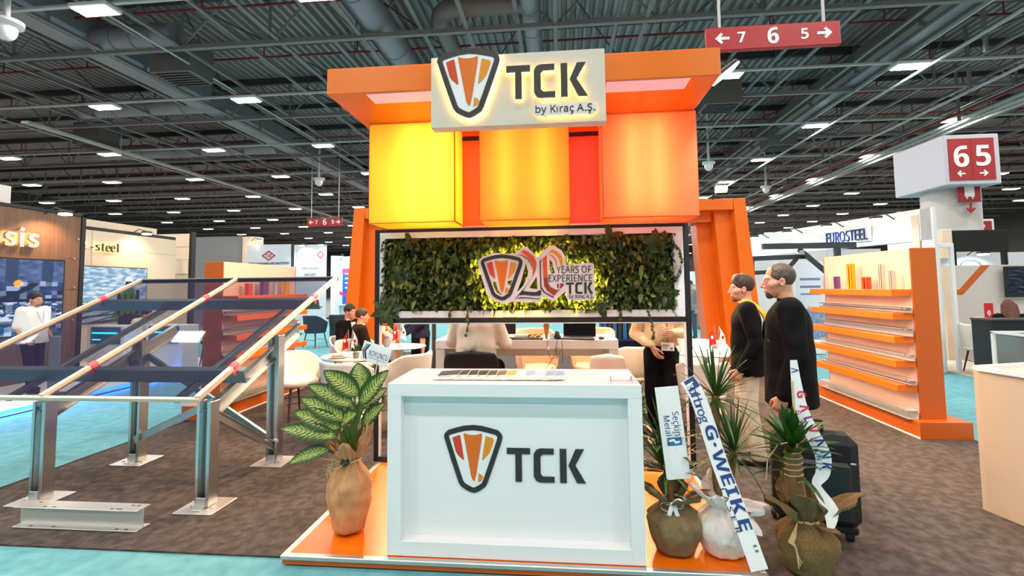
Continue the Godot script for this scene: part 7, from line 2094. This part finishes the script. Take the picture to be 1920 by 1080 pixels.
func people() -> void:
	M.skin.albedo_color = rgb(206, 148, 120)
	mat("eye_white", rgb(232, 226, 220), 0.3)
	mat("lips", rgb(176, 104, 92), 0.5)
	mat("stubble", rgb(136, 96, 78), 0.7)
	var folds = noise_tex(0.022, Color.BLACK, Color.WHITE, 77, 128, 1)
	var cloth = func(key, k, r = 0.85):
		var m = mat(key, k, r)
		m.metallic_specular = 0.25
		m.heightmap_enabled = true; m.heightmap_texture = folds; m.heightmap_scale = 1.5
		m.uv1_triplanar = true; m.uv1_scale = Vector3(2.6, 1.5, 2.6)
		return m
	var black = cloth.call("wool_black", rgb(15, 14, 16))
	var blazer = cloth.call("wool_blazer", rgb(19, 17, 18))
	var beige = cloth.call("chino", rgb(206, 190, 166))
	var grey = cloth.call("trouser_grey", rgb(74, 70, 68))
	var cream = cloth.call("knit_cream", rgb(226, 214, 200))
	var sand = cloth.call("jacket_sand", rgb(214, 182, 146))
	var white = cloth.call("shirt_white", rgb(232, 228, 224))
	var navy = cloth.call("cloth_navy", rgb(26, 32, 52))
	var hb = mat("hair_brown", rgb(62, 42, 30), 0.6)
	var hg = mat("hair_greybrown", rgb(84, 66, 54), 0.6)
	var hr = mat("hair_red", rgb(88, 42, 24), 0.6)
	var hl = mat("hair_blond", rgb(178, 146, 104), 0.6)
	for q in [M.hair_dark, hb, hg, hr, hl]:
		q.heightmap_enabled = true; q.heightmap_texture = folds; q.heightmap_scale = 0.6
		q.uv1_triplanar = true; q.uv1_scale = Vector3(14, 5, 14)
	# the two men on the right
	var p = person("younger man in a black jacket with an orange strap, beige trousers and quiffed dark hair", V(1.70, 0, -4.75), -108, 1.67, STAND,
		{"el": V(0.24, 1.10, -0.07), "wr": V(0.22, 0.87, 0.06), "an": V(0.10, 0.08, -0.06), "to": V(0.12, 0.035, 0.10), "an_r": V(0.11, 0.08, 0.06), "to_r": V(0.12, 0.035, 0.22), "kn_r": V(0.10, 0.49, 0.05)},
		{"top": black, "bottom": beige, "hair": "quiff", "hair_mat": hb, "detail": true, "beard": 1.0, "hem": 0.80, "face": 12.0, "collar": M.terracotta, "cell": 0.013, "loose": 0.03, "leg_width": 1.12, "bulk": 1.04})
	var st = MB.new()
	var sp = [V(0.128, 1.44, 0.03), V(0.13, 1.455, 0.0), V(0.135, 1.42, -0.07), V(0.135, 1.34, -0.135), V(0.13, 1.24, -0.175), V(0.125, 1.12, -0.2)]
	for i in 5: st.bar(sp[i], sp[i + 1] + (sp[i + 1] - sp[i]) * 0.08, 0.045, 0.022, V(0.5, 0.8, -0.3), 0.005)
	obj("strap", st, M.sample_yellow, p)
	obj("pack", MB.new().ball(V(0.0, 1.17, -0.2), V(0.13, 0.17, 0.07), 16, 10), black, p)
	obj("pack_trim", MB.new().tube([V(0.1, 1.36, -0.14), V(0.135, 1.22, -0.2), V(0.12, 1.05, -0.2)], 0.02, 8), M.sample_yellow, p)
	p = person("older balding man in a black blazer and grey trousers, holding the black case", V(1.62, 0, -3.72), -112, 1.73, STAND,
		{"el": V(0.245, 1.09, -0.04), "wr": V(0.235, 0.835, 0.05), "an": V(0.11, 0.08, -0.04), "to": V(0.13, 0.035, 0.12), "head": V(0, 1.585, 0.05)},
		{"top": blazer, "bottom": grey, "hair": "balding", "hair_mat": hg, "detail": true, "beard": 0.3, "beard_mat": hg, "hem": 0.745, "face": 14.0, "nod": 2.0, "collar": blazer, "cell": 0.013, "loose": 0.04, "bulk": 1.14, "curl1": 1.1})
	obj("pocket_pin", MB.new().ball(V(0.11, 1.2, 0.13), V(0.008, 0.006, 0.004), 8, 6), M.alu, p)
	var cs = thing("trolley_case", "soft black trolley case standing behind the burlap pot, held by the older man", "suitcase", V(1.60, 0.0, -3.42), -18)
	obj("case_body", MB.new().box(V(0, 0.37, 0), V(0.48, 0.56, 0.2), 0.05), M.black_matt, cs)
	obj("front_pocket", MB.new().box(V(0, 0.32, 0.105), V(0.38, 0.36, 0.05), 0.02), M.black, cs)
	obj("handle", MB.new().tube([V(-0.06, 0.64, 0), V(-0.06, 0.72, 0), V(0.06, 0.72, 0), V(0.06, 0.64, 0)], 0.011, 8), M.black, cs)
	obj("zip_pull", MB.new().box(V(0.2, 0.5, 0.11), V(0.03, 0.012, 0.006), 0.002), M.alu, cs)
	for x in [-0.18, 0.18]: obj("wheel", MB.new().tube([V(x - 0.02, 0.045, 0), V(x + 0.02, 0.045, 0)], 0.045, 14), M.charcoal, cs)
	obj("wheel_mount", MB.new().bx(-0.22, 0.22, 0.06, 0.11, -0.07, 0.07, 0.01), M.black, cs)
	# left edge
	p = person("dark-haired man in a white polo shirt walking right before the wooden wall", V(-8.05, 0.087, -6.85), 84, 1.5, STAND,
		{"el": V(0.22, 1.1, -0.05), "wr": V(0.2, 0.92, 0.14), "an": V(0.09, 0.08, -0.14), "to": V(0.1, 0.035, 0.02), "an_r": V(0.09, 0.08, 0.14), "to_r": V(0.1, 0.035, 0.3), "kn_r": V(0.1, 0.49, 0.1)},
		{"top": white, "top_name": "polo_shirt", "bottom": navy, "sleeve": 0.42, "hem": 0.84, "skin": M.skin_tan, "hair": "short", "detail": true, "beard": 1.0, "beard_mat": M.stubble, "collar": white, "cell": 0.015, "bulk": 1.15, "curl0": 0.7})
	obj("lanyard", MB.new().tube([V(-0.05, 1.23, 0.12), V(0.0, 1.0, 0.19), V(0.05, 1.23, 0.12)], 0.003, 6), M.charcoal, p)
	person("bent person in a white shirt with a red strap, seen through the tilted glass", V(-8.45, 0.087, -9.05), 100, 1.6, SEAT, {"chest": V(0, 0.88, 0.12), "neck": V(0, 1.0, 0.2), "head": V(0, 1.1, 0.28), "sh": V(0.17, 0.97, 0.17), "el": V(0.22, 0.72, 0.26), "wr": V(0.15, 0.72, 0.46)},
		{"top": white, "top_name": "shirt", "bottom": navy, "cell": 0.022, "collar": M.red})
	# seated at the left tables
	p = person("man with glasses in a dark suit, seated facing right beside the orange arch", V(-3.6, 0.0, -8.12), 62, 1.66, SEAT, {}, {"top": black, "bottom": black, "collar": white, "detail": true, "cell": 0.018, "face": 12.0})
	obj("glasses", MB.new().tube([V(-0.065, 1.21, 0.06), V(-0.05, 1.21, 0.128), V(0.05, 1.21, 0.128), V(0.065, 1.21, 0.06)], 0.003, 6), M.black, p)
	obj("shirt_front", MB.new().prism([Vector2(-0.05, 1.04), Vector2(0.05, 1.04), Vector2(0.0, 0.84)], 0.125, 0.135), white, p)
	person("brown-haired man in a dark suit seated half turned away by the black post", V(-3.14, 0.0, -7.5), 128, 1.6, SEAT, {}, {"top": cloth.call("suit_brown", rgb(36, 28, 26)), "bottom": black, "hair_mat": hb, "collar": white, "cell": 0.018, "face": -20.0})
	# standing left of the desk
	person("standing person in a black skirt with bare legs, one hand on the cream chair", V(-2.2, 0.0, -7.65), -62, 1.64, STAND, {"el_r": V(0.24, 1.12, 0.05), "wr_r": V(0.22, 0.95, 0.26), "an": V(0.06, 0.08, -0.02), "an_r": V(0.07, 0.08, 0.02), "el": V(0.23, 1.10, 0.06), "wr": V(0.16, 0.93, 0.3)},
		{"top": navy, "bottom": black, "skirt": 0.5, "sex": "f", "hair": "long", "hair_mat": hb, "cell": 0.018, "hem": 0.86})
	# at the high desk, from behind
	p = person("person in a pale shirt and black trousers seated at the high desk, seen from behind", V(-0.87, 0.0, -5.05), 180, 1.72, SEAT,
		{"hips": V(0, 0.80, 0.02), "waist": V(0, 0.94, 0.0), "chest": V(0, 1.14, 0.04), "neck": V(0, 1.30, 0.08), "head": V(0, 1.44, 0.14), "sh": V(0.19, 1.25, 0.06), "hp": V(0.10, 0.78, 0.03), "kn": V(0.16, 0.72, 0.38), "an": V(0.15, 0.34, 0.32), "to": V(0.16, 0.29, 0.46), "el": V(0.27, 1.02, 0.10), "wr": V(0.18, 1.055, 0.32), "el_r": V(0.29, 1.0, 0.06), "wr_r": V(0.24, 1.065, 0.27)},
		{"top": cream, "top_name": "shirt", "bottom": black, "cell": 0.014, "bulk": 1.22, "hem_seat": -0.03, "loose": 0.03, "hair_mat": hb, "curl0": 0.4, "leg_width": 1.2})
	# the women right of the desk
	p = person("woman in a sand-coloured jacket and black trousers with a name badge, beside the frame post", V(1.06, 0.0, -5.45), -14, 1.66, STAND,
		{"el_r": V(0.27, 1.10, -0.02), "wr_r": V(0.075, 0.985, 0.20), "el": V(0.25, 1.12, -0.02), "wr": V(0.14, 1.13, 0.2), "an": V(0.08, 0.08, 0.0), "an_r": V(0.08, 0.08, 0.0)},
		{"top": sand, "bottom": black, "sex": "f", "hair": "long", "hair_mat": hb, "cell": 0.013, "hem": 0.985, "loose": 0.026, "curl0": 0.35, "hand0": V(0.45, -0.85, 0.2), "thumb0": V(0.5, 0.3, 0.8), "leg_width": 1.15})
	obj("name_badge", MB.new().box(V(0.08, 0.965, 0.165), V(0.13, 0.085, 0.003), 0.001), white, p, T(0, 0, 0, 0, 0, 0))
	obj("badge_print", MB.new().bx(0.03, 0.08, 0.975, 0.985, 0.1668, 0.1675).bx(0.105, 0.128, 0.935, 0.958, 0.1668, 0.1675), M.grey, p)
	obj("lanyard", MB.new().tube([V(0.06, 1.38, 0.1), V(0.08, 1.2, 0.17), V(0.08, 1.005, 0.168)], 0.004, 6), M.charcoal, p)
	obj("shirt_front", MB.new().ball(V(0.03, 1.08, 0.1), V(0.06, 0.13, 0.05), 16, 10), cloth.call("blouse", rgb(196, 176, 140)), p)
	p = person("woman in a white top and black trousers standing half behind the frame post", V(1.25, 0.0, -6.0), -75, 1.66, STAND, {"el": V(0.22, 1.1, 0.0), "wr": V(0.12, 1.05, 0.2), "el_r": V(0.22, 1.1, 0.0), "wr_r": V(0.1, 1.03, 0.2)},
		{"top": white, "top_name": "blouse", "bottom": black, "sex": "f", "hair": "long", "cell": 0.018, "hem": 0.86})
	# far people
	p = person("far standing person in grey jacket and jeans with backpack, right of the frame", V(3.95, 0.0, -15.5), -40, 1.72, STAND, {}, {"top": M.grey, "bottom": mat("jeans", rgb(58, 78, 112), 0.8), "cell": 0.028})
	obj("backpack", MB.new().box(V(0, 1.2, -0.2), V(0.3, 0.42, 0.16), 0.05), M.charcoal, p)
	person("far blond woman in black sitting on a white chair beside the wooden desk", V(5.55, 0.0, -18.7), -60, 1.68, SEAT, {}, {"top": black, "bottom": black, "sex": "f", "hair": "long", "hair_mat": hl, "cell": 0.03})
	person("red-haired person in dark clothes sitting behind the black reception desk", V(7.5, 0.006, -9.05), 150, 1.62, SEAT, {"head": V(0, 1.2, 0.1)}, {"top": black, "bottom": black, "sex": "f", "hair": "long", "hair_mat": hr, "cell": 0.024, "nod": 25.0})
	side_chair("dark chair under the red-haired person behind the reception desk", V(7.48, 0.006, -9.0), 150, M.charcoal, M.charcoal, 0.46, 0.84)
	side_chair("dark chair under the bent person seen through the tilted glass", V(-8.48, 0.087, -9.04), 100, M.black_matt, M.charcoal, 0.46, 0.84)
